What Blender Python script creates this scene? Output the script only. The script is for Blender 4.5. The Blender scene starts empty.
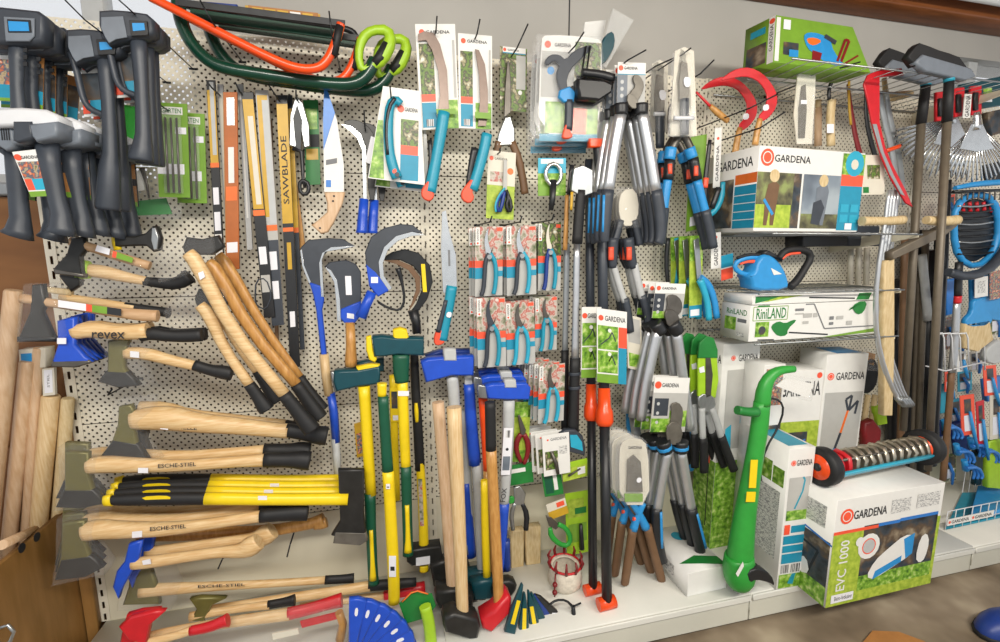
import bpy, math, random
from mathutils import Vector as V3, Matrix
random.seed(7)
SC = bpy.context.scene
COL = SC.collection
# ------------------------------------------------------------------ camera
FPX, YAW, PITCH, ROLL = 466.0, .240, .1553, -.0028
CAM = V3((-.16, -1.90, 1.55))
_cy, _sy, _cp, _sp = math.cos(YAW), math.sin(YAW), math.cos(PITCH), math.sin(PITCH)
FW = V3((_sy*_cp, _cy*_cp, -_sp)); _r = V3((_cy, -_sy, 0)); _u = _r.cross(FW)
RT = math.cos(ROLL)*_r + math.sin(ROLL)*_u; UP = -math.sin(ROLL)*_r + math.cos(ROLL)*_u
cam = bpy.data.cameras.new('camera'); camo = bpy.data.objects.new('camera', cam); COL.objects.link(camo)
cam.sensor_fit = 'HORIZONTAL'; cam.sensor_width = 36; cam.lens = FPX*36/1000; cam.clip_start = .02
camo.matrix_world = Matrix(((RT.x, UP.x, -FW.x, CAM.x), (RT.y, UP.y, -FW.y, CAM.y), (RT.z, UP.z, -FW.z, CAM.z), (0, 0, 0, 1)))
SC.camera = camo
# ------------------------------------------------------------------ light
SC.view_settings.view_transform = 'Standard'; SC.view_settings.look = 'None'
SC.view_settings.exposure = -0.12; SC.view_settings.gamma = 1
try: SC.view_settings.use_curve_mapping = False
except Exception: pass
w = bpy.data.worlds.new('daylight'); SC.world = w; w.use_nodes = True
bg = w.node_tree.nodes['Background']; bg.inputs[0].default_value = (.93, .96, 1, 1); bg.inputs[1].default_value = .9
def area(name, loc, rot, sx, sy, power, col):
    l = bpy.data.lights.new(name, 'AREA'); l.shape = 'RECTANGLE'; l.size = sx; l.size_y = sy; l.energy = power; l.color = col
    o = bpy.data.objects.new(name, l); COL.objects.link(o); o.location = loc; o.rotation_euler = rot
    return o
area('ceiling_tube_light', (-.4, -2.5, 2.62), (math.radians(38), 0, 0), 1.6, .3, 68, (1, .95, .86))
area('ceiling_tube_light', (1.7, -2.5, 2.62), (math.radians(38), 0, 0), 1.6, .3, 56, (1, .94, .83))
# ------------------------------------------------------------------ projection helpers: pixel of the photo + real distance from the panel -> point
def ray(x, y): return FW + (x-500)/FPX*RT + (321-y)/FPX*UP
def P(x, y, d):
    v = ray(x, y); return CAM + v*((-d-CAM.y)/v.y)
def PZ(x, y, z):
    v = ray(x, y); return CAM + v*((z-CAM.z)/v.z)
def mpp(p): return (p-CAM).dot(FW)/FPX       # metres per pixel at a point
# ------------------------------------------------------------------ materials
MT = {}
def mat(name, col, rough=.5, metal=0., var=.10, scale=30., stretch=(1, 1, 1), col2=None, alpha=1., trans=0., bump=0., emit=0., spec=.5, ramp=None):
    m = bpy.data.materials.new(name); m.use_nodes = True; nt = m.node_tree; N = nt.nodes; L = nt.links
    b = N['Principled BSDF']; b.inputs['Roughness'].default_value = rough; b.inputs['Metallic'].default_value = metal
    b.inputs['Alpha'].default_value = alpha; b.inputs['Transmission Weight'].default_value = trans
    b.inputs['Specular IOR Level'].default_value = spec
    tc = N.new('ShaderNodeTexCoord'); mp = N.new('ShaderNodeMapping'); mp.inputs['Scale'].default_value = stretch
    nz = N.new('ShaderNodeTexNoise'); nz.inputs['Scale'].default_value = scale; nz.inputs['Detail'].default_value = 3
    L.new(tc.outputs['Object'], mp.inputs[0]); L.new(mp.outputs[0], nz.inputs[0])
    cr = N.new('ShaderNodeValToRGB'); e = cr.color_ramp.elements
    if ramp:
        e[0].position = ramp[0][0]; e[0].color = (*ramp[0][1], 1); e[1].position = ramp[-1][0]; e[1].color = (*ramp[-1][1], 1)
        for p_, c_ in ramp[1:-1]:
            q = e.new(p_); q.color = (*c_, 1)
    else:
        e[0].position = .3; e[1].position = .7
        c2 = col2 or tuple(min(1, c*(1+var)) for c in col); c1 = col if col2 else tuple(c*(1-var) for c in col)
        e[0].color = (*c1, 1); e[1].color = (*c2, 1)
    L.new(nz.outputs[0], cr.inputs[0]); L.new(cr.outputs[0], b.inputs['Base Color'])
    if bump:
        bp = N.new('ShaderNodeBump'); bp.inputs['Strength'].default_value = bump; bp.inputs['Distance'].default_value = .004
        L.new(nz.outputs[0], bp.inputs['Height']); L.new(bp.outputs[0], b.inputs['Normal'])
    if emit:
        L.new(cr.outputs[0], b.inputs['Emission Color']); b.inputs['Emission Strength'].default_value = emit
    MT[name] = m; return m
def s(h):   # srgb hex -> linear
    c = [int(h[i:i+2], 16)/255 for i in (0, 2, 4)]
    return tuple(x/12.92 if x <= .04045 else ((x+.055)/1.055)**2.4 for x in c)
mat('wall_paint', s('aeaca6'), .8, var=.06, scale=2.5)
mat('cream_metal', s('d9d3bd'), .45, var=.03, scale=4)
mat('shelf_white', s('dcdcd4'), .4, var=.05, scale=5)
mat('plinth', s('c9c8bb'), .45, var=.05, scale=4)
mat('ash', s('e3c797'), .42, col2=s('cfa770'), scale=14, stretch=(1.2, 4, 14))
mat('ash_v', s('e0c79c'), .42, col2=s('cdab78'), scale=14, stretch=(14, 4, 1.2))
mat('beech_v', s('d8bb9a'), .5, col2=s('c6a27c'), scale=10, stretch=(12, 6, 1.5))
mat('beech', s('cba983'), .5, col2=s('b8926b'), scale=10, stretch=(1.5, 6, 12))
mat('oak_varnish', s('cb9a58'), .35, col2=s('b07c3e'), scale=12, stretch=(10, 5, 2))
mat('raw_wood', s('d8c49a'), .6, col2=s('c2a878'), scale=12, stretch=(10, 5, 2))
mat('board_brown', s('8a5d30'), .55, col2=s('744a22'), scale=3, stretch=(1, 1, 4))
mat('board_oak', s('9c7442'), .5, col2=s('83602f'), scale=4, stretch=(6, 6, 1))
mat('beam_wood', s('8a4f22'), .5, col2=s('693812'), scale=4, stretch=(1, 8, 8))
mat('dark_plastic', s('373d46'), .45, var=.1)
mat('mid_plastic', s('6f7781'), .45, var=.08)
mat('black_plastic', s('1f2124'), .4, var=.12)
mat('black_rubber', s('191a1c'), .6, var=.15)
mat('black_metal', s('26282a'), .4, .4, var=.2)
mat('white_plastic', s('d7dade'), .4, var=.03)
mat('grey_paint', s('9aa0a4'), .4, .2, var=.06)
mat('light_grey', s('b9bcbc'), .45, var=.05)
mat('steel', s('a9adae'), .32, .85, var=.08, stretch=(4, 4, 1))
mat('bright_steel', s('d4d7d8'), .22, .9, var=.05)
mat('aluminium', s('c6c9cc'), .35, .75, var=.05)
mat('dark_steel', s('66625c'), .38, .7, var=.15)
mat('grind_steel', s('6e6a62'), .45, .4, var=.15)
mat('bronze_green', s('6f6a38'), .4, .35, var=.1)
mat('axe_black', s('2d2d2c'), .4, .3, var=.2)
mat('orange_tube', s('f0501c'), .28, var=.04)
mat('green_tube', s('0e3b2c'), .22, var=.1)
mat('lime', s('9fc82a'), .4, var=.06)
mat('green', s('2f9a3a'), .4, var=.06)
mat('bright_green', s('3fbf48'), .4, var=.06)
mat('deep_green', s('1f7a34'), .45, var=.08)
mat('dark_green', s('12543c'), .4, var=.08)
mat('teal_dark', s('0d4550'), .35, var=.08)
mat('teal', s('1f93ae'), .4, var=.06)
mat('aqua', s('2aa5c4'), .4, var=.06)
mat('blue', s('1f4fc4'), .35, var=.07)
mat('mid_blue', s('2f78c8'), .35, var=.06)
mat('navy', s('1d3a86'), .4, var=.08)
mat('sky_blue', s('2b8fd0'), .4, var=.06)
mat('yellow', s('f0d21a'), .38, var=.04)
mat('gold', s('c9a02c'), .4, var=.08)
mat('red', s('c8202a'), .35, var=.07)
mat('coral', s('f0583a'), .4, var=.06)
mat('orange', s('e8702a'), .4, var=.06)
mat('dark_red', s('7d1b20'), .4, var=.1)
mat('white_card', s('e4e4e0'), .5, var=.02)
mat('cream_card', s('d9d4c4'), .5, var=.03)
mat('grey_card', s('b4b4b0'), .5, var=.03)
mat('sticker', s('e9eaf0'), .5, var=.02)
mat('ink', s('24262a'), .6, var=.05)
mat('grey_ink', s('77797c'), .6, var=.05)
mat('kraft', s('a9743e'), .6, var=.08)
mat('brown_sleeve', s('b0622a'), .5, var=.08)
mat('brown_grip', s('6f5238'), .55, var=.1)
mat('blade_brown', s('7f6f66'), .35, .4, var=.08)
mat('clear', (.9, .92, .93), .08, alpha=.08, var=0, spec=.8)
mat('film', (.6, .6, .6), .06, alpha=.085, var=.1, scale=40, spec=1., bump=.9)
mat('blister', (.88, .9, .9), .1, alpha=.10, var=.05, spec=.8)
mat('photo_garden', (0, 0, 0), .4, scale=38, ramp=((.30, s('2f4a1c')), (.42, s('6b8a35')), (.52, s('3f3f30')), (.60, s('a39b74')), (.7, s('d9dcd0'))))
mat('photo_leaf', (0, 0, 0), .4, scale=45, ramp=((.30, s('35651b')), (.45, s('6c9a2c')), (.55, s('86b53c')), (.7, s('c6d68a'))))
mat('photo_dark', (0, 0, 0), .4, scale=14, ramp=((.30, s('15181c')), (.45, s('39424a')), (.55, s('5a4a3a')), (.7, s('a0937d'))))
mat('photo_flower', (0, 0, 0), .4, scale=34, ramp=((.30, s('4f6038')), (.42, s('989480')), (.50, s('c4bbb0')), (.58, s('b4584a')), (.7, s('d6d0c6'))))
mat('photo_mix', (0, 0, 0), .4, scale=60, ramp=((.30, s('2d5a2a')), (.42, s('b9a080')), (.5, s('31596f')), (.58, s('c6683a')), (.7, s('e0d6c0'))))
mat('photo_door', (0, 0, 0), .4, scale=5, ramp=((.35, s('5a6470')), (.5, s('7e8a96')), (.65, s('a2adb4'))))
mat('photo_hedge', (0, 0, 0), .4, scale=16, ramp=((.35, s('3c3a2a')), (.5, s('6b6a48')), (.65, s('8d9a5c'))))
mat('lawn_print', (0, 0, 0), .5, scale=50, ramp=((.3, s('8aa72c')), (.7, s('b9cc4a'))))
mat('print_green', s('75a032'), .45, var=.08)
mat('print_teal', s('1e8fb0'), .45, var=.05)
mat('barcode', (0, 0, 0), .5, scale=300, stretch=(1, 1, .01), ramp=((.46, s('3a3a3c')), (.54, s('e8e8e8'))))
mat('fine_text', (0, 0, 0), .5, scale=260, stretch=(.35, .35, 1), ramp=((.40, s('8f9092')), (.52, s('dcdcd8'))))
mat('sky_glass', (.95, .97, 1), .1, var=0, alpha=.05)
# ------------------------------------------------------------------ mesh building
def off2(pts, b):
    n = len(pts); A = sum(pts[i][0]*pts[(i+1) % n][1]-pts[(i+1) % n][0]*pts[i][1] for i in range(n)); sg = 1 if A > 0 else -1
    out = []
    for i in range(n):
        p0, p1, p2 = pts[i-1], pts[i], pts[(i+1) % n]
        def nr(a, c):
            dx, dy = c[0]-a[0], c[1]-a[1]; l = math.hypot(dx, dy) or 1e-9; return (-dy/l*sg, dx/l*sg)
        a, c = nr(p0, p1), nr(p1, p2); m = (a[0]+c[0], a[1]+c[1]); q = m[0]*m[0]+m[1]*m[1]
        k = 2/max(q, .8); out.append((p1[0]+m[0]*b*k, p1[1]+m[1]*b*k))
    return out
def smooth(pts, it=1, closed=True):
    for _ in range(it):
        o = []; n = len(pts)
        rng = range(n) if closed else range(n-1)
        if not closed: o.append(pts[0])
        for i in rng:
            a, b = pts[i], pts[(i+1) % n]
            o.append(tuple(.75*p+.25*q for p, q in zip(a, b))); o.append(tuple(.25*p+.75*q for p, q in zip(a, b)))
        if not closed: o.append(pts[-1])
        pts = o
    return pts
_fc = {}
def glyphs(txt):
    if txt in _fc: return _fc[txt]
    c = bpy.data.curves.new('t', 'FONT'); c.body = txt; c.resolution_u = 2; c.offset = .012
    o = bpy.data.objects.new('t', c); COL.objects.link(o)
    dg = bpy.context.evaluated_depsgraph_get(); me = bpy.data.meshes.new_from_object(o.evaluated_get(dg))
    vs = [tuple(v.co[:2]) for v in me.vertices]; fs = [tuple(p.vertices) for p in me.polygons]
    bpy.data.objects.remove(o); bpy.data.curves.remove(c); bpy.data.meshes.remove(me)
    x0 = min(v[0] for v in vs); x1 = max(v[0] for v in vs); y0 = min(v[1] for v in vs); y1 = max(v[1] for v in vs)
    vs = [((x-x0)/(x1-x0), (y-y0)/(y1-y0)) for x, y in vs]
    _fc[txt] = (vs, fs); return _fc[txt]
class Frame:      # a flat face in the scene: origin, width vector, height vector, outward normal
    def __init__(f, O, U, W):
        f.O, f.U, f.W = O, U, W; f.N = U.cross(W).normalized()
    def at(f, u, v, h=0.): return f.O+f.U*u+f.W*v+f.N*h
def hang(tl, tr, bl, d):   # face of a hanging card from three photo corners at distance d from the panel
    O = P(*bl, d); T = P(*tl, d); R = P(*tr, d)
    return Frame(O, R-T, T-O)
class M:
    def __init__(m): m.v = []; m.f = []; m.mi = []; m.sm = []; m.mats = []; m.pc = 0
    def _m(m, k):
        if k not in m.mats: m.mats.append(k)
        return m.mats.index(k)
    def face(m, idx, k, smo=False): m.f.append(tuple(idx)); m.mi.append(m._m(k)); m.sm.append(smo)
    def add(m, pts): b = len(m.v); m.v += [V3(p) for p in pts]; return b
    def prism(m, pts, d, t, k, bev=0., edge=None, smo=0):
        """outline traced at distance d+t, solid of thickness t toward the wall"""
        if smo: pts = smooth(pts, smo)
        if len(pts[0]) == 2: fr = [P(x, y, d+t) for x, y in pts]
        else: fr = [P(x, y, e+t) for x, y, e in pts]
        return m.solid(fr, V3((0, t, 0)), k, bev, edge)
    def solid(m, fr, ext, k, bev=0., edge=None):
        n = len(fr); e = ext
        # orientation: front normal against ext
        nr = V3((0, 0, 0))
        for i in range(n): nr += fr[i].cross(fr[(i+1) % n])
        if nr.dot(e) > 0: fr = fr[::-1]
        if bev:
            nn = -e.normalized(); ax = V3((1, 0, 0)) if abs(nn.x) < .9 else V3((0, 0, 1)); ax = (ax-nn*ax.dot(nn)).normalized(); ay = nn.cross(ax)
            q = [((p).dot(ax), (p).dot(ay)) for p in fr]; q2 = off2(q, bev); bb = min(bev, e.length*.45)
            inn = [fr[i]+ax*(q2[i][0]-q[i][0])+ay*(q2[i][1]-q[i][1]) for i in range(n)]
            a = m.add(inn); b1 = m.add([p-nn*bb for p in fr]); b2 = m.add([p+e-(-nn)*0+nn*bb for p in fr]); c = m.add([p+e for p in inn])
            m.face([a+i for i in range(n)], k)
            for r0, r1 in ((a, b1), (b1, b2), (b2, c)):
                for i in range(n): j = (i+1) % n; m.face((r0+i, r1+i, r1+j, r0+j), edge or k, True)
            m.face([c+n-1-i for i in range(n)], k)
        else:
            a = m.add(fr); c = m.add([p+e for p in fr])
            m.face([a+i for i in range(n)], k)
            for i in range(n): j = (i+1) % n; m.face((a+i, c+i, c+j, a+j), edge or k)
            m.face([c+n-1-i for i in range(n)], k)
        return m
    def ring(m, pts, rad, k, n=8, flat=1., closed=False, cap=True, fdir=None, kk=None):
        """tube through world points with radii (rad list); flat squashes along fdir (default: depth)"""
        N = len(pts); fd = fdir or V3((0, 1, 0)); bs = []
        for i in range(N):
            if closed: t = pts[(i+1) % N]-pts[i-1]
            else: t = pts[min(i+1, N-1)]-pts[max(i-1, 0)]
            if t.length < 1e-9: t = V3((0, 0, 1))
            t.normalize(); a = fd-t*fd.dot(t)
            if a.length < .15: a = V3((0, 0, 1))-t*t.z if abs(t.z) < .9 else V3((1, 0, 0))-t*t.x
            a.normalize(); b = t.cross(a)
            bs.append(m.add([pts[i]+(a*math.cos(2*math.pi*q/n)*flat+b*math.sin(2*math.pi*q/n))*rad[i] for q in range(n)]))
        for i in range(N if closed else N-1):
            r0, r1 = bs[i], bs[(i+1) % N]; kx = kk[i] if kk else k
            for q in range(n): w_ = (q+1) % n; m.face((r0+q, r0+w_, r1+w_, r1+q), kx, True)
        if cap and not closed:
            m.face([bs[0]+q for q in range(n)][::-1], kk[0] if kk else k); m.face([bs[-1]+q for q in range(n)], kk[-1] if kk else k)
        return m
    def tube(m, path, k, n=8, flat=1., closed=False, smo=0, cap=True):
        """path of (x, y, d, width in photo pixels)"""
        if smo: path = smooth(path, smo, closed)
        pts = [P(x, y, d) for x, y, d, w_ in path]; rad = [w_/2*mpp(p) for p, (_, _, _, w_) in zip(pts, path)]
        return m.ring(pts, rad, k, n, flat, closed, cap)
    def rod(m, a, b, r, k, n=8, r2=None): return m.ring([V3(a), V3(b)], [r, r if r2 is None else r2], k, n)
    def box(m, O, U, W, D, k, bev=0.):
        O, U, W, D = V3(O), V3(U), V3(W), V3(D)
        return m.solid([O, O+U, O+U+W, O+W], D, k, bev)
    # flat print on a frame
    def rect(m, F, u0, v0, u1, v1, k, h=.0006):
        m.pc += 1; h += m.pc*.0001
        b = m.add([F.at(u0, v0, h), F.at(u1, v0, h), F.at(u1, v1, h), F.at(u0, v1, h)]); m.face((b, b+1, b+2, b+3), k); return m
    def shape(m, F, pts, k, h=.0006):
        m.pc += 1; h += m.pc*.0001
        n = len(pts); A = sum(pts[i][0]*pts[(i+1) % n][1]-pts[(i+1) % n][0]*pts[i][1] for i in range(n))
        if A < 0: pts = pts[::-1]
        b = m.add([F.at(u, v, h) for u, v in pts]); m.face(range(b, b+n), k); return m
    def disc(m, F, u, v, r, k, h=.0006, n=14):      # r in metres
        lu, lv = F.U.length, F.W.length
        return m.shape(F, [(u+r/lu*math.cos(6.2832*i/n), v+r/lv*math.sin(6.2832*i/n)) for i in range(n)], k, h)
    def text(m, F, txt, u0, v0, u1, v1, k, h=.0006, rot=0):
        m.pc += 1; h += m.pc*.0001
        vs, fs = glyphs(txt)
        if rot: vs = [((1-y), x) for x, y in vs] if rot > 0 else [(y, 1-x) for x, y in vs]
        b = m.add([F.at(u0+(u1-u0)*x, v0+(v1-v0)*y, h) for x, y in vs])
        for q in fs: m.face([b+i for i in q], k)
        return m
    def stroke(m, F, pts, w_, k, h=.0006):          # polyline print, w_ in metres
        lu, lv = F.U.length, F.W.length
        for (a, b), (c, e) in zip(pts, pts[1:]):
            dx, dy = (c-a)*lu, (e-b)*lv; l = math.hypot(dx, dy) or 1e-9; nx, ny = -dy/l*w_/2/lu, dx/l*w_/2/lv
            m.shape(F, [(a+nx, b+ny), (a-nx, b-ny), (c-nx, e-ny), (c+nx, e+ny)], k, h)
        return m
    def obj(m, name, parent=None, label=None, **kw):
        me = bpy.data.meshes.new(name)
        org = parent.matrix_world.translation.copy() if parent is not None and parent.parent is None else None
        if parent is not None: org = ORG[parent]
        else: org = m.base()
        me.from_pydata([v-org for v in m.v], [], m.f)
        for k in m.mats: me.materials.append(MT[k])
        me.polygons.foreach_set('material_index', m.mi); me.polygons.foreach_set('use_smooth', m.sm); me.update()
        o = bpy.data.objects.new(name, me); COL.objects.link(o)
        if parent is not None: o.parent = parent
        else: o.location = org
        ORG[o] = org
        if label: o['label'] = label
        for a, b in kw.items(): o[a] = b
        return o
    def base(m):
        xs = [v.x for v in m.v]; ys = [v.y for v in m.v]; zs = [v.z for v in m.v]
        return V3(((min(xs)+max(xs))/2, (min(ys)+max(ys))/2, min(zs)))
    def top(m, name, label, cat, group=None):
        o = m.obj(name); o['label'] = label; o['category'] = cat
        if group: o['group'] = group
        return o
ORG = {}
def thing(name, label, cat, anchor, group=None):
    o = bpy.data.objects.new(name, None); COL.objects.link(o); o.empty_display_size = .05
    if isinstance(anchor, tuple): anchor = P(*anchor)
    o.location = anchor; ORG[o] = V3(anchor); o['label'] = label; o['category'] = cat
    if group: o['group'] = group
    return o
def dup(root, label, off=(0, 0, 0), rot=(0, 0, 0), group=None):
    r = root.copy(); COL.objects.link(r); r.location = V3(root.location)+V3(off)
    r.rotation_euler = tuple(a+b for a, b in zip(root.rotation_euler, rot)); r['label'] = label
    if group: r['group'] = group
    ORG[r] = V3(r.location)
    for ch in list(root.children):
        c = ch.copy(); COL.objects.link(c); c.parent = r
        for g in list(ch.children):
            e = g.copy(); COL.objects.link(e); e.parent = c
    return r
NTH = ['front', 'second', 'third', 'fourth', 'fifth', 'sixth', 'seventh', 'eighth', 'ninth']
def stack(root, n, fmt, dy=.03, dx=0., dz=0., group=None, jit=.004):
    """n-1 more behind root, labels from fmt with {n} = front / second / ..."""
    root['label'] = fmt.format(n=NTH[0])
    if group: root['group'] = group
    out = [root]
    for i in range(1, n):
        out.append(dup(root, fmt.format(n=NTH[i]), (dx*i+random.uniform(-jit, jit), dy*i, dz*i+random.uniform(-jit, jit)), (0, random.uniform(-.02, .02), 0), group))
    return out
# ================================================================== setting
def struct(m, name):
    o = m.obj(name); o['kind'] = 'structure'; return o
def xbox(m, x0, x1, y0, y1, z0, z1, k, bev=0.):
    return m.box((x0, y0, z0), (x1-x0, 0, 0), (0, 0, z1-z0), (0, y1-y0, 0), k, bev)
# perforated sheet: a regular hole pattern cut through the metal
def perforated(name, slot=False):
    m = mat(name, s('e0dac8'), .45, var=.03, scale=3); nt = m.node_tree; N = nt.nodes; L = nt.links; b = N['Principled BSDF']
    g = N.new('ShaderNodeNewGeometry'); sp = N.new('ShaderNodeSeparateXYZ'); L.new(g.outputs['Position'], sp.inputs[0])
    def mth(op, a, c=None):
        n = N.new('ShaderNodeMath'); n.operation = op
        for i, q in enumerate((a, c)):
            if q is None: continue
            if isinstance(q, (int, float)): n.inputs[i].default_value = q
            else: L.new(q, n.inputs[i])
        return n.outputs[0]
    if slot:
        x = mth('ABSOLUTE', mth('SUBTRACT', mth('FLOORED_MODULO', mth('ADD', sp.outputs[0], .625), 1.25), .625))
        z = mth('FLOORED_MODULO', sp.outputs[2], .05)
        hole = mth('MULTIPLY', mth('LESS_THAN', x, .0048), mth('LESS_THAN', z, .027))
    else:
        u = mth('DIVIDE', sp.outputs[0], .0125); v = mth('DIVIDE', sp.outputs[2], .0125)
        fu = mth('SUBTRACT', mth('FRACT', u), .5); fv = mth('SUBTRACT', mth('FRACT', v), .5)
        r2 = mth('ADD', mth('MULTIPLY', fu, fu), mth('MULTIPLY', fv, fv))
        par = mth('FLOORED_MODULO', mth('ADD', mth('FLOOR', u), mth('FLOOR', v)), 2)
        hole = mth('MULTIPLY', mth('LESS_THAN', r2, .10), par)
    L.new(mth('SUBTRACT', 1, hole), b.inputs['Alpha'])
perforated('perforated'); perforated('slotted', True)
YB = .11                      # building wall behind the shelving
WB = [(-2.6, -.78), (2.78, 3.9)]
m = M()
xbox(m, -2.6, 5.2, YB, YB+.2, 0, 1.74, 'wall_paint'); xbox(m, -.78, 2.78, YB, YB+.2, 1.74, 2.78, 'wall_paint')
xbox(m, 2.78, 5.2, YB, YB+.2, 2.55, 2.78, 'wall_paint'); xbox(m, 3.9, 5.2, YB, YB+.2, 1.74, 2.55, 'wall_paint')
xbox(m, 2.78, 3.9, YB, YB+.2, 1.74, 1.95, 'wall_paint')
wb = struct(m, 'wall_back')
m = M(); xbox(m, .634, .638, YB-.004, YB+.001, 2.25, 2.78, 'ink'); m.obj('panel_joint', wb)
m = M(); xbox(m, -3.0, 5.6, -4.2, YB+.2, -.05, 0, 'ash'); m.mats = ['concrete']
mat('concrete', (0, 0, 0), .55, scale=3.5, ramp=((.32, s('5d5142')), (.45, s('7d6f5c')), (.56, s('91836f')), (.68, s('ada08a'))), bump=.15)
struct(m, 'floor')
m = M(); m.mats = []
xbox(m, -3.0, 5.6, -4.2, YB+.2, 2.78, 2.86, 'beam_wood'); ce = struct(m, 'ceiling')
for i in range(9):
    m = M(); xbox(m, -3., 5.6, -.05-.14*(i+1)+.006, -.05-.14*i, 2.765, 2.782, 'beam_wood', .003); m.obj('plank', ce)
m = M(); xbox(m, 1.0, 5.2, -.03, YB, 2.672, 2.78, 'beam_wood', .006); struct(m, 'trim_1')
m = M(); m.rod((1.7, -.10, 2.712), (5.2, -.10, 2.712), .022, 'white_plastic'); struct(m, 'trim_2')
# windows
for n, (x0, x1, z0, z1, xm) in enumerate(((-2.6, -.78, 1.76, 2.72, -1.107), (2.78, 3.9, 1.95, 2.55, 3.012))):
    m = M(); xbox(m, xm-.034, xm+.034, YB+.03, YB+.1, z0, z1, 'light_grey', .004)
    xbox(m, x0, x1, YB+.04, YB+.09, z0, z0+.05, 'light_grey', .004); xbox(m, x1-.05, x1, YB+.04, YB+.09, z0, z1, 'light_grey', .004)
    wo = struct(m, 'window_%d' % (n+1))
    for a, b in ((x0, xm-.034), (xm+.034, x1-.05)):
        m = M(); xbox(m, a, b, YB+.06, YB+.065, z0+.05, z1, 'sky_glass'); m.obj('pane', wo)
m = M(); xbox(m, -2.6, -1.262, .0, YB, 1.725, 1.765, 'grey_paint', .005); struct(m, 'trim_3')
# brown boarding left of the shelving, below the window sill
m = M(); xbox(m, -2.6, -1.275, .03, .055, 0, 1.722, 'board_brown'); struct(m, 'wall_left')
# ------------------------------------------------------------------ shelving unit
ZS = .145; DS = .475
sh = thing('wall_shelving', 'cream perforated metal wall shelving with base shelf holding all the garden tools', 'shelving', V3((.6, 0, 0)))
zr = [2.28, 1.83, 1.38, .93, .48]
for b in range(4):
    x0 = -1.25+1.25*b; x1 = x0+1.25
    for i in range(4):
        m = M(); xbox(m, x0+.002, x1-.002, 0, .0018, zr[i+1]+.0015, zr[i]-.0015, 'perforated'); m.obj('perforated_panel', sh)
    m = M(); xbox(m, x0+.002, x1-.002, 0, .0018, .1, .4785, 'cream_metal'); m.obj('plain_panel', sh)
    m = M(); xbox(m, x0+.001, x1-.001, -DS, 0, ZS-.032, ZS, 'shelf_white', .004); m.obj('base_shelf', sh)
    m = M(); xbox(m, x0+.004, x1-.004, -DS-.009, -DS+.001, ZS-.030, ZS-.004, 'shelf_white', .003); m.obj('price_rail', sh)
    m = M(); xbox(m, x0+.001, x1-.001, -DS+.004, -DS+.03, .018, ZS-.034, 'plinth', .003); m.obj('plinth', sh)
for b in range(5):
    x = -1.25+1.25*b
    m = M(); xbox(m, x-.016, x+.016, -.003, -.0015, ZS, 2.28, 'slotted'); m.obj('upright', sh)
    if b: 
        m = M(); xbox(m, x-.004, x+.004, -DS-.003, -DS+.002, .05, ZS-.03, 'plinth', .001); m.obj('joint_strip', sh)
m = M(); xbox(m, -.775, 3.75, .06, .064, .1, 2.27, 'gap_shade'); xbox(m, -1.25, -.775, .06, .064, .1, 1.74, 'gap_shade'); mat('gap_shade', s('4a3a28'), .8, var=.1); m.obj('shade_sheet', sh)  # added sheet; its dark colour stands in for shade in the gap behind holes
# hooks: wire pegs pushed into the holes
def hook(x, y, d, tip=None, w=1.6, label=None, up=(0, -5)):
    """peg whose end shows at photo point (x, y) at distance d, running straight back into the panel"""
    e = P(x, y, d); m = M(); r = w/2*mpp(e)
    t = P(x+up[0], y+up[1], d+.01)
    m.ring([V3((e.x, -.001, e.z)), e+V3((0, .008, 0)), e, t], [r, r, r, r], 'black_metal', 6)
    m.ring([V3((e.x-.012, -.002, e.z)), V3((e.x+.012, -.002, e.z))], [r*1.6]*2, 'black_metal', 6)
    return m.top('wire_hook', label, 'hook', 'wire hooks in the perforated panel')
# ================================================================== battery tools, top left
def batt_tool(label, dx=0, dy=0, d=.30, long=0):
    q = lambda *pts: [(x+dx, y+dy) for x, y in pts]
    t = thing('cordless_shears', label, 'cordless tool', (125+dx, 160+dy, d), 'grey battery tools with loop handles')
    M().prism(q((98, 10), (112, 9), (126, 10), (146, 13), (153, 19), (153, 33), (146, 37), (130, 38), (116, 40), (108, 45), (103, 38), (98, 24)), d+.04, .045, 'dark_plastic', .006).obj('housing', t)
    M().prism(q((101, 17), (123, 16), (127, 37), (116, 39), (109, 43), (105, 37), (101, 28)), d+.085, .004, 'mid_plastic', .001).obj('side_panel', t)
    m = M(); m.prism(q((129, 20), (147, 21), (148, 35), (131, 36)), d+.085, .006, 'black_plastic', .001)
    m.prism(q((132, 23), (144, 23), (145, 30), (133, 31)), d+.091, .001, 'sky_blue'); m.obj('display', t)
    h = [(x+dx, y+dy, d+.06, w) for x, y, w in ((138, 34, 15), (139.5, 55, 14), (141.5, 85, 12), (143, 115, 13), (143.5, 135, 14), (142.5, 148, 18), (141, 158+long, 22), (141, 161+long, 20))]
    M().tube(h, 'dark_plastic', 10, .8).obj('handle', t)
    M().tube([(x+dx, y+dy, d+.05, 6) for x, y in ((104, 34), (109, 48), (113, 66), (117, 82), (124, 91), (140, 97))], 'dark_plastic', 8, 1.2, smo=1).obj('loop_guard', t)
    F = hang((114+dx, 44+dy), (132+dx, 43+dy), (117+dx, 98+dy), d+.015)
    m = M(); m.box(F.O, F.U, F.W, V3((0, .002, 0)), 'white_card'); m.rect(F, 0, .3, 1, .8, 'photo_dark'); m.rect(F, 0, .05, 1, .3, 'print_teal'); m.rect(F, 0, .05, .4, .3, 'coral', .0014); m.disc(F, .2, .9, .006, 'coral'); m.text(F, 'GARDENA', .3, .87, .95, .93, 'grey_ink')
    m.obj('leaflet', t)
    return t
t = batt_tool('')
stack(t, 3, 'grey battery tool with loop guard, {n} on the hook beside the bow saws', .04, group='grey battery tools with loop handles')
t2 = batt_tool('', -33, 19, .27, 30)
stack(t2, 2, 'grey battery tool with loop guard, {n} on the middle hook', .06, group='grey battery tools with loop handles')
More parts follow.
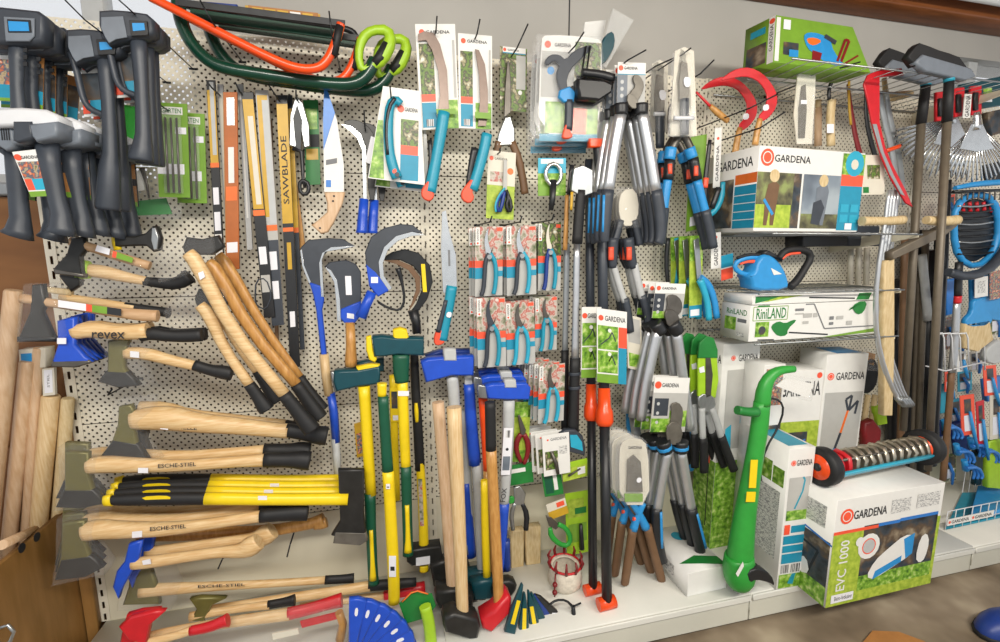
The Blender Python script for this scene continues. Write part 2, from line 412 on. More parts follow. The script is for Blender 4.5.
def head_tool(d=.33):
    t = thing('cordless_shears', '', 'cordless tool', (18, 110, d))
    M().prism([(-22, 4), (0, 6), (37, 10), (44, 16), (43, 41), (30, 43), (0, 43), (-22, 42)], d+.045, .045, 'dark_plastic', .007).obj('housing', t)
    m = M(); m.prism([(3, 16), (34, 18), (34, 36), (29, 41), (5, 41)], d+.09, .005, 'mid_plastic', .002).obj('side_panel', t)
    m = M(); m.prism([(7, 19), (30, 20), (31, 32), (8, 32)], d+.095, .003, 'black_plastic'); m.prism([(8, 21), (28, 22), (29, 31), (9, 31)], d+.098, .001, 'sky_blue'); m.obj('display', t)
    M().tube([(18, 38, d+.06, 15), (17, 60, d+.06, 13), (17, 85, d+.06, 11), (19, 108, d+.06, 13), (20, 135, d+.06, 15)], 'dark_plastic', 10, .8).obj('handle', t)
    m = M()
    for i in range(3): m.prism([(23, 48+i*7), (27, 48+i*7), (27, 52+i*7), (23, 52+i*7)], d+.085, .004, 'black_plastic')
    m.obj('vent', t)
    F = hang((-14, 44), (13, 46), (-14, 100), d+.02)
    m = M(); m.box(F.O, F.U, F.W, V3((0, .002, 0)), 'white_card'); m.rect(F, 0, .3, 1, .75, 'photo_mix'); m.rect(F, 0, .05, 1, .3, 'print_teal'); m.rect(F, 0, 0, 1, .06, 'print_green'); m.obj('leaflet', t)
    F = hang((30, 54), (44, 58), (29, 107), d+.0)
    m = M(); m.box(F.O, F.U, F.W, V3((0, .002, 0)), 'kraft'); m.rect(F, 0, .35, 1, .8, 'photo_dark'); m.rect(F, .1, .08, 1, .35, 'print_teal'); m.rect(F, 0, 0, 1, .1, 'print_green'); m.obj('leaflet', t)
    return t
stack(head_tool(), 4, 'dark battery tool with blue screen, {n} in the row at the top left corner', .05, group='dark battery tools in the top left corner')
def wand_tool(d=.36):
    t = thing('cordless_shears', '', 'cordless tool', (55, 235, d))
    M().prism([(-15, 108), (20, 107), (45, 109), (57, 115), (59, 123), (46, 126), (10, 126), (-15, 127)], d, .08, 'white_plastic', .007).obj('cap', t)
    m = M(); m.prism([(12, 121), (31, 121), (33, 138), (18, 143), (12, 140)], d, .085, 'dark_plastic', .005); m.prism([(28, 124), (57, 121), (57, 136), (36, 142), (31, 136)], d, .088, 'mid_plastic', .005); m.obj('housing', t)
    m = M()
    m.prism([(-8, 124), (12, 122), (14, 146), (6, 151), (-8, 142)], d, .06, 'mid_plastic', .004)
    for i in range(4): m.prism([(i*2.4, 126), (i*2.4+1, 126), (i*2.4+2.6, 140), (i*2.4+1.6, 140)], d+.06, .002, 'black_plastic')
    m.obj('vent_grille', t)
    M().tube([(46, 138, d+.04, 21), (50, 165, d+.04, 18), (56, 195, d+.04, 16), (61, 215, d+.04, 17), (62, 228, d+.04, 22), (61, 234, d+.04, 27)], 'dark_plastic', 10, .8).obj('handle', t)
    F = hang((56, 142), (67, 143), (62, 197), d-.005)
    m = M(); m.box(F.O, F.U, F.W, V3((0, .002, 0)), 'black_plastic'); m.rect(F, .1, .6, .9, .98, 'kraft'); m.rect(F, .2, .1, .9, .45, 'kraft'); m.rect(F, .1, 0, .9, .1, 'print_green'); m.obj('leaflet', t)
    return t
wt = wand_tool()
stack(wt, 5, 'white capped grey battery tool, {n} in the row hanging under the top left screens', .06, dx=.012, group='white capped battery tools')
t = dup(wt, 'white capped battery tool hanging at the left picture edge, straight handle against brown board', (-.115, .03, 0), (0, .14, 0), 'white capped battery tools')
t = dup(wt, 'white capped battery tool squeezed behind the printed leaflet card at far left', (-.055, .06, -.01), (0, .08, 0), 'white capped battery tools')
F = hang((12, 152), (39, 150), (30, 197), .41); F.U = P(50, 196, .41)-P(30, 197, .41)
m = M(); m.solid([P(12, 152, .41), P(38, 149, .41), P(50, 196, .41), P(31, 197, .41)], V3((0, .002, 0)), 'white_card')
F = Frame(P(31, 197, .41), P(50, 196, .41)-P(31, 197, .41), P(13, 152, .41)-P(31, 197, .41))
m.rect(F, .02, .4, 1.2, .78, 'photo_mix'); m.rect(F, .02, .15, .4, .4, 'coral'); m.rect(F, .4, .15, 1., .4, 'aqua'); m.rect(F, 0, 0, 1, .12, 'print_green'); m.disc(F, .15, .88, .008, 'coral'); m.text(F, 'GARDENA', .3, .84, 1.2, .91, 'ink')
m.top('leaflet', 'printed picture card tied to the white capped battery tools', 'card')
# green-grip shears and bags next to the file card
t = thing('grass_shears', 'bright green grass shears handle hanging behind the grey battery tools', 'shears', (125, 160, .1))
M().prism([(118, 103), (139, 106), (137, 130), (134, 148), (127, 159), (121, 150), (118, 128)], .1, .03, 'bright_green', .008).obj('grip', t)
M().tube([(128, 156, .11, 6), (130, 175, .11, 4), (136, 190, .11, 3)], 'steel', 6, .5).obj('blade', t)
t = thing('packet', 'clear bag with green header holding small shears, under the green handle', 'bag', (152, 218, .1), None)
M().prism([(124, 170), (146, 168), (150, 195), (180, 200), (181, 219), (128, 218)], .1, .02, 'film', .006).obj('wrapper', t)
M().prism([(127, 202), (166, 198), (172, 214), (130, 216)], .105, .004, 'deep_green').obj('header_card', t)
M().prism([(127, 172), (142, 170), (145, 190), (128, 193)], .105, .004, 'white_card').obj('price_card', t)
M().tube([(142, 168, .115, 5), (147, 185, .115, 3), (149, 198, .115, 2)], 'dark_steel', 6, .5).obj('shear_blade', t)
M().prism([(120, 158), (127, 158), (128, 235), (117, 237), (116, 210)], .02, .015, 'yellow', .003).top('pry_bar', 'slim yellow tool hanging behind the bagged shears', 'tool')
def file_card(lab, off):
    d = .16-off
    t = thing('file_set', lab, 'file set', (173, 198, d), 'green cards with three round files')
    F = hang((155, 102), (187, 104), (159, 197), d)
    m = M(); m.box(F.O, F.U, F.W, V3((0, .003, 0)), 'print_green'); m.rect(F, .12, .88, .85, .96, 'white_card'); m.text(F, 'GARTEN', .18, .895, .8, .945, 'deep_green'); m.rect(F, .0, .25, .85, .36, 'sticker'); m.rect(F, .6, .68, .95, .75, 'sticker'); m.obj('card', t)
    for u in (.35, .52, .7):
        m = M(); m.ring([F.at(u, .05, .008), F.at(u-.02, .84, .008)], [.0035, .003], 'dark_steel', 7); m.obj('file', t)
    M().box(F.at(.22, .04, .001), F.U*.6, F.W*.84, F.N*.014, 'clear', .003).obj('blister', t)
    return t
a = file_card('three round chainsaw files on a green card, front card by the battery tools', 0)
b = dup(a, 'green file card half hidden behind the front file card', (.028, .06, -.012))
# ================================================================== bow saws at the top
def bow(lab, path, k, wpx, d, blade, sleeve, name='bow_saw', extra=None):
    t = thing(name, lab, 'saw', (path[0][0], path[0][1], d), 'bow saws across the top hooks')
    M().tube([(x, y, d, wpx) for x, y in path], k, 10, smo=2).obj('bow', t)
    if blade:
        (x0, y0), (x1, y1), h = blade
        M().prism([(x0, y0), (x1, y1), (x1, y1+h), (x0, y0+h)], d-.004, .008, sleeve, .001).obj('blade_guard', t)
    if extra: extra(t, d)
    return t
def grip_or(t, d):
    M().tube([(340, 26, d+.004, 8), (337, 38, d+.004, 8), (334, 56, d+.004, 7)], 'black_rubber', 8).obj('grip', t)
tA = bow('orange bow saw in front of the others, long tube sloping right', [(150, -3), (160, 2), (215, 30), (270, 58), (298, 69), (318, 69), (328, 60), (336, 42), (341, 24)], 'orange_tube', 8.5, .26, ((175, -2), (345, 20), 7), 'black_metal', extra=grip_or)
dup(tA, 'orange bow saw hanging just behind the front orange one', (.055, .07, -.01))
def lime_grip(t, d):
    m = M(); m.tube([(362, 72, d+.005, 8), (358, 55, d+.005, 8), (362, 38, d+.005, 10), (372, 30, d+.005, 9), (388, 30, d+.005, 11), (391, 42, d+.005, 12), (382, 60, d+.005, 13), (372, 66, d+.005, 9)], 'lime', 8, closed=True, smo=1); m.obj('hand_guard', t)
    M().tube([(387, 44, d+.01, 9), (380, 58, d+.01, 11), (374, 64, d+.01, 9)], 'black_rubber', 8).obj('grip', t)
pg = [(178, 2), (181, 22), (190, 42), (206, 60), (226, 69), (265, 75), (305, 81), (340, 85), (358, 83), (368, 74), (375, 60)]
tB = bow('dark green bow saw with lime grip, front one of the green pair', pg, 'green_tube', 12.5, .2, ((190, 8), (342, 30), 10), 'green_tube', extra=lime_grip)
dup(tB, 'dark green bow saw with lime grip, partly hidden behind its twin', (.055, .07, 0.006))
tC = bow('thin black bow saw frame at the top with bronze blade card', [(182, 4), (200, 10), (260, 17), (330, 26), (352, 30), (357, 38)], 'black_metal', 6, .14, ((245, 5), (320, 14), 11), 'gold')
m = M(); F = hang((248, 5), (318, 13), (249, 14), .158)
m.box(F.O, F.U, F.W, V3((0, .004, 0)), 'kraft')
for i in range(5): m.rect(F, .05+.18*i, .2, .05+.18*i+.15, .8, 'gold' if i != 3 else 'white_card')
m.obj('blade_label', tC)
m = M(); m.prism([(202, 1), (237, 4), (237, 11), (203, 7)], .16, .02, 'navy', .003); m.top('blade_pack', 'dark blue blade pack lying above the bow saws', 'saw blade')
# ================================================================== saw blades hanging in sleeves
def sleeve(lab, tl, tr, bl, d, bands, name='saw_blade'):
    t = thing(name, lab, 'saw blade', (bl[0], bl[1], d), 'saw blades hanging in sleeves')
    F = hang(tl, tr, bl, d); m = M(); m.box(F.O, F.U, F.W, V3((0, .008, 0)), bands[0], .001); m.obj('sleeve', t)
    m = M()
    for b in bands[1:]:
        if isinstance(b[0], str): m.text(F, b[0], b[1], b[2], b[3], b[4], b[5], .0006, b[6])
        else: m.rect(F, *b)
    m.obj('print', t); return t, F
sleeve('slim saw blade in black sleeve with yellow top, left of the brown sleeve', (206, 80), (215, 80), (216, 271), .10, ['black_plastic', (.05, .58, .95, .95, 'gold'), (.35, .62, .8, .99, 'light_grey'), (0, .555, 1, .58, 'orange'), (.15, .36, .8, .45, 'sticker'), (.15, .22, .85, .32, 'sticker'), (.1, .08, .9, .2, 'white_card')])
sleeve('narrow grey plastic blade sleeve between the black and brown ones', (217, 84), (223, 84), (227, 262), .07, ['light_grey', (.2, .1, .8, .95, 'cream_card')])
sleeve('saw blade in rust brown cardboard sleeve with white window', (223, 92), (237, 92), (226, 270), .13, ['brown_sleeve', (.3, .5, .72, .7, 'white_card'), (.1, .4, .9, .48, 'orange'), (.1, .1, .9, .16, 'sticker'), (.25, .82, .8, .97, 'steel'), (.0, .0, .06, 1, 'kraft')])
sleeve('pale grey tube sleeve hanging right of the rust brown sleeve', (237, 84), (243, 84), (247, 250), .08, ['light_grey', (.3, .2, .6, .95, 'white_card')])
sleeve('saw blade in gold window sleeve with orange band and black base', (241, 92), (253, 92), (264, 318), .13, ['black_plastic', (.05, .5, .95, .97, 'gold'), (.35, .52, .8, .9, 'cream_card'), (0, .47, 1, .495, 'orange'), (.15, .25, .8, .33, 'sticker'), (.1, .12, .9, .2, 'grey_card')])
sleeve('saw blade in clear grey sleeve with orange band, mid group', (255, 90), (268, 90), (272, 326), .12, ['grey_card', (.1, .48, .9, .98, 'gold'), (.45, .45, .95, .96, 'light_grey'), (0, .42, 1, .445, 'orange'), (0, 0, 1, .38, 'dark_plastic'), (.2, .25, .8, .33, 'sticker'), (.2, .12, .8, .2, 'sticker')])
m = M(); m.tube([(255, 300, .13, 1.6), (256, 280, .13, 1.6), (266, 278, .13, 1.6), (272, 295, .13, 1.6), (266, 310, .13, 1.6), (257, 306, .13, 1.6)], 'dark_plastic', 6, closed=True, smo=1); m.top('wire_saw', 'coiled black wire saw hanging over the grey sleeves', 'saw')
sleeve('longest saw blade, gold sleeve lettered SAWBLADE above a black half', (276, 95), (287, 95), (290, 368), .10, ['black_plastic', (0, .55, 1, .97, 'gold'), ('SAWBLADE', .2, .62, .75, .86, 'ink', 1), (0, .52, 1, .535, 'orange'), (.3, .38, .7, .48, 'gold'), (.25, .16, .75, .22, 'sticker')])
sleeve('thin dark saw blade showing at the right of the lettered sleeve', (287, 95), (292, 95), (300, 350), .06, ['dark_plastic', (0, .5, 1, .95, 'gold'), (0, .48, 1, .5, 'orange')])
sleeve('rusty bare blade end behind the coiled wire saw', (268, 120), (272, 120), (275, 344), .05, ['brown_grip', (.2, .5, .8, .9, 'gold')])
sleeve('gold bare blade hanging behind the silver hand shears', (279, 96), (285, 96), (300, 250), .04, ['oak_varnish', (.1, .3, .9, .9, 'gold')])
# silver hand shears
t = thing('hand_shears', 'silver sheep shears with black coil, left of the blue sheathed saw', 'shears', (302, 180, .1))
M().prism([(289, 145), (290, 115), (294, 100), (297, 96), (303, 103), (309, 125), (310, 146), (304, 148), (300, 120), (296, 148)], .1, .012, 'steel', .003).obj('blade', t)
M().prism([(293, 118), (297, 104), (302, 120), (301, 150), (296, 150)], .112, .004, 'black_metal', .001).obj('blade_gap', t)
M().tube([(293, 148, .11, 5), (302, 152, .11, 5), (303, 180, .11, 3), (305, 188, .11, 3)], 'black_plastic', 8).obj('handle', t)
M().tube([(299, 184, .11, 4), (303, 180, .11, 4), (309, 184, .11, 4), (308, 194, .11, 4), (301, 194, .11, 4)], 'black_plastic', 8, closed=True, smo=1).obj('spring_ring', t)
F = hang((303, 100), (318, 100), (306, 185), .06); m = M(); m.box(F.O, F.U, F.W, V3((0, .003, 0)), 'deep_green'); m.rect(F, 0, .45, 1, .6, 'ink'); m.rect(F, .1, .3, .9, .43, 'gold'); m.rect(F, .1, .66, .9, .9, 'photo_leaf'); m.obj('card', t)
# pruning saw with blue sheath and wooden handle
t = thing('pruning_saw', 'pruning saw with blue and white sheath and pale wooden handle', 'saw', (325, 234, .14))
M().prism([(324, 90), (327, 89), (337, 120), (344, 165), (344, 192), (324, 192), (323, 130)], .14, .010, 'white_card', .001).obj('sheath', t)
M().prism([(324, 90), (327, 89), (335, 113), (323.5, 150), (323, 120)], .151, .001, 'mid_blue').obj('sheath_print', t)
m = M(); m.prism([(326, 180), (331, 180), (331, 187), (326, 187)], .151, .001, 'mid_blue'); m.prism([(326, 160), (337, 158), (337, 163), (326, 165)], .151, .0006, 'grey_ink'); m.obj('printed_mark', t)
M().prism([(324, 192), (345, 192), (342, 205), (334, 222), (328, 232), (321, 234), (311, 225), (318, 220), (327, 212), (327, 203)], .135, .022, 'beech_v', .005).obj('handle', t)
m = M()
for x, y in ((334, 196), (333, 201), (320, 228)): m.tube([(x, y, .155, 2), (x, y, .159, 2)], 'ink', 8)
m.obj('rivet', t)
# bow with blue twin grip
def blue_bow(lab, off=0):
    d = .12
    t = thing('sickle', lab, 'sickle', (367, 230, d), 'blue gripped hand sickles')
    M().prism([(342, 122), (350, 119), (362, 121), (372, 130), (376, 140), (376, 200), (368, 200), (367, 150), (362, 136), (352, 128)], d, .008, 'axe_black', .002, smo=1).obj('blade', t)
    M().prism([(341, 124), (352, 126), (361, 134), (366, 148), (367, 199), (363, 199), (362, 150), (357, 138), (350, 131)], d+.008, .003, 'bright_steel', .001).obj('cutting_edge', t)
    M().tube([(364, 199, d+.01, 9), (363, 215, d+.01, 10), (362, 230, d+.01, 11), (362, 233, d+.01, 13)], 'blue', 10).obj('grip', t)
    return t
a = blue_bow('grey bladed hand sickle with blue grip, front one beside the wooden handled saw'); dup(a, 'second blue gripped hand sickle tucked right behind the first', (.035, .03, 0))
F = hang((371, 136), (376, 138), (365, 162), .14); M().box(F.O, F.U, F.W, V3((0, .001, 0)), 'sticker').top('price_tag', 'white price tag on the blade of the blue gripped sickle', 'tag')
# ================================================================== axes and hatchets on the left
def axe(lab, d, head=None, hk='axe_black', edge=None, ek='grind_steel', wood=None, wk='ash', grip=None, gk='black_rubber', bag=None, ht=.024, name='axe', marks=(), group=None, hd=None, cat='axe', text=None, collar=None):
    x, y = wood[0][:2]
    t = thing(name, lab, cat, (x, y, d), group)
    ho = t
    if wood: ho = M().tube([(a, b, d+.012, w_) for a, b, w_ in wood], wk, 10, .8, smo=1).obj('handle', t)
    if grip: M().tube([(a, b, d+.012, w_) for a, b, w_ in grip], gk, 10, .8, smo=1).obj('grip', t)
    if head:
        M().prism(head, d if hd is None else hd, ht, hk, .005).obj('head', t)
        if edge: M().prism(edge, (d if hd is None else hd)-.0015, ht+.003, ek, .004).obj('cutting_edge', t)
    if collar: M().tube([(a, b, d+.012, w_) for a, b, w_ in collar[1:]], collar[0], 10, .62).obj('collar', t)
    if bag: M().prism(bag, (d if hd is None else hd)-.012, ht+.03, 'film', .006).obj('plastic_wrap', t)
    for i, (pts, k) in enumerate(marks): M().prism(pts, d+.033, .002, k).obj('sticker', ho)
    if text:
        tx, a, b, c, k = text; F = hang(a, b, c, d+.036); m = M(); m.text(F, tx, 0, 0, 1, 1, k); m.obj('lettering', ho)
    return t
# long axe with straight blade, third row
axe('long ash axe with olive head wrapped in film, black grip, above the twin axes', .22,
    [(118, 407), (131, 405), (134, 412), (133, 425), (137, 446), (148, 462), (100, 459), (112, 440), (117, 425)], 'bronze_green', [(113, 440), (137, 444), (148, 461), (125, 463), (99, 458)], 'axe_black',
    [(132, 420, 19), (150, 418, 24), (172, 418, 25), (200, 423, 20), (240, 426, 17), (275, 430, 15), (288, 431, 15)], 'ash', [(286, 430, 14), (305, 433, 15), (318, 435, 19), (327, 436, 19)],
    bag=[(112, 400), (152, 398), (150, 412), (137, 425), (145, 445), (158, 462), (96, 464), (108, 440)], marks=[([(160, 424), (168, 425), (168, 430), (160, 429)], 'sticker')], text=('HELLE', (178, 425), (197, 426), (178, 429), 'ink'))
axe('long ash axe in film bag just behind the topmost long axe', .12, [(122, 410), (150, 403), (152, 410), (146, 440), (152, 455), (135, 452)], 'axe_black', None, None,
    [(140, 408, 14), (165, 408, 14), (190, 414, 10), (230, 418, 9), (285, 424, 9)], 'ash', [(285, 425, 11), (318, 431, 13)])
for i, (oy, dd) in enumerate(((0, .24), (-9, .17))):
    axe(('front' if not i else 'rear') + ' one of two ash axes with olive heads above the yellow handles', dd,
        [(64, 452+oy), (88, 453+oy), (88, 476+oy), (93, 492+oy), (104, 505+oy), (56, 508+oy), (64, 488+oy)], 'bronze_green', [(63, 490+oy), (93, 490+oy), (105, 504+oy), (80, 509+oy), (55, 508+oy)], 'axe_black',
        [(88, 466+oy, 16), (105, 464+oy, 18), (130, 465+oy, 16), (180, 466+oy, 12), (230, 462+oy, 11), (266, 460+oy, 13)], 'ash', [(264, 460+oy, 15), (290, 460+oy, 15), (300, 460+oy, 19), (310, 461+oy, 19)],
        bag=[(56, 448+oy), (92, 448+oy), (94, 475+oy), (108, 505+oy), (108, 512+oy), (52, 512+oy), (58, 485+oy)] if not i else None, group='twin olive headed axes',
        marks=[([(138, 468), (148, 468), (148, 473), (138, 473)], 'sticker')] if not i else (), text=('ESCHE-STIEL', (158, 464), (196, 462), (158, 468), 'ink') if not i else None)
for i, (oy, dd, lab) in enumerate(((0, .25, 'front'), (-8, .18, 'middle'), (-15, .11, 'rear'))):
    axe(lab+' ash axe of the three with olive heads below the yellow handles', dd,
        [(62, 524+oy), (84, 521+oy), (85, 543+oy), (90, 558+oy), (102, 568+oy), (54, 580+oy), (60, 556+oy)], 'bronze_green', [(60, 560+oy), (90, 556+oy), (103, 568+oy), (84, 578+oy), (54, 581+oy)], 'axe_black',
        [(84, 532+oy, 19), (98, 529+oy, 21), (125, 530+oy, 18), (170, 529+oy, 14), (215, 523+oy, 11), (262, 516+oy, 12)], 'ash', [(260, 516+oy, 14), (285, 514+oy, 14), (298, 513+oy, 16), (308, 513+oy, 15)],
        bag=[(55, 520+oy), (90, 516+oy), (92, 545+oy), (108, 567+oy), (104, 576+oy), (50, 588+oy), (54, 560+oy)] if not i else None, group='three olive headed axes',
        marks=[([(132, 532), (142, 531), (142, 537), (132, 538)], 'sticker')] if not i else (), text=('ESCHE-STIEL', (150, 527), (186, 524), (150, 531), 'ink') if not i else None)
# four splitting axes, yellow and black
for i in range(4):
    oy = -i*6.2; d = .27-i*.045; ox = i*2
    t = axe(['front', 'second', 'third', 'rear'][i]+' yellow and black splitting axe of the four lying level in a row', d,
        [(338+ox*3, 470), (364, 470), (364, 515), (366, 532), (362, 545), (331+ox*2, 536), (340+ox, 522)] if i < 3 else None, 'axe_black', [(335+ox*2, 532), (366, 533), (368, 541), (360, 546), (333+ox*2, 544)] if i < 3 else None, 'grind_steel',
        [(205+ox, 498.5+oy, 13), (280, 499.5+oy, 12), (348, 499+oy, 12.5)], 'yellow', [(108+ox*2, 500+oy, 8), (118+ox*2, 500+oy, 12), (150, 499+oy, 13), (200, 498.5+oy, 13), (214, 498.5+oy, 12)], 'black_rubber',
        name='splitting_axe', group='yellow and black splitting axes', collar=('yellow', (104+ox*2, 501+oy, 11), (112+ox*2, 500+oy, 13)), hd=d-.01)
    M().prism(smooth([(140, 497+oy), (165, 495.5+oy), (172, 498+oy), (165, 501.5+oy), (148, 501.5+oy)], 1), d+.025, .002, 'yellow').obj('grip_inlay', t)
    if i < 3: M().prism([(258+ox*3, 496+oy), (267+ox*3, 496+oy), (267+ox*3, 500+oy), (258+ox*3, 500+oy)], d+.026, .0012, 'sticker').obj('sticker', t)
# blue hatchets pair
for i, (ox, oy, dd) in enumerate(((0, 0, .24), (14, -11, .16))):
    axe(('front' if not i else 'rear')+' blue headed hatchet of the pair with bare ash handles curling at the end', dd,
        [(128+ox, 545+oy), (142+ox, 541+oy), (138+ox, 560+oy), (128+ox, 578+oy), (121+ox, 590+oy), (118+ox, 600+oy), (112+ox, 588+oy), (116+ox, 572+oy), (124+ox, 562+oy)], 'blue', None, None,
        [(132+ox, 564+oy, 12), (150+ox, 562+oy, 13), (190+ox, 556+oy, 11), (220+ox, 552+oy, 11), (240+ox, 551+oy, 15), (250+ox, 547+oy, 21), (259+ox, 541+oy, 17)], 'ash', name='hatchet', group='blue headed hatchets', marks=[([(142, 561), (150, 559), (151, 564), (143, 565)], 'sticker')] if not i else ())
axe('long varnished axe handle lying behind the blue hatchets', .10, None, None, None, None, [(138, 536, 12), (200, 534, 13), (270, 531, 12), (310, 524, 11), (324, 519, 13)], 'oak_varnish', grip=[(314, 524, 12), (324, 523, 12), (327, 522, 10)], gk='oak_varnish', name='long_axe')
axe('long axe with ink lettered handle and black grip lying under the blue hatchets', .15, [(130, 570), (150, 568), (156, 586), (160, 605), (122, 606), (128, 588)], 'bronze_green', None, None, [(140, 591, 14), (165, 589, 13), (220, 586, 9), (280, 583, 8), (326, 580, 8)], 'ash', [(325, 580, 9), (345, 579, 9), (354, 578, 10)], bag=[(120, 560), (165, 560), (178, 590), (170, 612), (116, 612)], text=('ESCHE-STIEL', (198, 585), (245, 583), (198, 588), 'ink'))
axe('small hatchet with olive blade and short black grip on the base shelf', .27, [(196, 610), (189, 600), (200, 598), (226, 599), (212, 606), (204, 622), (190, 622)], 'bronze_green', None, None, [(190, 617, 10), (215, 612, 8), (250, 607, 8), (270, 605, 9)], 'ash', [(268, 605, 9), (285, 602, 9), (295, 600, 12)], name='hatchet')
axe('long axe with dark brown grip end on the shelf beside the yellow handle', .18, None, None, None, None, [(205, 612, 12), (270, 601, 10), (330, 592, 10), (370, 586, 11)], 'ash', [(368, 586, 11), (395, 584, 11), (416, 582, 9)], gk='black_rubber', name='long_axe')
axe('red headed axe with long red grip end sweeping across the base shelf', .34, [(122, 630), (126, 616), (140, 612), (160, 610), (150, 622), (140, 645), (118, 650)], 'red', None, None, [(135, 640, 9), (170, 632, 11), (230, 622, 11), (290, 614, 13)], 'ash', [(288, 614, 13), (310, 609, 12), (330, 603, 13), (342, 600, 15)], gk='red')
axe('short red hatchet at the bottom left with red rubber grip', .40, [(128, 641), (118, 628), (130, 618), (152, 612), (165, 612), (150, 625), (146, 646)], 'red', None, None, [(125, 650, 10), (150, 642, 9), (175, 636, 8), (192, 630, 9)], 'ash', [(190, 631, 10), (210, 627, 11), (222, 622, 11), (228, 620, 14)], gk='red', name='hatchet')
axe('red gripped axe handle showing behind the yellow maul handle', .12, None, None, None, None, [(300, 606, 7), (345, 600, 8), (386, 596, 9)], 'ash', [(384, 596, 12), (405, 592, 14), (425, 588, 14)], gk='red', name='long_axe')
# bagged small tool on the shelf
t = thing('tool_bag', 'clear plastic bag with a wooden handled tool lying at the front of the shelf', 'bag', (250, 640, .38))
M().prism([(150, 642), (200, 630), (280, 618), (345, 604), (360, 612), (352, 642), (340, 660), (160, 668)], .36, .05, 'film', .012).obj('wrapper', t)
M().tube([(339, 612, .4, 8), (343, 624, .4, 8), (340, 640, .4, 9)], 'oak_varnish', 8).obj('tool_handle', t)
M().prism([(272, 634), (298, 629), (299, 634), (273, 640)], .405, .006, 'cream_card').obj('label_card', t)
M().prism([(300, 622), (340, 612), (342, 618), (302, 628)], .39, .006, 'red').obj('red_strip', t)
# ---- upper hatchets
axe('hatchet with black head hanging above the green banded hatchet', .24, [(70, 238), (84, 236), (85, 250), (80, 257), (83, 277), (52, 272), (54, 267), (66, 254)], 'axe_black', [(52, 268), (84, 274), (83, 278), (54, 274)], 'dark_steel', [(70, 241, 9), (90, 247, 9), (120, 257, 9), (150, 266, 9)], 'beech', None, name='hatchet',
    marks=[([(97, 245), (110, 249), (109, 255), (95, 251)], 'sticker'), ([(117, 252), (133, 258), (132, 263), (116, 258)], 'print_green'), ([(113, 251), (117, 252), (116, 258), (112, 257)], 'coral')])
axe('hatchet with lime green band and bagged black grip', .22, [(70, 262), (78, 258), (80, 285), (70, 292), (58, 276)], 'axe_black', None, None, [(88, 270, 13), (105, 272, 14), (125, 277, 11), (146, 281, 9)], 'ash', [(144, 281, 9), (160, 283, 11), (178, 284, 13), (190, 276, 15)], name='hatchet', collar=('lime', (77, 269, 22), (90, 270, 18)), bag=[(74, 254), (140, 262), (150, 275), (142, 290), (112, 290), (104, 300), (80, 297)])
axe('black headed hatchet with labelled beech handle at the left edge', .30, [(31, 285), (42, 284), (45, 305), (41, 312), (53, 338), (17, 339), (29, 312), (30, 300)], 'axe_black', [(16, 337), (55, 337), (55, 342), (16, 342)], 'black_plastic', [(21, 298, 10), (45, 302, 9), (80, 307, 9), (115, 312, 10), (140, 315, 12), (158, 316, 12)], 'beech', None, name='hatchet',
    bag=[(22, 284), (52, 284), (60, 318), (64, 338), (15, 344), (16, 318)], marks=[([(58, 300), (86, 304), (86, 311), (58, 307)], 'sticker'), ([(86, 304), (92, 305), (92, 312), (86, 311)], 'coral'), ([(92, 305), (107, 307), (107, 314), (92, 312)], 'print_green'), ([(107, 307), (121, 309), (121, 316), (107, 314)], 'ink')])
axe('hatchet handle with two black grips just behind the labelled beech one', .2, [(45, 287), (70, 290), (70, 296), (45, 293)], 'raw_wood', None, None, [(60, 297, 8), (90, 301, 9), (120, 306, 9), (135, 308, 9)], 'ash', [(125, 306, 8), (150, 310, 9), (170, 313, 10)], name='hatchet')
for i in range(5):
    oy = 0; d = .30-i*.04
    h = [(56, 321), (75, 317), (74, 345), (85, 357), (92, 362), (75, 367), (50, 366), (57, 345)]
    t = axe(['front', 'second', 'third', 'fourth', 'rear'][i]+' blue headed hatchet with lettered ash handle in the fanned row', d, h, 'blue', [(52, 361), (88, 360), (92, 363), (75, 368), (50, 367)], 'dark_steel',
            [(73, 333, 14), (90, 329, 17), (120, 333, 14), (148, 331, 17)] if i < 2 else [(73, 333, 10), (120, 333, 9)], 'ash', [(140, 338, 9), (150, 333, 14), (170, 336, 12), (188, 336, 13), (202, 335, 13)] if i < 2 else None, name='hatchet', group='blue headed hatchets with lettered handles',
            marks=[([(57, 338), (66, 338), (66, 344), (57, 344)], 'sticker')] if not i else (), text=('revex', (92, 332), (125, 332), (92, 339), 'ink') if not i else None)
    if i:
        t.location += V3((.012*i, 0, .004*i)); 
for i in range(3):
    d = .25-i*.05
    t = axe(['front', 'middle', 'rear'][i]+' bagged olive headed hatchet under the blue fan of hatchets', d, [(107, 341), (130, 338), (124, 355), (124, 368), (138, 386), (98, 382), (107, 370)], 'bronze_green', [(106, 371), (127, 372), (139, 386), (118, 388), (97, 382)], 'axe_black',
        [(125, 353, 12), (145, 353, 13), (170, 360, 11), (196, 366, 10)], 'ash', [(194, 365, 11), (210, 370, 11), (222, 372, 14), (232, 374, 14)], name='hatchet', group='olive hatchets under the blue fan',
        bag=[(104, 334), (150, 345), (140, 362), (150, 388), (95, 388), (102, 366)] if i == 0 else None, marks=[([(130, 351), (139, 352), (139, 358), (130, 357)], 'sticker')] if not i else ())
# hanging hatchet head at the top (black, seen side-on)
axe('black hatchet head with polished edge pointing right, above the bagged axes', .2, [(113, 236), (135, 236), (145, 233), (152, 226), (157, 226), (161, 238), (160, 250), (153, 252), (146, 246), (135, 246), (114, 247)], 'axe_black', [(151, 227), (156, 227), (159, 238), (158, 250), (153, 251), (150, 240)], 'steel', [(116, 230, 7), (116, 242, 8), (118, 250, 7)], 'yellow', None, name='hatchet')
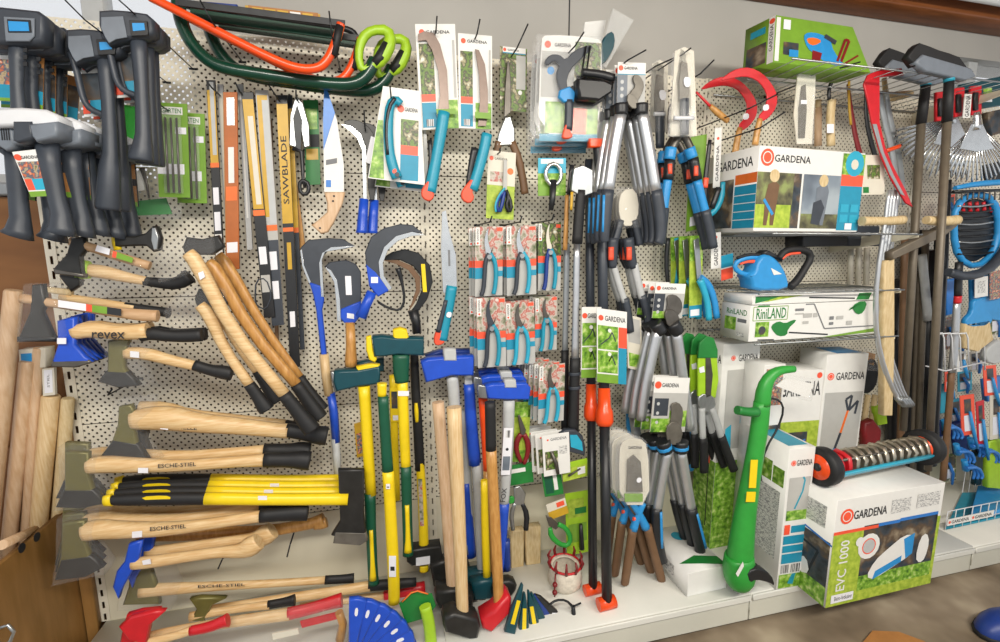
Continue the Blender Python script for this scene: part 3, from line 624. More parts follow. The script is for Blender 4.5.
# five diagonal long axes with bagged heads
D5 = [(188, 253, 232, 330, 285, 395, 312, 430, .30, 13), (208, 262, 250, 330, 297, 385, 320, 418, .24, 12), (200, 305, 225, 350, 250, 385, 267, 410, .27, 11), (210, 300, 238, 345, 258, 372, 277, 402, .22, 10), (218, 255, 262, 325, 300, 378, 322, 410, .18, 10)]
for i, (x0, y0, x1, y1, x2, y2, x3, y3, d, w_) in enumerate(D5):
    axe(['front long', 'second long', 'short lower', 'short upper', 'rear long'][i]+' axe of the five slanting down with bagged heads and black grips', d,
        [(x0-6, y0-6), (x0-2, y0-16), (x0+14, y0-14), (x0+30, y0-18), (x0+36, y0-6), (x0+24, y0+2), (x0+10, y0+2), (x0-2, y0+6)] if i in (0, 2) else None, 'axe_black', None, None,
        [(x0, y0, w_), (x0+8, y0+8, w_+2), (x1, y1, w_-1), (x2, y2, w_-1)], 'oak_varnish' if i in (1, 4) else 'ash', [(x2-1, y2-1, w_), ((x2+x3)/2, (y2+y3)/2, w_+1), (x3-3, y3-4, w_+4), (x3, y3, w_+4)],
        bag=[(x0-38, y0+8), (x0-26, y0-10), (x0-4, y0-20), (x0+24, y0-16), (x0+26, y0), (x0+12, y0+14), (x0-10, y0+24), (x0-30, y0+30)] if i in (0, 2) else None, group='five slanting axes', marks=[([(198, 273), (203, 271), (205, 277), (200, 280)], 'sticker')] if i == 0 else (), hd=d-.03)
# grey/blue bush hooks
t = thing('billhook', 'long blue bush hook with grey hooked blade and wooden mid grip', 'bush hook', (337, 480, .12))
M().prism([(303, 262), (300, 248), (308, 240), (328, 238), (343, 239), (355, 246), (345, 249), (330, 249), (322, 257), (322, 285), (324, 297), (309, 284)], .12, .010, 'dark_plastic', .003).obj('blade', t)
m = M(); m.prism([(325, 252), (345, 248.5), (356, 246), (331, 247), (322, 253), (319, 263), (321, 297), (324, 297), (322, 260)], .128, .006, 'bright_steel', .001); m.prism([(300, 250), (302, 266), (309, 284), (311, 282), (304, 265), (302, 249)], .128, .006, 'bright_steel', .001); m.obj('cutting_edge', t)
M().prism([(309, 282), (323, 287), (324, 300), (322, 310), (327, 357), (321, 357), (316, 310), (313, 295)], .118, .016, 'blue', .004).obj('neck', t)
M().tube([(324, 354, .13, 9), (326, 375, .13, 9), (329, 395, .13, 9)], 'ash_v', 8).obj('wooden_grip', t)
M().tube([(331, 393, .13, 8), (334, 415, .13, 8.5), (336, 442, .13, 8)], 'blue', 8).obj('shaft', t)
M().tube([(335, 438, .13, 8), (337, 458, .13, 7.5), (338, 478, .13, 7)], 'light_grey', 8).obj('grey_end', t)
M().prism([(320, 476), (345, 477), (356, 473), (361, 474), (360, 481), (348, 485), (320, 485)], .1, .02, 'blue', .004).top('blue_hatchet', 'blue metal axe head edge lying above the yellow handles', 'hatchet')
def bill(lab, d):
    t = thing('billhook', lab, 'billhook', (351, 365, d))
    M().prism([(325, 266), (330, 262), (346, 260), (356, 264), (361, 272), (361, 305), (358, 320), (340, 322), (338, 300), (336, 282), (330, 272)], d, .010, 'dark_plastic', .003).obj('blade', t)
    M().prism([(325, 267), (331, 270), (337, 280), (340, 300), (341, 322), (337, 321), (336, 300), (334, 282), (329, 273)], d+.008, .004, 'bright_steel', .001).obj('cutting_edge', t)
    M().prism([(341, 309), (361, 301), (359, 318), (354, 324), (344, 323), (340, 318)], d-.002, .016, 'blue', .004).obj('socket', t)
    M().tube([(350, 322, d+.006, 9), (351, 345, d+.006, 10), (351, 360, d+.006, 12), (351, 366, d+.006, 12)], 'oak_varnish', 10).obj('handle', t)
    F = hang((345, 276), (351, 276), (346, 295), d+.0105); M().box(F.O, F.U, F.W, V3((0, .0008, 0)), 'sticker').obj('sticker', t)
    M().prism([(347, 313), (354, 314), (354, 319), (347, 318)], d+.0145, .001, 'sticker').obj('sticker', t)
    return t
bill('short billhook with broad grey blade, blue socket and round wooden handle', .16)
t = thing('bush_hook', 'large curved bush hook with silver edged blade and blue tube socket', 'bush hook', (368, 320, .2))
M().prism([(366, 266), (365, 252), (371, 237), (384, 228), (400, 224), (413, 225), (424, 234), (412, 232), (396, 237), (384, 248), (379, 262), (380, 280)], .2, .010, 'dark_plastic', .003).obj('blade', t)
M().prism([(425, 235), (412, 231.5), (396, 236), (384, 247), (378.5, 262), (380, 278), (389, 291), (392, 288), (384, 276), (383, 263), (388, 250), (398, 241), (412, 236)], .208, .005, 'bright_steel', .001).obj('cutting_edge', t)
M().prism([(366, 264), (376, 272), (390, 290), (378, 297), (369, 286)], .198, .014, 'blue', .004).obj('neck', t)
M().tube([(372, 292, .21, 10), (366, 305, .21, 10), (361, 317, .21, 12)], 'blue', 10).obj('socket', t)
M().prism([(371, 277), (378, 277), (378, 283), (371, 283)], .212, .0015, 'sticker').obj('sticker', t)
t = thing('round_sickle', 'dark round grass hook with yellow label, hanging left of the bare saw blade', 'sickle', (415, 335, .12))
M().prism([(382, 258), (392, 252), (405, 249), (419, 253), (430, 265), (433, 282), (427, 300), (418, 312), (408, 316), (416, 304), (422, 290), (421, 276), (413, 266), (400, 260), (386, 261)], .12, .010, 'black_metal', .003).obj('blade', t)
M().prism([(382, 260), (398, 260), (412, 266), (420, 277), (420, 292), (414, 304), (408, 312), (412, 302), (416, 290), (415, 279), (408, 270), (396, 264)], .128, .004, 'brown_grip', .001).obj('cutting_edge', t)
M().tube([(413, 310, .125, 11), (416, 322, .125, 9), (417, 333, .125, 9)], 'black_plastic', 8).obj('socket', t)
M().prism([(421, 264), (425, 264), (427, 292), (423, 292)], .131, .0012, 'yellow').obj('label', t)
M().tube([(398, 268, .15, 6), (402, 282, .15, 3), (405, 300, .15, 2.6), (400, 311, .15, 2.6), (388, 308, .15, 2.6), (378, 302, .15, 2.6)], 'black_plastic', 8, smo=1).top('strap', 'black strap dangling inside the round grass hook', 'strap')
# ================================================================== wooden bin with loose handles, bottom left
t = thing('wooden_bin', 'brown wooden bin with two finger holes holding loose tool handles', 'bin', V3((-1.45, -.25, 0)))
zt = P(52, 512, .03).z
m = M(); m.solid([V3((-1.305, -.02, 0)), V3((-1.305, -.02, zt)), V3((-1.305, -.62, zt+.0)), V3((-1.305, -.62, 0))], V3((-.018, 0, 0)), 'board_oak', .002); m.obj('side_panel', t)
m = M(); xbox(m, -1.95, -1.305, -.022, -.004, 0, zt+.25, 'board_brown', .002); m.obj('back_panel', t)
m = M(); m.solid([V3((-1.95, -.62, 0)), V3((-1.305, -.62, 0)), V3((-1.305, -.62, zt)), V3((-1.95, -.62, zt))], V3((0, .018, 0)), 'board_oak', .002); m.obj('front_panel', t)
m = M(); xbox(m, -1.95, -1.305, -.62, -.004, .02, .04, 'board_oak'); m.obj('bottom', t)
for px, py in ((22, 548), (37, 537)):
    v = ray(px, py); q = (-1.305-CAM.x)/v.x; c = CAM+v*q
    m = M(); n = 12; m.solid([c+V3((.0005, .015*math.cos(6.283*i/n), .015*math.sin(6.283*i/n))) for i in range(n)], V3((-.002, 0, 0)), 'ink'); m.obj('finger_hole', t)
m = M(); xbox(m, -1.302, -1.262, -.03, -.004, 0, 1.02, 'board_oak', .003); m.top('wooden_post', 'oak coloured upright board between the bin and the perforated panel', 'post')
H = [(28, 361, 12, 515, 13, .06, 'beech_v', 'left round beech handle with ink stamp standing in the bin'), (39, 348, 28, 512, 9.5, .05, 'beech_v', 'slim beech handle behind the stamped one in the bin'), (51, 395, 40, 512, 15, .05, 'ash_v', 'thick ash handle with flattened end in the bin'),
     (14, 290, -8, 500, 15, .12, 'beech_v', 'thick round beech handle leaning at the far left edge'), (68, 398, 58, 520, 11, .035, 'raw_wood', 'square tapered pine handle at the right of the bin'), (32, 372, 22, 512, 6, .03, 'beech_v', 'thin beech rod between the round handles in the bin')]
for x0, y0, x1, y1, w_, d, k, lab in H:
    a = P(x0, y0, d); b = P(x1, y1, d); dr = (b-a).normalized(); L = (a.z-.05)/max(.2, -dr.z); e = a+dr*L
    r = w_/2*mpp(a)
    m = M(); m.ring([a, a+dr*.006, e], [r*.85, r, r], k, 12); m.top('wooden_stave', lab, 'handle', 'loose handles in the bin')
F = hang((42, 369), (54, 368), (43, 396), .075); m = M(); m.box(F.O, F.U, F.W, V3((0, .012, 0)), 'cream_card'); m.rect(F, .15, .1, .85, .95, 'sticker'); m.text(F, 'STIEL', .4, .3, .6, .8, 'grey_ink', rot=1)
m.top('label_card', 'white paper label wrapped on the top of the thick ash handle', 'label')
m = M(); F = hang((18, 350), (45, 348), (19, 370), .06); m.box(F.O, F.U, F.W, V3((0, .05, 0)), 'cream_card', .003); m.rect(F, .1, .2, .5, .8, 'sky_blue'); m.top('small_carton', 'pale little carton peeping out behind the blue hatchet blades', 'carton')
m = M(); m.rod(P(2, 545, .35), P(34, 530, .12), .014, 'beech_v', 10); m.top('wooden_stave', 'short beech rod lying across the bin rim', 'handle', 'loose handles in the bin')
m = M(); m.ring([P(0, 628, .62), P(8, 625, .62), P(14, 632, .62), P(10, 642, .62), P(0, 646, .62)], [.004]*5, 'steel', 8); m.top('wire_ring', 'bent steel wire ring at the bottom left corner', 'ring')
# ================================================================== mauls, sledges, blue tools (centre left)
def on(m, F, pts, h0, t, k, bev=0., smo=0):
    if smo: pts = smooth(pts, smo)
    return m.solid([F.at(u, v, h0+t) for u, v in pts], -F.N*t, k, bev)
def tb(t, name, path, k, d, flat=.7, n=10, smo=1, label=None):
    o = M().tube([(a, b, d, w_) for a, b, w_ in path], k, n, flat, smo=smo).obj(name, t, label); return o
def teal_head(t, x, y, d, w=52, sl=-5):
    q = lambda pts: [(x+a*w/52, y+b+sl*a/52) for a, b in pts]
    M().prism(q([(6, 1), (14, 1), (30, 2), (52, 0), (52, 18), (30, 19), (14, 21), (8, 22), (5, 12)]), d, .05, 'teal_dark', .007).obj('head', t)
    M().prism(q([(2, 1), (6, 1), (9, 11), (11, 21), (7, 23), (4, 12)]), d+.012, .028, 'steel', .004).obj('cutting_edge', t)
t = thing('splitting_maul', 'splitting maul with teal head, yellow shaft and green lower grip, leftmost of the mauls', 'maul', (372, 590, .2))
teal_head(t, 328, 371, .17)
M().prism([(356, 367), (372, 364), (380, 365), (378, 370), (358, 372)], .185, .03, 'yellow', .004).obj('wedge_cap', t)
tb(t, 'shaft', [(364, 386, 12), (367, 430, 11.5), (371, 495, 11)], 'yellow', .2)
tb(t, 'grip', [(370, 493, 11.5), (371, 530, 10.5), (373, 575, 10), (374, 584, 11)], 'dark_green', .2)
tb(t, 'grip_inlay', [(371, 530, 4), (372.5, 560, 4), (373, 580, 7)], 'yellow', .212)
t = thing('splitting_maul', 'splitting maul with teal head behind the leftmost maul head', 'maul', (380, 380, .1))
M().prism([(350, 364), (384, 358), (384, 372), (350, 374)], .11, .04, 'teal_dark', .006).obj('head', t)
t = thing('splitting_maul', 'tall splitting maul with big teal head, yellow edge guard and yellow shaft', 'maul', (405, 555, .22))
M().prism([(372, 337), (382, 336), (398, 338), (424, 338), (424, 356), (398, 355), (382, 357), (374, 357)], .19, .055, 'teal_dark', .007).obj('head', t)
M().prism([(366, 337), (371, 336), (373, 350), (377, 359), (375, 363), (369, 360), (366, 350)], .205, .03, 'yellow', .005).obj('edge_guard', t)
M().prism([(393, 330), (400, 328), (407, 330), (409, 338), (408, 340), (393, 340)], .195, .045, 'yellow', .006).obj('wedge_cap', t)
tb(t, 'collar', [(401, 354, 18), (401, 372, 16), (402, 382, 14)], 'dark_green', .22)
tb(t, 'shaft', [(402, 379, 11.5), (404, 430, 11), (406, 470, 10)], 'yellow', .22)
tb(t, 'grip', [(406, 466, 11), (407, 510, 10.5), (408, 545, 10), (408, 555, 11)], 'dark_green', .22)
tb(t, 'grip_inlay', [(407, 505, 4.5), (408, 535, 4.5), (408, 552, 8)], 'yellow', .232)
F = hang((398, 391), (409, 391), (398, 396), .236); M().box(F.O, F.U, F.W, V3((0, .001, 0)), 'sticker').obj('sticker', t)
t = thing('splitting_maul', 'upside down maul shaft, dark green upper half and yellow lower half', 'maul', (393, 600, .25))
tb(t, 'connector', [(382, 383, 10), (382, 396, 9)], 'yellow', .25)
tb(t, 'grip', [(383, 396, 11), (385, 430, 11), (388, 473, 11.5)], 'dark_green', .25)
tb(t, 'shaft', [(388, 471, 12), (391, 520, 12), (394, 580, 12), (394, 603, 11.5)], 'yellow', .25)
for a, b, c, e in ((386, 484, 4, 5), (389, 556, 7, 21)):
    F = hang((a, b), (a+c, b), (a, b+e), .272); m = M(); m.box(F.O, F.U, F.W, V3((0, .001, 0)), 'sticker'); m.rect(F, .2, .3, .8, .5, 'ink'); m.obj('sticker', t)
t = thing('splitting_maul', 'slim yellow handle with printed sleeve between the two big yellow shafts', 'maul', (396, 500, .1))
tb(t, 'shaft', [(393, 375, 8), (394, 420, 8), (397, 500, 7)], 'yellow', .1); F = hang((390, 388), (400, 388), (391, 422), .115); m = M(); m.box(F.O, F.U, F.W, V3((0, .002, 0)), 'yellow'); m.rect(F, .1, .4, .9, .9, 'photo_dark'); m.rect(F, .2, .05, .8, .2, 'sticker'); m.obj('printed_sleeve', t)
t = thing('sledge_hammer', 'black and yellow handled sledge hammer standing head down by the slotted upright', 'sledge hammer', (424, 565, .12))
tb(t, 'shaft', [(414, 345, 8), (415, 380, 9), (418, 430, 10), (420, 470, 10)], 'black_rubber', .12)
tb(t, 'grip_inlay', [(416, 403, 3), (416.5, 412, 4.5), (417, 422, 3)], 'yellow', .132)
tb(t, 'lower_shaft', [(419, 446, 5), (420, 462, 9), (423, 510, 9.5), (424, 552, 10)], 'yellow', .122)
F = hang((418, 479), (422, 479), (420, 526), .138); m = M(); m.box(F.O, F.U, F.W, V3((0, .001, 0)), 'photo_flower'); m.obj('sticker', t)
M().prism([(406, 553), (412, 550), (441, 546), (443, 558), (441, 564), (412, 567), (407, 563)], .09, .06, 'axe_black', .008).obj('head', t)
F = hang((416, 558), (430, 556), (416, 566), .152); M().box(F.O, F.U, F.W, V3((0, .001, 0)), 'sticker').obj('sticker', t)
tb(t, 'foot', [(424, 565, 9), (424, 571, 9)], 'yellow', .12)
F = hang((354, 424), (367, 420), (357, 458), .06); m = M(); m.box(F.O, F.U, F.W, V3((0, .003, 0)), 'gold'); m.rect(F, .1, .1, .9, .7, 'photo_mix'); m.top('printed_card', 'small yellow printed card hanging left of the leftmost maul shaft', 'card')
# blue mauls
t = thing('splitting_maul', 'big blue maul head with grey eye, above the bare ash hammer handles', 'maul', (452, 400, .2))
M().prism([(421, 362), (428, 359), (450, 357), (474, 356), (474, 376), (452, 376), (434, 381), (426, 383)], .17, .055, 'blue', .007).obj('head', t)
M().prism([(421, 361), (424, 361), (429, 382), (425, 383)], .185, .026, 'steel', .003).obj('cutting_edge', t)
M().prism([(444, 349), (456, 349), (457, 361), (444, 361)], .185, .045, 'light_grey', .005).obj('eye_sleeve', t)
tb(t, 'shaft', [(452, 376, 12), (454, 395, 12), (455, 420, 11), (460, 520, 10)], 'light_grey', .185)
t = thing('splitting_maul', 'second blue maul head half hidden behind the big blue one', 'maul', (440, 360, .1))
M().prism([(425, 356), (440, 351), (474, 350), (474, 358), (430, 362)], .1, .05, 'navy', .005).obj('head', t)
def sledge(lab, path, head, d, k='beech_v', hk='axe_black', gripk=None, grip=None, hd=.075, name='sledge_hammer'):
    lo = max(head, key=lambda q: q[1]); d = -PZ(lo[0], lo[1], ZS+.004).y-hd/2
    t = thing(name, lab, 'sledge hammer', (head[0][0], head[0][1], d))
    tb(t, 'handle', path, k, d, .8, 12)
    if grip: tb(t, 'grip', grip, gripk, d, .85, 12)
    M().prism(head, d-hd/2, hd, hk, .01).obj('head', t)
    return t
sledge('sledge hammer with straight ash handle and black steel head, nearest of the row', [(454, 407, 15), (458, 500, 14), (461, 570, 13), (463, 624, 12)], [(445, 618), (455, 614), (478, 620), (481, 627), (478, 640), (470, 641), (446, 634), (443, 626)], .30, 'ash_v')
sledge('sledge hammer with pale beech handle left of the nearest one', [(438, 402, 12), (444, 470, 12), (450, 550, 12), (453, 600, 11)], [(437, 592), (462, 590), (474, 597), (473, 612), (440, 610), (436, 602)], .24)
sledge('sledge hammer with orange and wooden handle behind the black gripped one', [(487, 470, 8), (490, 540, 8), (492, 580, 8)], [(470, 582), (500, 578), (502, 594), (474, 596)], .18, 'oak_varnish', 'teal_dark', 'orange_tube', [(483, 398, 9.5), (485, 430, 9), (487, 470, 8)], .06)
sledge('red headed sledge hammer with wooden handle and black top grip', [(491, 447, 11), (495, 520, 11), (498, 580, 11), (499, 615, 10)], [(481, 620), (494, 612), (508, 596), (512, 600), (511, 614), (492, 634), (483, 630)], .27, 'oak_varnish', 'red', 'black_rubber', [(490, 402, 11), (490.5, 425, 11), (491, 450, 11)])
t = sledge('blue and grey handled hammer standing behind the ash handled sledges', [(477, 462, 11), (480, 520, 11), (483, 580, 11)], [(466, 575), (496, 570), (498, 588), (470, 592)], .15, 'light_grey', 'teal_dark', 'blue', [(469, 384, 11), (471, 420, 12), (475, 464, 13)], .06)
M().prism([(464, 376), (471, 374), (473, 384), (472, 393), (466, 392)], .145, .022, 'light_grey', .003).obj('end_cap', t)
F = hang((478, 484), (483, 484), (479, 504), .175); m = M(); m.box(F.O, F.U, F.W, V3((0, .001, 0)), 'sticker'); m.rect(F, .2, .4, .8, .8, 'barcode'); m.obj('sticker', t)
sledge('hammer with bright blue lower shaft, leftmost behind the ash handles', [(463, 410, 9), (466, 470, 10), (470, 552, 11)], [(432, 575), (470, 566), (472, 584), (436, 590)], .10, 'light_grey', 'axe_black', 'blue', [(466, 482, 10), (468, 520, 11), (471, 556, 11)], .06)
sledge('yellow shafted hammer standing between grey and wooden handles', [(484, 480, 7), (485, 530, 8), (487, 580, 8)], [(472, 584), (494, 580), (494, 600), (474, 602)], .20, 'yellow', 'teal_dark', None, None, .06)
sledge('dark sledge head with chrome handle end on the shelf left of the black ones', [(446, 520, 8), (448, 560, 8), (450, 588, 8)], [(430, 566), (448, 560), (458, 568), (456, 590), (434, 588)], .13, 'grey_paint', 'axe_black', None, None, .06)
sledge('dark round hammer head on the shelf right of the red one', [(506, 540, 8), (507, 570, 8)], smooth([(494, 586), (508, 580), (518, 584), (516, 594), (504, 604), (492, 600)], 1), .2, 'navy', 'axe_black', None, None, .05)
M().prism([(472, 602), (486, 600), (488, 616), (474, 618)], .20, .05, 'dark_steel', .005).top('hammer_head', 'bare steel hammer head on the shelf between the black and red heads', 'hammer head')
# stacked blue axe heads
def blue_axe(lab, d, ox, oy, lbl):
    t = thing('blue_axe', lab, 'axe', (505, 400, d), 'blue headed axes in a row')
    q = lambda pts: [(x+ox, y+oy) for x, y in pts]
    M().prism(q([(486, 386), (494, 384), (527, 383), (531, 388), (530, 400), (505, 400), (488, 399)]), d, .045, 'blue', .006).obj('head', t)
    M().prism(q([(478, 385), (486, 386), (488, 399), (479, 398)]), d+.01, .025, 'steel', .003).obj('cutting_edge', t)
    M().prism(q([(505, 380), (516, 380), (517, 388), (505, 388)]), d+.008, .042, 'light_grey', .004).obj('eye_sleeve', t)
    if lbl:
        tb(t, 'shaft', [(509, 400, 12), (508, 440, 12), (506, 475, 11), (504, 505, 10)], 'light_grey', d+.02)
        tb(t, 'grip', [(504, 503, 11), (502, 540, 10), (499, 572, 10)], 'blue', d+.02)
        F = hang((504, 428), (513, 428), (501, 475), d+.047); m = M(); m.box(F.O, F.U, F.W, V3((0, .001, 0)), 'sticker'); m.rect(F, .2, .8, .7, .95, 'barcode'); m.disc(F, .5, .55, .006, 'ink'); m.rect(F, .1, .1, .9, .4, 'photo_door'); m.obj('sticker', t)
        F = hang((502, 488), (507, 488), (500, 502), d+.05); m = M(); m.text(F, 'FOX', 0, 0, 1, 1, 'ink', rot=1); m.obj('lettering', t)
    return t
blue_axe('front blue headed axe of the row, grey shaft with white label', .24, 0, 0, True)
blue_axe('second blue axe head of the row behind the labelled one', .17, -4, -8, False)
blue_axe('rear blue axe head of the row under the shear cards', .10, -7, -14, False)
# blue wedges fan, green shears, teal wedges on the base shelf
for i in range(7):
    a = .10+i*.21; cx, cy = 351, 660; d = .46-.012*i
    r0, r1 = 16, 60
    def pt(r, da): return (cx+r*math.sin(a+da)*1.12, cy-r*math.cos(a+da))
    t = thing('splitting_wedge', ['leftmost', 'second', 'third', 'fourth', 'fifth', 'sixth', 'rightmost'][i]+' blue steel wedge of the fan on the shelf front', 'wedge', (*pt(20, 0), d), 'blue wedges in a fan')
    M().prism([pt(r0, -.25), pt(r1, -.13), pt(r1+1, 0), pt(r1, .13), pt(r0, .25)], d, .022, 'blue', .004).obj('body', t)
    c = pt(48, 0); u = (math.sin(a)*4, -math.cos(a)*4)
    M().prism(smooth([(c[0]-u[0]+u[1]*.4, c[1]-u[1]-u[0]*.4), (c[0]+u[0]+u[1]*.4, c[1]+u[1]-u[0]*.4), (c[0]+u[0]-u[1]*.4, c[1]+u[1]+u[0]*.4), (c[0]-u[0]-u[1]*.4, c[1]-u[1]+u[0]*.4)], 1), d+.022, .0015, 'sticker').obj('label_plate', t)
t = thing('grass_shears', 'grass shears with lime handle on a dark green card, right of the blue fan', 'shears', (428, 640, .4))
M().prism([(399, 604), (412, 592), (432, 594), (436, 606), (428, 618), (406, 624)], .38, .006, 'deep_green', .002).obj('card', t)
tb(t, 'handle', [(425, 606, 12), (429, 622, 12), (431, 642, 12), (432, 655, 12)], 'lime', .41)
tb(t, 'cord', [(402, 602, 1.5), (414, 590, 1.5), (428, 594, 1.5)], 'orange', .4)
for i in range(5):
    x0, y0, x1, y1 = [(510, 634, 523, 585), (524, 640, 525, 594), (537, 638, 529, 592), (545, 632, 532, 594), (553, 629, 535, 596)][i]; d = .42-.015*i
    lb = ['leftmost', 'second', 'third', 'fourth', 'rightmost navy']
    dx, dy = x1-x0, y1-y0; l = math.hypot(dx, dy); nx, ny = -dy/l, dx/l
    def q(s_, w_): return (x0+dx*s_+nx*w_, y0+dy*s_+ny*w_)
    t = thing('splitting_wedge', lb[i]+(' dark teal' if i < 4 else '')+' steel wedge of the bundle on the shelf', 'wedge', (x0, y0, d), 'teal wedges on the shelf')
    M().prism([q(0, -5.5), q(0, 5.5), q(.5, 4.5), q(.98, 1), q(1, 0), q(.98, -1), q(.5, -4.5)], d, .02, 'teal_dark' if i < 4 else 'navy', .004).obj('body', t)
    if i < 3: M().prism([q(.2, -2), q(.2, 2), q(.68, 1.8), q(.68, -1.8)], d+.02, .0012, 'yellow').obj('label_plate', t)
t = thing('wedge_hammer', 'black tapered wedge tool with white sticker lying right of the teal wedges', 'wedge', (560, 625, .4))
M().prism([(536, 596), (542, 598), (558, 612), (566, 622), (563, 629), (557, 626), (546, 610)], .36, .02, 'axe_black', .004).obj('body', t)
M().prism([(552, 613), (557, 613), (560, 618), (555, 618)], .381, .001, 'sticker').obj('sticker', t)
m = M(); m.tube([(549, 605, .4, 2.2), (556, 600, .4, 2.2), (566, 600, .4, 2.2), (573, 607, .4, 3)], 'black_metal', 8, smo=1); m.tube([(573, 606, .4, 4), (574, 618, .4, 5), (575, 630, .4, 6.5)], 'black_metal', 8); m.tube([(572, 607, .4, 2), (581, 603, .4, 2)], 'black_metal', 6)
m.top('cant_hook', 'small black hooked lifting tool lying on the white shelf', 'hook tool')
# ================================================================== carded secateurs and hand tools (centre)
def secateurs(t, F, k1, k2, bl='bright_steel', h=.006):
    m = M(); on(m, F, [(.36, .52), (.36, .64), (.30, .78), (.36, .92), (.48, 1.0), (.43, .88), (.46, .76), (.58, .64), (.62, .54)], h, .006, bl, .001, 1); m.obj('blade', t)
    m = M(); on(m, F, [(.5, .58), (.6, .66), (.64, .72), (.56, .64), (.46, .56)], h+.001, .006, 'dark_steel', .001); m.obj('counter_blade', t)
    for nm, path, k in (('left_grip', [(.46, .62), (.34, .50), (.32, .30), (.28, .10), (.20, .02)], k1), ('right_grip', [(.52, .62), (.70, .50), (.74, .3), (.70, .12), (.64, .03)], k2)):
        m = M(); m.ring([F.at(u, v, h+.006) for u, v in smooth(path, 1, False)], [.0085]*len(smooth(path, 1, False)), k, 8); m.obj('grip', t)
    m = M(); m.ring([F.at(.48, .57, h), F.at(.48, .57, h+.015)], [.009, .009], 'steel', 10); m.obj('pivot', t)
def sec_card(lab, tl, tr, bl, d, n, k1, k2, photo='photo_flower', dy=.035, bld='bright_steel', group='carded secateurs', dx=-.001):
    t = thing('secateurs', '', 'secateurs', (bl[0], bl[1], d))
    F = hang(tl, tr, bl, d); m = M(); m.box(F.O, F.U, F.W, V3((0, .003, 0)), 'grey_card')
    m.rect(F, 0, .52, 1, 1, photo); m.rect(F, .0, .42, .30, .52, 'coral'); m.rect(F, .0, .26, .30, .42, 'print_teal'); m.rect(F, .8, .28, 1, .36, 'print_teal'); m.rect(F, .8, .42, 1, .52, 'coral')
    m.rect(F, .02, .74, .17, .99, 'white_card'); m.text(F, 'GARDENA', .06, .8, .13, .97, 'ink', rot=1); m.disc(F, .095, .77, .004, 'coral'); m.rect(F, .78, .93, .98, .98, 'coral'); m.disc(F, .2, .08, .005, 'grey_ink'); m.disc(F, .2, .08, .0035, 'grey_card'); m.obj('card', t)
    secateurs(t, F, k1, k2, bld)
    stack(t, n, lab, dy, dx, group=group, jit=.002)
    return t
sec_card('carded secateurs with chrome jaws, {n} of the upper left peg', (475, 227), (503, 226), (475, 297), .20, 3, 'dark_plastic', 'teal', dx=-.004)
sec_card('carded secateurs with white blade, {n} of the upper middle peg', (506, 226), (536, 225), (507, 296), .20, 3, 'dark_plastic', 'aqua', dx=-.004)
sec_card('carded secateurs with slim curved blade, {n} of the upper right peg', (538, 223), (561, 223), (538, 291), .16, 3, 'navy', 'teal', 'photo_garden', bld='cream_card')
sec_card('carded secateurs with dark anvil head, {n} of the lower left peg', (476, 298), (505, 297), (478, 368), .22, 3, 'dark_plastic', 'teal', 'photo_flower', bld='dark_plastic', dx=-.008)
sec_card('carded secateurs with blue body, {n} of the lower middle peg', (505, 303), (534, 301), (507, 366), .20, 3, 'aqua', 'aqua', bld='dark_steel')
sec_card('carded secateurs with teal body, {n} of the lower right peg', (535, 298), (557, 296), (535, 352), .17, 3, 'teal', 'teal', bld='dark_steel')
sec_card('white carded secateurs with sketch print, {n} in the row below the red flower cards', (539, 366), (565, 363), (538, 424), .24, 5, 'aqua', 'aqua', 'photo_flower', .03, 'dark_steel', dx=-.012)
def white_card(lab, tl, tr, bl, d, n, dx, art='photo_garden'):
    t = thing('carded_tool', '', 'carded tool', (bl[0], bl[1], d)); F = hang(tl, tr, bl, d); m = M(); m.box(F.O, F.U, F.W, V3((0, .003, 0)), 'white_card', .001)
    m.rect(F, .08, .15, .55, .6, art); m.text(F, 'GARDENA', .3, .85, .9, .92, 'grey_ink'); m.disc(F, .2, .88, .004, 'coral'); m.rect(F, .6, .5, .9, .7, 'fine_text'); m.obj('card', t)
    m = M(); m.ring([F.at(.3, .6, .008), F.at(.45, .3, .008), F.at(.5, .05, .008)], [.006, .009, .007], 'dark_steel', 8); m.obj('tool', t)
    stack(t, n, lab, .028, dx, group='white cards below the secateurs'); return t
white_card('white carded spray nozzle, {n} of the row left of the round blue case', (542, 436), (569, 432), (544, 477), .24, 5, -.014)
# round blue case
t = thing('tape_case', 'round topped blue case standing behind the white cards by the black pole', 'case', (575, 455, .2))
M().prism([(560, 434), (566, 430), (576, 430), (583, 436), (586, 448), (585, 456), (568, 452), (566, 440)], .2, .03, 'dark_plastic', .005).obj('rim', t)
M().prism([(570, 435), (577, 435), (582, 442), (583, 451), (571, 447)], .231, .002, 'aqua').obj('label', t)
# red pruner on green card
t = thing('secateurs', 'red handled secateurs on a green card under the blue axe heads', 'secateurs', (522, 460, .18))
F = hang((513, 402), (531, 402), (510, 462), .18); m = M(); m.box(F.O, F.U, F.W, V3((0, .003, 0)), 'photo_leaf'); m.rect(F, 0, .2, 1, .75, 'lawn_print'); m.obj('card', t)
M().prism([(518, 416), (520, 415), (526, 430), (525, 438), (521, 436)], .19, .008, 'dark_steel', .002).obj('blade', t)
tb(t, 'grip', [(521, 434, 5), (517, 440, 6), (516, 450, 5), (521, 462, 4)], 'dark_red', .195); tb(t, 'grip', [(524, 434, 5), (528, 442, 6), (528, 453, 5), (524, 464, 4)], 'dark_red', .195)
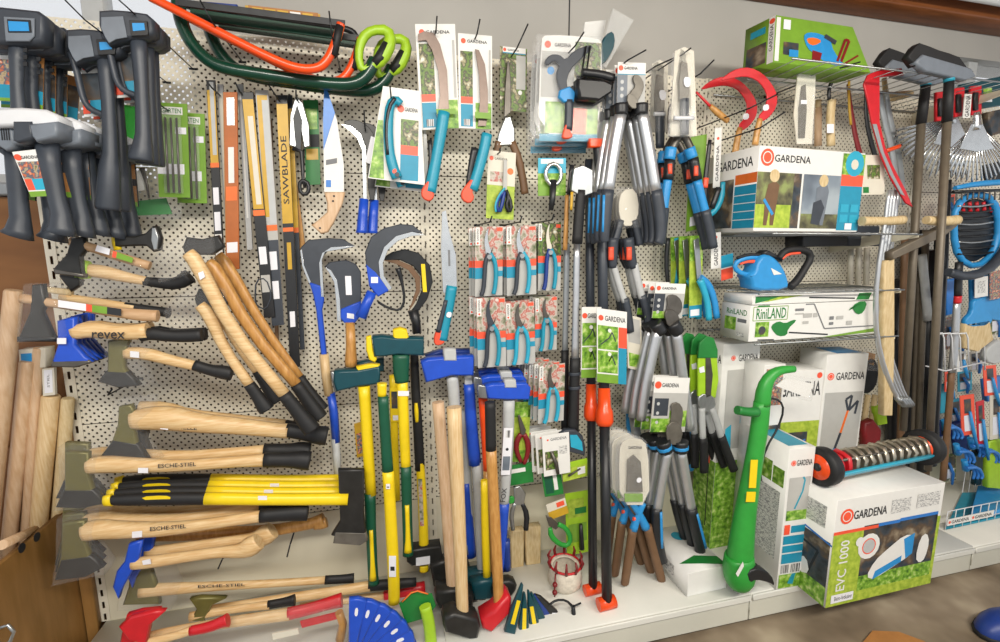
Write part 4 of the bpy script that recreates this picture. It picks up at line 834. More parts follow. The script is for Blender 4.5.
# lower green cards and small tools
def gcard(lab, tl, tr, bl, d, prints, k='lawn_print', name='carded_tool'):
    t = thing(name, lab, 'carded tool', (bl[0], bl[1], d)); F = hang(tl, tr, bl, d); m = M(); m.box(F.O, F.U, F.W, V3((0, .003, 0)), k)
    for p in prints: m.rect(F, *p)
    m.obj('card', t); return t, F
t, F = gcard('lime green carded garden tool below the round blue case', (562, 464), (587, 458), (563, 482), .22, [(0, .7, 1, 1, 'lime'), (.6, .2, .9, .6, 'white_card')]); m = M(); m.ring([F.at(.2, .3, .006), F.at(.7, .55, .006)], [.005, .003], 'dark_steel', 6); m.obj('tool', t)
t, F = gcard('dark green carded shears hanging at the slotted panel below the red pruner', (508, 466), (532, 462), (510, 486), .18, [(0, .5, 1, 1, 'deep_green'), (.1, .6, .7, .8, 'white_card')], 'deep_green')
t, F = gcard('tall bright green card with fine print behind the black pole', (565, 494), (588, 490), (567, 556), .15, [(.1, .2, .9, .5, 'print_green'), (.1, .6, .8, .9, 'lawn_print'), (.4, .65, .9, .75, 'deep_green')], 'lime')
m = M(); m.ring([F.at(.6, .5, .012), F.at(.62, .1, .012)], [.008, .012], 'black_plastic', 8); m.obj('tool', t)
t, F = gcard('green backed card with white and green pruner among the lower cards', (541, 470), (560, 467), (545, 497), .2, [(.1, .1, .5, .9, 'dark_green'), (.55, .2, .75, .9, 'white_card')], 'deep_green')
t, F = gcard('beige and yellow printed card above the green snips', (546, 505), (565, 498), (550, 520), .2, [(0, .0, 1, .5, 'gold'), (.5, .6, .9, .9, 'coral')], 'cream_card')
t = thing('garden_snips', 'bright green handled garden snips hanging above the fruit picker', 'snips', (563, 545, .22))
tb(t, 'grip', [(550, 528, 4), (551, 536, 6), (559, 544, 5), (568, 546, 5), (571, 538, 5), (566, 528, 5), (558, 524, 5)], 'green', .22); M().prism([(546, 516), (552, 518), (560, 526), (556, 530), (549, 526)], .215, .008, 'dark_steel', .002).obj('blade', t)
t = thing('secateurs', 'small silver secateurs with black grips hanging over the wooden blocks', 'secateurs', (518, 530, .2))
tb(t, 'grip', [(515, 503, 4), (511, 514, 5), (513, 530, 4)], 'steel', .2); tb(t, 'grip', [(522, 503, 4), (527, 514, 6), (526, 530, 5)], 'black_plastic', .2); M().prism([(514, 488), (520, 486), (526, 494), (524, 505), (514, 506)], .195, .01, 'steel', .003).obj('blade', t)
M().prism(smooth([(508, 498), (514, 496), (515, 503), (509, 505)], 1), .2, .012, 'green', .003).obj('catch', t)
m = M()
for x0, x1, y0 in ((511, 524, 532), (526, 541, 528)):
    m = M(); m.prism([(x0, y0), (x1, y0-2), (x1, y0+36), (x0, y0+38)], .05, .04, 'raw_wood', .004); m.top('wooden_block', 'left square wooden block on the shelf by the wall' if x0 == 511 else 'right square wooden block on the shelf by the wall', 'wooden block', 'wooden blocks by the wall')
# fruit picker
t = thing('fruit_picker', 'white cotton fruit picker bag with red tined ring standing on the shelf', 'fruit picker', (565, 597, .25))
c = PZ(565, 594, ZS); c.y = -.25
cc = P(565, 575, .25)
m = M(); prof = [(.052, 0), (.066, .012), (.07, .03), (.066, .06), (.06, .075), (.05, .07)]
n = 20
rings = [m.add([V3((cc.x+r*math.cos(6.2832*i/n)*(1+.05*math.sin(5*i)), cc.y+r*math.sin(6.2832*i/n), ZS+.002+z*1.35)) for i in range(n)]) for r, z in prof]
for a, b in zip(rings, rings[1:]):
    for i in range(n): j = (i+1) % n; m.face((a+i, a+j, b+j, b+i), 'cotton', True)
m.face([rings[0]+i for i in range(n)][::-1], 'cotton')
mat('cotton', s('d8d0c0'), .9, var=.15, scale=60, bump=.6)
m.obj('bag', t)
m = M(); m.ring([V3((cc.x+.064*math.cos(6.2832*i/24), cc.y+.064*math.sin(6.2832*i/24), ZS+.102)) for i in range(24)], [.005]*24, 'red', 6, closed=True); m.obj('ring', t)
for i in range(10):
    a = 6.2832*i/10; b = V3((cc.x+.064*math.cos(a), cc.y+.064*math.sin(a), ZS+.098)); m = M(); m.ring([b, b+V3((.01*math.cos(a), .01*math.sin(a), .025)), b+V3((0, 0, .05))], [.007, .006, .003], 'dark_red', 8); m.obj('tine', t)
m = M(); p0 = V3((cc.x-.06, cc.y-.045, ZS+.1)); m.ring([p0, p0+V3((-.01, -.02, -.04)), p0+V3((-.01, -.02, -.085))], [.003]*3, 'dark_red', 6)
m.obj('cord', t)
for z in (.055, .02):
    m = M(); q = p0+V3((-.01, -.022, -z-.01)); m.ring([q+V3((0, 0, -.011)), q+V3((0, 0, -.006)), q, q+V3((0, 0, .006)), q+V3((0, 0, .011))], [.003, .009, .011, .009, .003], 'dark_red', 10); m.obj('bead', t)
# ------------------------------------------------------------------ carded saws on the upper centre
def gardena_head(m, F, v0, v1, u0=.1, u1=.9, ink='ink'):
    m.disc(F, u0+.05, (v0+v1)/2, abs(v1-v0)*F.W.length*.55, 'coral'); m.text(F, 'GARDENA', u0+.16, v0+.2*(v1-v0), u1, v1-.2*(v1-v0), ink)
def saw_card(lab, tl, tr, bl, d, blade, handle, tabs, group='carded folding saws'):
    t = thing('pruning_saw', lab, 'saw', (bl[0], bl[1], d), group)
    F = hang(tl, tr, bl, d); m = M(); m.box(F.O, F.U, F.W, V3((0, .003, 0)), 'white_card'); m.rect(F, .06, .34, .42, .82, 'photo_garden'); m.rect(F, .06, .27, .42, .34, 'coral'); m.rect(F, .06, .02, .42, .26, 'print_teal'); m.rect(F, .15, .03, .34, .1, 'barcode'); m.rect(F, .5, .0, .98, .28, 'photo_leaf'); gardena_head(m, F, .9, .95, .1, .85); m.rect(F, .9, .3, .96, .85, 'grey_card'); m.obj('card', t)
    M().prism(blade, d+.008, .003, 'blade_brown', .0005).obj('blade', t)
    hp, k = handle; tb(t, 'handle', hp, k, d+.02, .8, 10)
    m = M(); (x, y), = tabs; m.prism(smooth([(x-6, y+6), (x-7, y-2), (x-2, y-9), (x+4, y-16), (x+8, y-13), (x+4, y-3), (x+7, y+4), (x+2, y+10)], 1), d+.012, .022, 'coral', .004); m.obj('hook_end', t)
    return t, F
t, F = saw_card('carded pruning saw with long teal handle and orange end, left card', (415, 24), (455, 24), (421, 130), .18, [(418, 34), (424, 31), (434, 33), (440, 44), (447, 70), (449, 108), (447, 118), (437, 118), (440, 95), (438, 70), (432, 50), (426, 40), (418, 41)], ([(444, 112, 12), (441, 132, 12), (437, 155, 11), (433, 176, 12), (430, 192, 12)], 'teal'), [(428, 192)])
tb(t, 'inlay', [(430, 140, 4), (431, 165, 5), (427, 185, 5)], 'black_plastic', .2)
F2 = hang((436, 109), (455, 109), (437, 114), .205); M().box(F2.O, F2.U, F2.W, V3((0, .002, 0)), 'print_green').obj('strap', t)
t, F = saw_card('carded folding saw with brown blade and teal handle, right card', (458, 33), (492, 36), (459, 128), .18, [(475, 49), (479, 50), (485, 64), (488, 90), (488, 112), (486, 126), (478, 126), (480, 100), (479, 75)], ([(487, 134, 11), (484, 150, 11), (478, 172, 11), (472, 190, 12)], 'teal'), [(468, 194)])
tb(t, 'inlay', [(475, 148, 8), (471, 165, 6), (468, 185, 5)], 'black_plastic', .2)
F2 = hang((475, 112), (491, 113), (475, 118), .205); M().box(F2.O, F2.U, F2.W, V3((0, .002, 0)), 'print_green').obj('strap', t)
def cshape_card(d=.2):
    t = thing('pruning_saw', '', 'saw', (400, 180, d))
    q = [P(x, y, d) for x, y in ((383, 86), (420, 91), (425, 185), (368, 178))]
    m = M(); m.solid(q, V3((0, .003, 0)), 'white_card'); F = hang((384, 86), (420, 91), (383, 180), d)
    m.rect(F, .48, .40, .98, .68, 'photo_garden'); m.rect(F, .48, .30, .98, .4, 'coral'); m.rect(F, .48, .02, 1., .3, 'print_teal'); gardena_head(m, F, .75, .82, .42, .95)
    b = m.add([P(x, y, d+.001) for x, y in ((369, 177), (378, 120), (383, 120), (384, 179))]); m.face((b, b+1, b+2, b+3), 'photo_leaf'); m.obj('card', t)
    tb(t, 'handle', [(401, 104, 7), (396, 99, 8), (390, 104, 9), (388, 125, 10), (389, 150, 10), (393, 168, 11), (397, 178, 11)], 'teal', d+.015, .8, 10)
    tb(t, 'inlay', [(395, 98, 4), (389, 107, 4), (386, 130, 4), (388, 155, 4)], 'black_plastic', d+.024, .8)
    M().prism(smooth([(392, 170), (396, 168), (397, 172), (393, 174)], 1), d+.026, .004, 'coral').obj('lock_button', t)
    m = M(); p = P(397, 175, d+.02); m.ring([p, p+V3((0, -.012, 0))], [.008, .008], 'dark_plastic', 10); m.obj('pivot', t)
    return t
a = cshape_card(); a['label'] = 'carded folding saw with curved teal handle, front card left of the long saws'; dup(a, 'carded folding saw hidden behind the curved teal handled one', (.02, .05, -.02))
# long grass shears with brown handles
t = thing('hand_shears', 'narrow bladed hand shears with grey brown handles on a clear topped card', 'shears', (518, 195, .12))
F = hang((500, 46), (527, 49), (500, 110), .12); m = M(); m.box(F.O, F.U, F.W, V3((0, .003, 0)), 'photo_garden'); m.rect(F, .1, .9, .95, 1, 'white_card'); m.rect(F, .6, .35, .95, .88, 'grey_card'); m.disc(F, .75, .3, .008, 'white_card'); m.rect(F, .1, .9, .95, .915, 'print_teal'); gardena_head(m, F, .93, .98, .12, .7); m.obj('card', t)
M().prism([(507, 62), (509, 60), (511, 80), (511, 112), (504, 118), (505, 90)], .128, .008, 'dark_steel', .002).obj('blade', t)
M().prism([(505, 117), (511, 116), (515, 130), (515, 145), (496, 146), (499, 132)], .125, .014, 'steel', .004).obj('pivot_plate', t)
tb(t, 'grip', [(512, 142, 8), (519, 160, 8), (523, 180, 8), (525, 194, 8)], 'brown_grip', .13); tb(t, 'grip', [(499, 142, 8), (497, 150, 7), (494, 160, 7)], 'brown_grip', .13)
# scissors card
t = thing('scissors', 'blue handled scissors on a green and pink card', 'scissors', (500, 219, .16))
F = hang((488, 150), (516, 153), (486, 218), .16); m = M(); m.box(F.O, F.U, F.W, V3((0, .003, 0)), 'lawn_print'); m.rect(F, 0, .5, 1, 1, 'cream_card'); m.rect(F, .1, .55, .7, .7, 'photo_flower'); m.disc(F, .82, .72, .012, 'orange'); gardena_head(m, F, .86, .92, .08, .7); m.obj('card', t)
M().prism([(504, 160), (507, 160), (507, 190), (503, 190)], .168, .004, 'grey_card').obj('blade', t)
for nm, c in (('a', 499), ('b', 509)):
    m = M(); m.tube([(505, 188, .175, 4), (c, 197, .175, 4), (c-3, 205, .175, 4), (c, 213, .175, 4), (c+3, 205, .175, 4)], 'navy' if nm == 'a' else 'black_plastic', 8, closed=True, smo=1); m.obj('finger_loop', t)
tb(t, 'accent', [(505, 188, 2), (499, 195, 2), (495, 205, 2), (496, 212, 2)], 'aqua', .182)
# big blister card with battery lopper
def lopper_card(d=.2):
    t = thing('battery_lopper', '', 'lopper', (570, 145, d))
    F = hang((541, 34), (603, 38), (538, 141), d); m = M(); q = [F.at(u, v) for u, v in smooth([(0, 0), (1, 0), (1, .95), (.9, 1), (.08, 1), (0, .95)], 1)]
    m.solid(q, V3((0, .004, 0)), 'white_card'); m.rect(F, .02, .42, .55, .85, 'grey_card'); m.rect(F, .55, .3, .98, .95, 'photo_garden'); m.rect(F, .1, .08, .5, .38, 'photo_leaf'); m.rect(F, .55, .06, .95, .32, 'coral'); m.rect(F, .78, .06, .97, .32, 'photo_leaf'); m.rect(F, .02, .0, .98, .07, 'print_teal'); m.disc(F, .17, .67, .014, 'sky_blue'); gardena_head(m, F, .88, .94, .06, .48); m.obj('card', t)
    M().prism(smooth([(544, 62), (550, 54), (560, 54), (566, 60), (574, 50), (590, 44), (594, 47), (580, 60), (570, 70), (566, 84), (572, 92), (568, 98), (560, 90), (556, 74), (560, 64), (554, 60), (548, 66)], 1), d+.012, .012, 'dark_plastic', .003).obj('jaw', t)
    M().prism([(560, 90), (570, 86), (576, 92), (574, 102), (564, 102), (559, 97)], d+.01, .02, 'sky_blue', .004).obj('gear_cover', t)
    tb(t, 'handle', [(569, 100, 9), (569, 115, 9), (568, 130, 9)], 'dark_plastic', d+.022)
    M().prism(smooth([(562, 138), (564, 130), (567, 120), (572, 122), (570, 130), (574, 136), (569, 139)], 1), d+.015, .016, 'coral', .004).obj('trigger', t)
    tb(t, 'grip', [(582, 72, 7), (600, 74, 8), (614, 78, 8)], 'black_plastic', d+.05)
    M().prism([(578, 78), (604, 80), (613, 84), (612, 92), (600, 100), (580, 98)], d+.02, .05, 'black_plastic', .006).obj('battery_housing', t)
    m = M()
    for a, b in (((586, 46), (579, 92)), ((590, 46), (584, 92))): m.tube([(*a, d+.03, 1.8), (*b, d+.03, 1.8)], 'black_metal', 6)
    m.obj('guide_wire', t)
    M().prism([(537, 33), (603, 36), (607, 140), (536, 142)], d+.003, .02, 'clear', .004).obj('blister', t)
    return t
stack(lopper_card(), 3, 'boxed battery lopper on a big white card, {n} on its hook', .045, -.004, -.012, group='battery lopper cards')
# two tilted clear packs at the top
for i, (pts, lab) in enumerate((([(585, 22), (606, 20), (602, 45), (582, 44)], 'lower white card pack tucked behind the tilted one at the top'), ([(613, 8), (634, 20), (606, 68), (598, 62)], 'tilted clear blister pack with dark tool poking out at the top'))):
    t = thing('blister_pack', lab, 'blister pack', (pts[2][0], pts[2][1], .08+.04*i)); m = M(); m.prism(pts, .08+.04*i, .003, 'white_card' if not i else 'grey_card').obj('card', t)
    if i: M().prism(smooth([(606, 34), (614, 30), (616, 44), (608, 60), (600, 66), (600, 46)], 1), .125, .02, 'teal_dark', .004).obj('tool', t)
    M().prism(pts, .084+.04*i, .02, 'blister', .003).obj('blister', t)
# small blister tools right of it
def nozzle(lab, tl, tr, bl, d):
    t, F = gcard(lab, tl, tr, bl, d, [(0, .6, 1, 1, 'aqua'), (.0, 0, .5, .3, 'print_green'), (.1, .85, .9, .97, 'white_card')], 'photo_leaf', 'sprinkler'); t['category'] = 'sprinkler'
    m = M(); m.ring([F.at(.5+.28*math.cos(i*.5236), .55+.28*math.sin(i*.5236), .014) for i in range(12)], [.008]*12, 'bright_steel', 8, closed=True); m.obj('ring', t)
    m = M(); m.ring([F.at(.5, .4, .014), F.at(.45, -.1, .02), F.at(.4, -.4, .02)], [.014, .012, .009], 'black_plastic', 8); m.obj('handle', t); return t
nozzle('aqua carded sprinkler with white ring below the battery lopper card', (538, 158), (566, 158), (538, 196), .2)
# ================================================================== loppers, poles and shears (centre right)
def lopper(lab, d, jaw=None, handles=(), collars=(), card=None, jk='steel', name='lopper', cat='lopper', group=None, anchor=None, prints=(), flat=.75):
    a = anchor or handles[0][1][-1][:2]
    t = thing(name, lab, cat, (a[0], a[1], d), group)
    if card:
        F = hang(*card, d+.012); m = M(); m.box(F.O, F.U, F.W, V3((0, .003, 0)), 'white_card')
        for p in prints: m.rect(F, *p)
        gardena_head(m, F, .80, .92, .06, .7); co = m.obj('card', t)
        for i in range(3):
            m = M(); m.disc(F, .16, .52-.17*i, .007, 'light_grey', .001); m.obj('icon', co)
    if jaw:
        for i, j in enumerate(jaw): M().prism(smooth(j, 1), d+.016+.006*i, .008, jk, .002).obj('blade' if not i else 'counter_blade', t)
    for nm, path, k in handles: tb(t, nm, path, k, d+.02, flat)
    for path, k in collars: tb(t, 'collar', path, k, d+.021, .9)
    return t
t = lopper('', .26, [[(634, 74), (640, 75), (645, 84), (642, 94), (636, 104), (628, 104), (630, 92), (636, 86), (633, 80)], [(628, 92), (636, 96), (640, 105), (634, 110), (627, 103)]],
    [('shaft', [(621, 112, 13), (614, 150, 12.5), (608, 193, 12)], 'aluminium'), ('grip', [(608, 190, 13), (606, 215, 12), (604, 236, 11), (605, 242, 9)], 'dark_plastic'), ('shaft', [(642, 112, 13), (649, 150, 12.5), (656, 193, 12)], 'aluminium'), ('grip', [(656, 190, 13), (660, 215, 13), (661, 236, 12), (658, 244, 10)], 'dark_plastic')],
    [([(621, 104, 15), (621, 115, 14)], 'black_plastic'), ([(641, 104, 15), (641, 115, 14)], 'black_plastic')], ((618, 62), (646, 63), (617, 103)), jk='grind_steel', prints=[(0, 0, 1, .72, 'grey_card'), (0, 0, .35, .7, 'mid_plastic'), (0, .7, 1, .72, 'print_teal')])
for a in ((606, 195, 605, 232), (660, 200, 663, 230)): tb(t, 'grip_inlay', [(a[0]-2, a[1], 3), (a[2]-2, a[3], 3)], 'sky_blue', .29)
stack(t, 4, 'anvil lopper with silver shafts and dark grips, {n} on the top hook', .035, -.002, group='silver shaft loppers on the top hook')
t = lopper('', .22, [[(676, 98), (683, 97), (685, 120), (684, 134), (678, 136), (675, 120)]],
    [('arm', [(680, 134, 8), (673, 146, 8), (669, 158, 8)], 'dark_steel'), ('arm', [(683, 134, 8), (690, 146, 8), (694, 156, 8)], 'dark_steel'), ('shaft', [(668, 178, 9.5), (665, 200, 9), (663, 215, 9)], 'sky_blue'), ('shaft', [(697, 180, 9.5), (702, 200, 9), (706, 214, 9)], 'sky_blue'), ('grip', [(664, 208, 11), (662, 228, 11), (661, 244, 10)], 'dark_plastic'), ('grip', [(705, 210, 11), (710, 230, 11), (713, 248, 10)], 'dark_plastic')],
    [([(671, 148, 12), (669, 160, 12)], 'sky_blue'), ([(689, 148, 12), (692, 158, 12)], 'sky_blue'), ([(670, 160, 11), (668, 180, 11)], 'black_plastic'), ([(693, 158, 11), (697, 180, 11)], 'black_plastic')], jk='dark_steel')
for x, y in ((670, 169), (696, 171)): tb(t, 'lock_button', [(x, y-5, 5), (x, y+5, 5)], 'coral', .255)
stack(t, 2, 'blue shafted lopper with orange lock buttons, {n} on its hook beside the clear knife packs', .06, .012, group='blue shafted loppers')
# long knife packs
for i, (tl, tr, bl, br, d) in enumerate((((675, 51), (694, 51), (670, 136), (697, 136), .28), ((652, 64), (668, 64), (650, 132), (668, 132), .14))):
    t = thing('pruning_knife', 'clear long blister with a grey garden knife, '+('front one with bright rim' if not i else 'rear one half hidden by loppers'), 'knife', (bl[0], bl[1], d), 'clear knife blisters')
    F = hang(tl, tr, bl, d); xm = (tl[0]+tr[0])/2
    M().prism([tl, (xm, tl[1]-4), tr, br, bl], d, .004, 'cream_card').obj('backing', t)
    M().prism([(xm-3, tl[1]+10), (xm+3, tl[1]+12), (xm+5, tl[1]+40), (xm+4, tl[1]+50), (xm-5, tl[1]+50), (xm-5, tl[1]+30)], d+.008, .006, 'grind_steel', .001).obj('blade', t)
    tb(t, 'handle', [(xm, tl[1]+48, 10), (xm, tl[1]+66, 10), (xm, tl[1]+84, 9)], 'dark_plastic', d+.014)
    M().prism(smooth([(xm-1, tl[1]+26), (xm+6, tl[1]+26), (xm+6, tl[1]+36), (xm, tl[1]+36)], 1), d+.017, .001, 'sticker').obj('sticker', t)
    M().prism([tl, (xm, tl[1]-6), tr, br, bl], d+.004, .022, 'blister', .004).obj('blister', t)
    tb(t, 'clip_band', [(bl[0]+4, bl[1]-18, 4), (br[0]-3, br[1]-18, 4)], 'white_plastic', d+.028)
# orange button loppers under the first
t = lopper('', .18, [[(622, 190), (636, 188), (640, 210), (634, 226), (622, 226), (618, 206)]],
    [('arm', [(621, 220, 7), (617, 235, 8), (613, 245, 8)], 'dark_plastic'), ('arm', [(634, 220, 7), (638, 235, 8), (640, 245, 8)], 'dark_plastic'), ('grip', [(613, 238, 12), (612, 255, 12), (613, 268, 8)], 'dark_plastic'), ('grip', [(628, 238, 12), (630, 255, 12), (634, 268, 8)], 'dark_plastic'), ('shaft', [(613, 264, 7), (619, 285, 7), (625, 302, 7)], 'light_grey'), ('shaft', [(634, 264, 8), (638, 282, 8), (642, 298, 8)], 'light_grey'), ('end_grip', [(625, 298, 8), (628, 315, 9), (630, 332, 9)], 'dark_plastic'), ('end_grip', [(642, 295, 9), (648, 312, 10), (650, 330, 10)], 'dark_plastic')], jk='cream_card')
for x in (611, 629): tb(t, 'lock_button', [(x, 247, 6), (x, 260, 6)], 'coral', .215)
M().prism([(617, 186), (640, 186), (642, 228), (617, 228)], .185, .03, 'film', .004).obj('plastic_wrap', t)
stack(t, 3, 'telescopic lopper with orange lock buttons, {n} of three above the pole saw cards', .05, .012, group='orange button loppers')
# grey loppers with card, mid
t = lopper('', .24, [[(667, 296), (675, 294), (682, 300), (683, 310), (676, 318), (668, 324), (664, 316), (668, 306)], [(664, 312), (672, 308), (680, 316), (680, 328), (668, 328)]],
    [('shaft', [(658, 330, 12), (651, 360, 11), (644, 395, 11), (641, 420, 10)], 'aluminium'), ('shaft', [(676, 330, 12), (681, 365, 11), (686, 400, 11), (690, 430, 10)], 'aluminium')], [([(655, 323, 14), (661, 333, 14)], 'black_plastic'), ([(672, 323, 15), (678, 333, 14)], 'black_plastic')],
    ((656, 283), (686, 284), (652, 318)), jk='dark_steel', prints=[(0, 0, 1, .72, 'grey_card'), (0, .0, .35, .7, 'dark_plastic'), (.0, 0, .4, .2, 'photo_leaf')])
stack(t, 3, 'grey shafted lopper with white header card, {n} of the middle row', .045, -.012, group='grey loppers in the middle row')
# lower loppers
t = lopper('', .30, [[(671, 404), (679, 402), (684, 410), (682, 425), (680, 440), (672, 442), (670, 425), (672, 414)], [(666, 428), (674, 420), (684, 430), (680, 445), (668, 445)]],
    [('shaft', [(668, 450, 10), (662, 480, 10), (657, 512, 10)], 'aluminium'), ('shaft', [(681, 450, 10.5), (686, 480, 10.5), (692, 512, 10)], 'aluminium'), ('grip', [(657, 508, 11), (656, 530, 11), (660, 550, 10), (663, 562, 9)], 'black_plastic'), ('grip', [(691, 508, 12), (696, 530, 12), (701, 550, 11), (699, 566, 10)], 'black_plastic')],
    [([(663, 441, 15), (666, 452, 14)], 'black_plastic'), ([(681, 441, 15), (681, 452, 14)], 'black_plastic'), ([(664, 446, 15.5), (665, 449, 15.5)], 'sky_blue'), ([(681, 446, 15.5), (681, 449, 15.5)], 'sky_blue')],
    ((655, 377), (690, 378), (650, 432)), jk='grind_steel', prints=[(0, 0, 1, .72, 'grey_card'), (.05, .3, .45, .62, 'dark_plastic'), (0, 0, .5, .25, 'photo_leaf'), (.5, .1, 1, .4, 'photo_leaf')])
for a in ((659, 512, 660, 548), (695, 514, 704, 548)): tb(t, 'grip_inlay', [(a[0]+2, a[1], 3), (a[2]+2, a[3], 3)], 'sky_blue', .335)
stack(t, 3, 'bypass lopper with aluminium shafts and blue lined grips, {n} of the lower row', .05, -.004, -.006, group='lower aluminium loppers')
# hedge shears with brown handles
t = lopper('', .30, [[(623, 480), (628, 484), (640, 510), (646, 516), (640, 522), (630, 510), (620, 490)]],
    [('grip', [(633, 528, 9.5), (629, 555, 9.5), (625, 582, 9), (625, 584, 8)], 'brown_grip'), ('grip', [(647, 526, 9.5), (654, 552, 9.5), (661, 578, 9), (662, 581, 8)], 'brown_grip')], [([(630, 500, 7), (640, 515, 7), (646, 528, 9)], 'sky_blue'), ([(643, 503, 7), (638, 515, 7), (633, 530, 9)], 'sky_blue')], jk='dark_steel', name='hedge_shears', cat='hedge shears')
tb(t, 'buffer', [(633, 519, 4), (643, 519, 4)], 'coral', .325)
stack(t, 3, 'hedge shears with blue collars and brown round handles, {n} standing on the shelf', .06, -.012, .002, group='brown handled hedge shears')
def blade_pack(d=.33):
    t = thing('pruning_knife', '', 'saw', (635, 505, d))
    M().prism(smooth([(620, 505), (619, 450), (624, 440), (640, 438), (648, 446), (650, 505)], 1), d, .004, 'cream_card', .001).obj('backing', t)
    M().prism([(628, 460), (634, 455), (641, 462), (643, 492), (627, 492)], d+.01, .006, 'grind_steel', .001).obj('blade', t)
    M().prism([(625, 494), (643, 494), (643, 502), (625, 502)], d+.008, .006, 'print_green', .001).obj('card_strip', t)
    m = M(); F = hang((628, 446), (642, 446), (628, 449), d+.005); m.text(F, 'GARDENA', 0, 0, 1, 1, 'ink'); m.obj('lettering', t)
    m = M(); p = P(639, 480, d+.026); F = Frame(p, V3((1, 0, 0)), V3((0, 0, 1))); m.disc(F, 0, 0, .011, 'sticker'); m.obj('sticker', t)
    M().prism(smooth([(618, 506), (617, 448), (623, 438), (641, 436), (650, 445), (652, 506)], 1), d+.004, .022, 'blister', .004).obj('blister', t)
    return t
stack(blade_pack(), 4, 'clear rounded blister with replacement saw blade, {n} above the brown handled shears', .035, -.008, group='replacement blade blisters')
# green bladed hedge shears
def green_shears(d=.24):
    t = thing('hedge_shears', '', 'hedge shears', (705, 470, d))
    M().prism([(700, 343), (707, 336), (714, 338), (718, 350), (718, 358), (698, 358)], d+.012, .01, 'deep_green', .002).obj('header_card', t)
    M().prism([(699, 352), (708, 352), (708, 395), (704, 400), (698, 396)], d, .014, 'lime', .003).obj('blade_guard', t)
    M().prism([(710, 352), (717, 352), (719, 380), (716, 398), (711, 398)], d+.002, .014, 'lime', .003).obj('blade_guard', t)
    M().prism([(706, 358), (710, 352), (713, 375), (711, 396), (706, 398)], d+.014, .004, 'dark_steel', .001).obj('blade', t)
    M().prism(smooth([(699, 394), (714, 394), (717, 408), (708, 414), (698, 408)], 1), d+.004, .014, 'steel', .004).obj('pivot_plate', t)
    for a in (((702, 408, 7), (702, 420, 7), (703, 440, 7)), ((712, 408, 7), (718, 425, 7), (722, 440, 7))): tb(t, 'shaft', a, 'light_grey', d+.014)
    for a in (((703, 438, 9), (704, 455, 9), (704, 472, 9)), ((721, 436, 9), (728, 455, 9), (734, 470, 9))): tb(t, 'grip', a, 'black_rubber', d+.014)
    M().prism([(699, 368), (704, 366), (705, 372), (700, 373)], d+.016, .001, 'sticker').obj('sticker', t)
    return t
stack(green_shears(), 3, 'hedge shears with lime blade guards and black grips, {n} beside the tall white carton', .045, -.010, group='lime hedge shears')
t = lopper('slim black shears with speckled grips hanging left of the lime hedge shears', .1, None, [('grip', [(689, 345, 6), (690, 380, 6), (692, 420, 6)], 'black_plastic'), ('grip', [(695, 345, 6), (696, 380, 6), (700, 420, 6)], 'black_plastic')], name='hand_shears', cat='shears')
t = lopper('bright blue gripped tool end showing between lower loppers and lime shears', .12, None, [('grip', [(690, 400, 7), (688, 440, 9), (690, 470, 8)], 'sky_blue'), ('blade', [(692, 350, 4), (690, 400, 5)], 'dark_steel')], name='garden_tool', cat='tool')
t = lopper('blue handled lopper tip hiding behind the pole saw cards', .08, None, [('grip', [(632, 395, 9), (630, 420, 10), (633, 440, 9)], 'sky_blue'), ('shaft', [(634, 375, 6), (632, 400, 7)], 'grey_paint')], name='garden_tool', cat='tool')
t = thing('lopper', 'long grey tube lopper arm with green collar leaning right of the pole saw cards', 'lopper', (640, 470, .15)); tb(t, 'shaft', [(630, 380, 11), (634, 420, 10), (640, 455, 10)], 'grey_paint', .15); tb(t, 'collar', [(629, 368, 11), (630, 378, 12)], 'deep_green', .15)
# pole saw cards
for i, (tl, tr, bl, d) in enumerate((((582, 307), (604, 307), (581, 378), .22), ((597, 308), (627, 312), (597, 382), .27))):
    t, F = gcard(('front' if i else 'rear')+' printed card of the black pole pruners with garden photographs', tl, tr, bl, d, [(.0, .0, 1, .12, 'print_green'), (.03, .14, .7 if i else 1, .44, 'photo_leaf'), (.03, .46, .7 if i else 1, .78, 'photo_leaf'), (.72, .0, 1, .5, 'print_teal'), (.72, .5, 1, .78, 'coral')], 'white_card', 'printed_card'); t['category'] = 'card'
    m = M(); m.disc(F, .13, .88, .011, 'coral'); m.text(F, 'GARDENA', .26, .845, .95, .915, 'ink'); m.obj('lettering', t)
    m = M()
    for v in (.2, .52): m.stroke(F, [(.12, v), (.4, v+.1), (.5, v+.18), (.62, v+.06)], .005, 'dark_plastic'); m.disc(F, .42, v+.2, .008, 'white_card')
    m.obj('picture', t)
t, F = gcard('pale leaning instruction card right of the pole saw cards', (626, 314), (641, 318), (628, 368), .2, [(.1, .5, .9, .95, 'grey_card'), (.1, .05, .9, .3, 'photo_leaf')], 'cream_card', 'printed_card'); t['category'] = 'card'
# pole pruners standing on the shelf
def pole(lab, top, mid, foot, d0, d1, w_, colr):
    t = thing('pole_pruner', lab, 'pole pruner', (foot[0], foot[1], d1)); r = w_/2
    a, b = P(*top, d0), P(*mid, (d0+d1)/2); rr = r*mpp(b); c = PZ(*foot, ZS+rr*1.25)
    m = M(); m.ring([a, b], [rr*.9, rr], 'dark_plastic', 12); m.obj('upper_tube', t)
    m = M(); m.ring([b+(c-b)*.12, c], [rr*.95, rr*.95], 'black_plastic', 12); m.obj('lower_tube', t)
    u = (c-b); m = M(); m.ring([b, b+u*.09, b+u*.11, b+u*.16, b+u*.18], [rr*1.15, rr*1.25, rr*1.6, rr*1.7, rr*1.3], colr, 12); m.obj('locking_collar', t)
    m = M(); m.ring([c-V3((.035, -.004, 0)), c+V3((.035, .004, .004))], [rr*1.2, rr*1.2], colr, 12); m.obj('foot_grip', t)
    return t
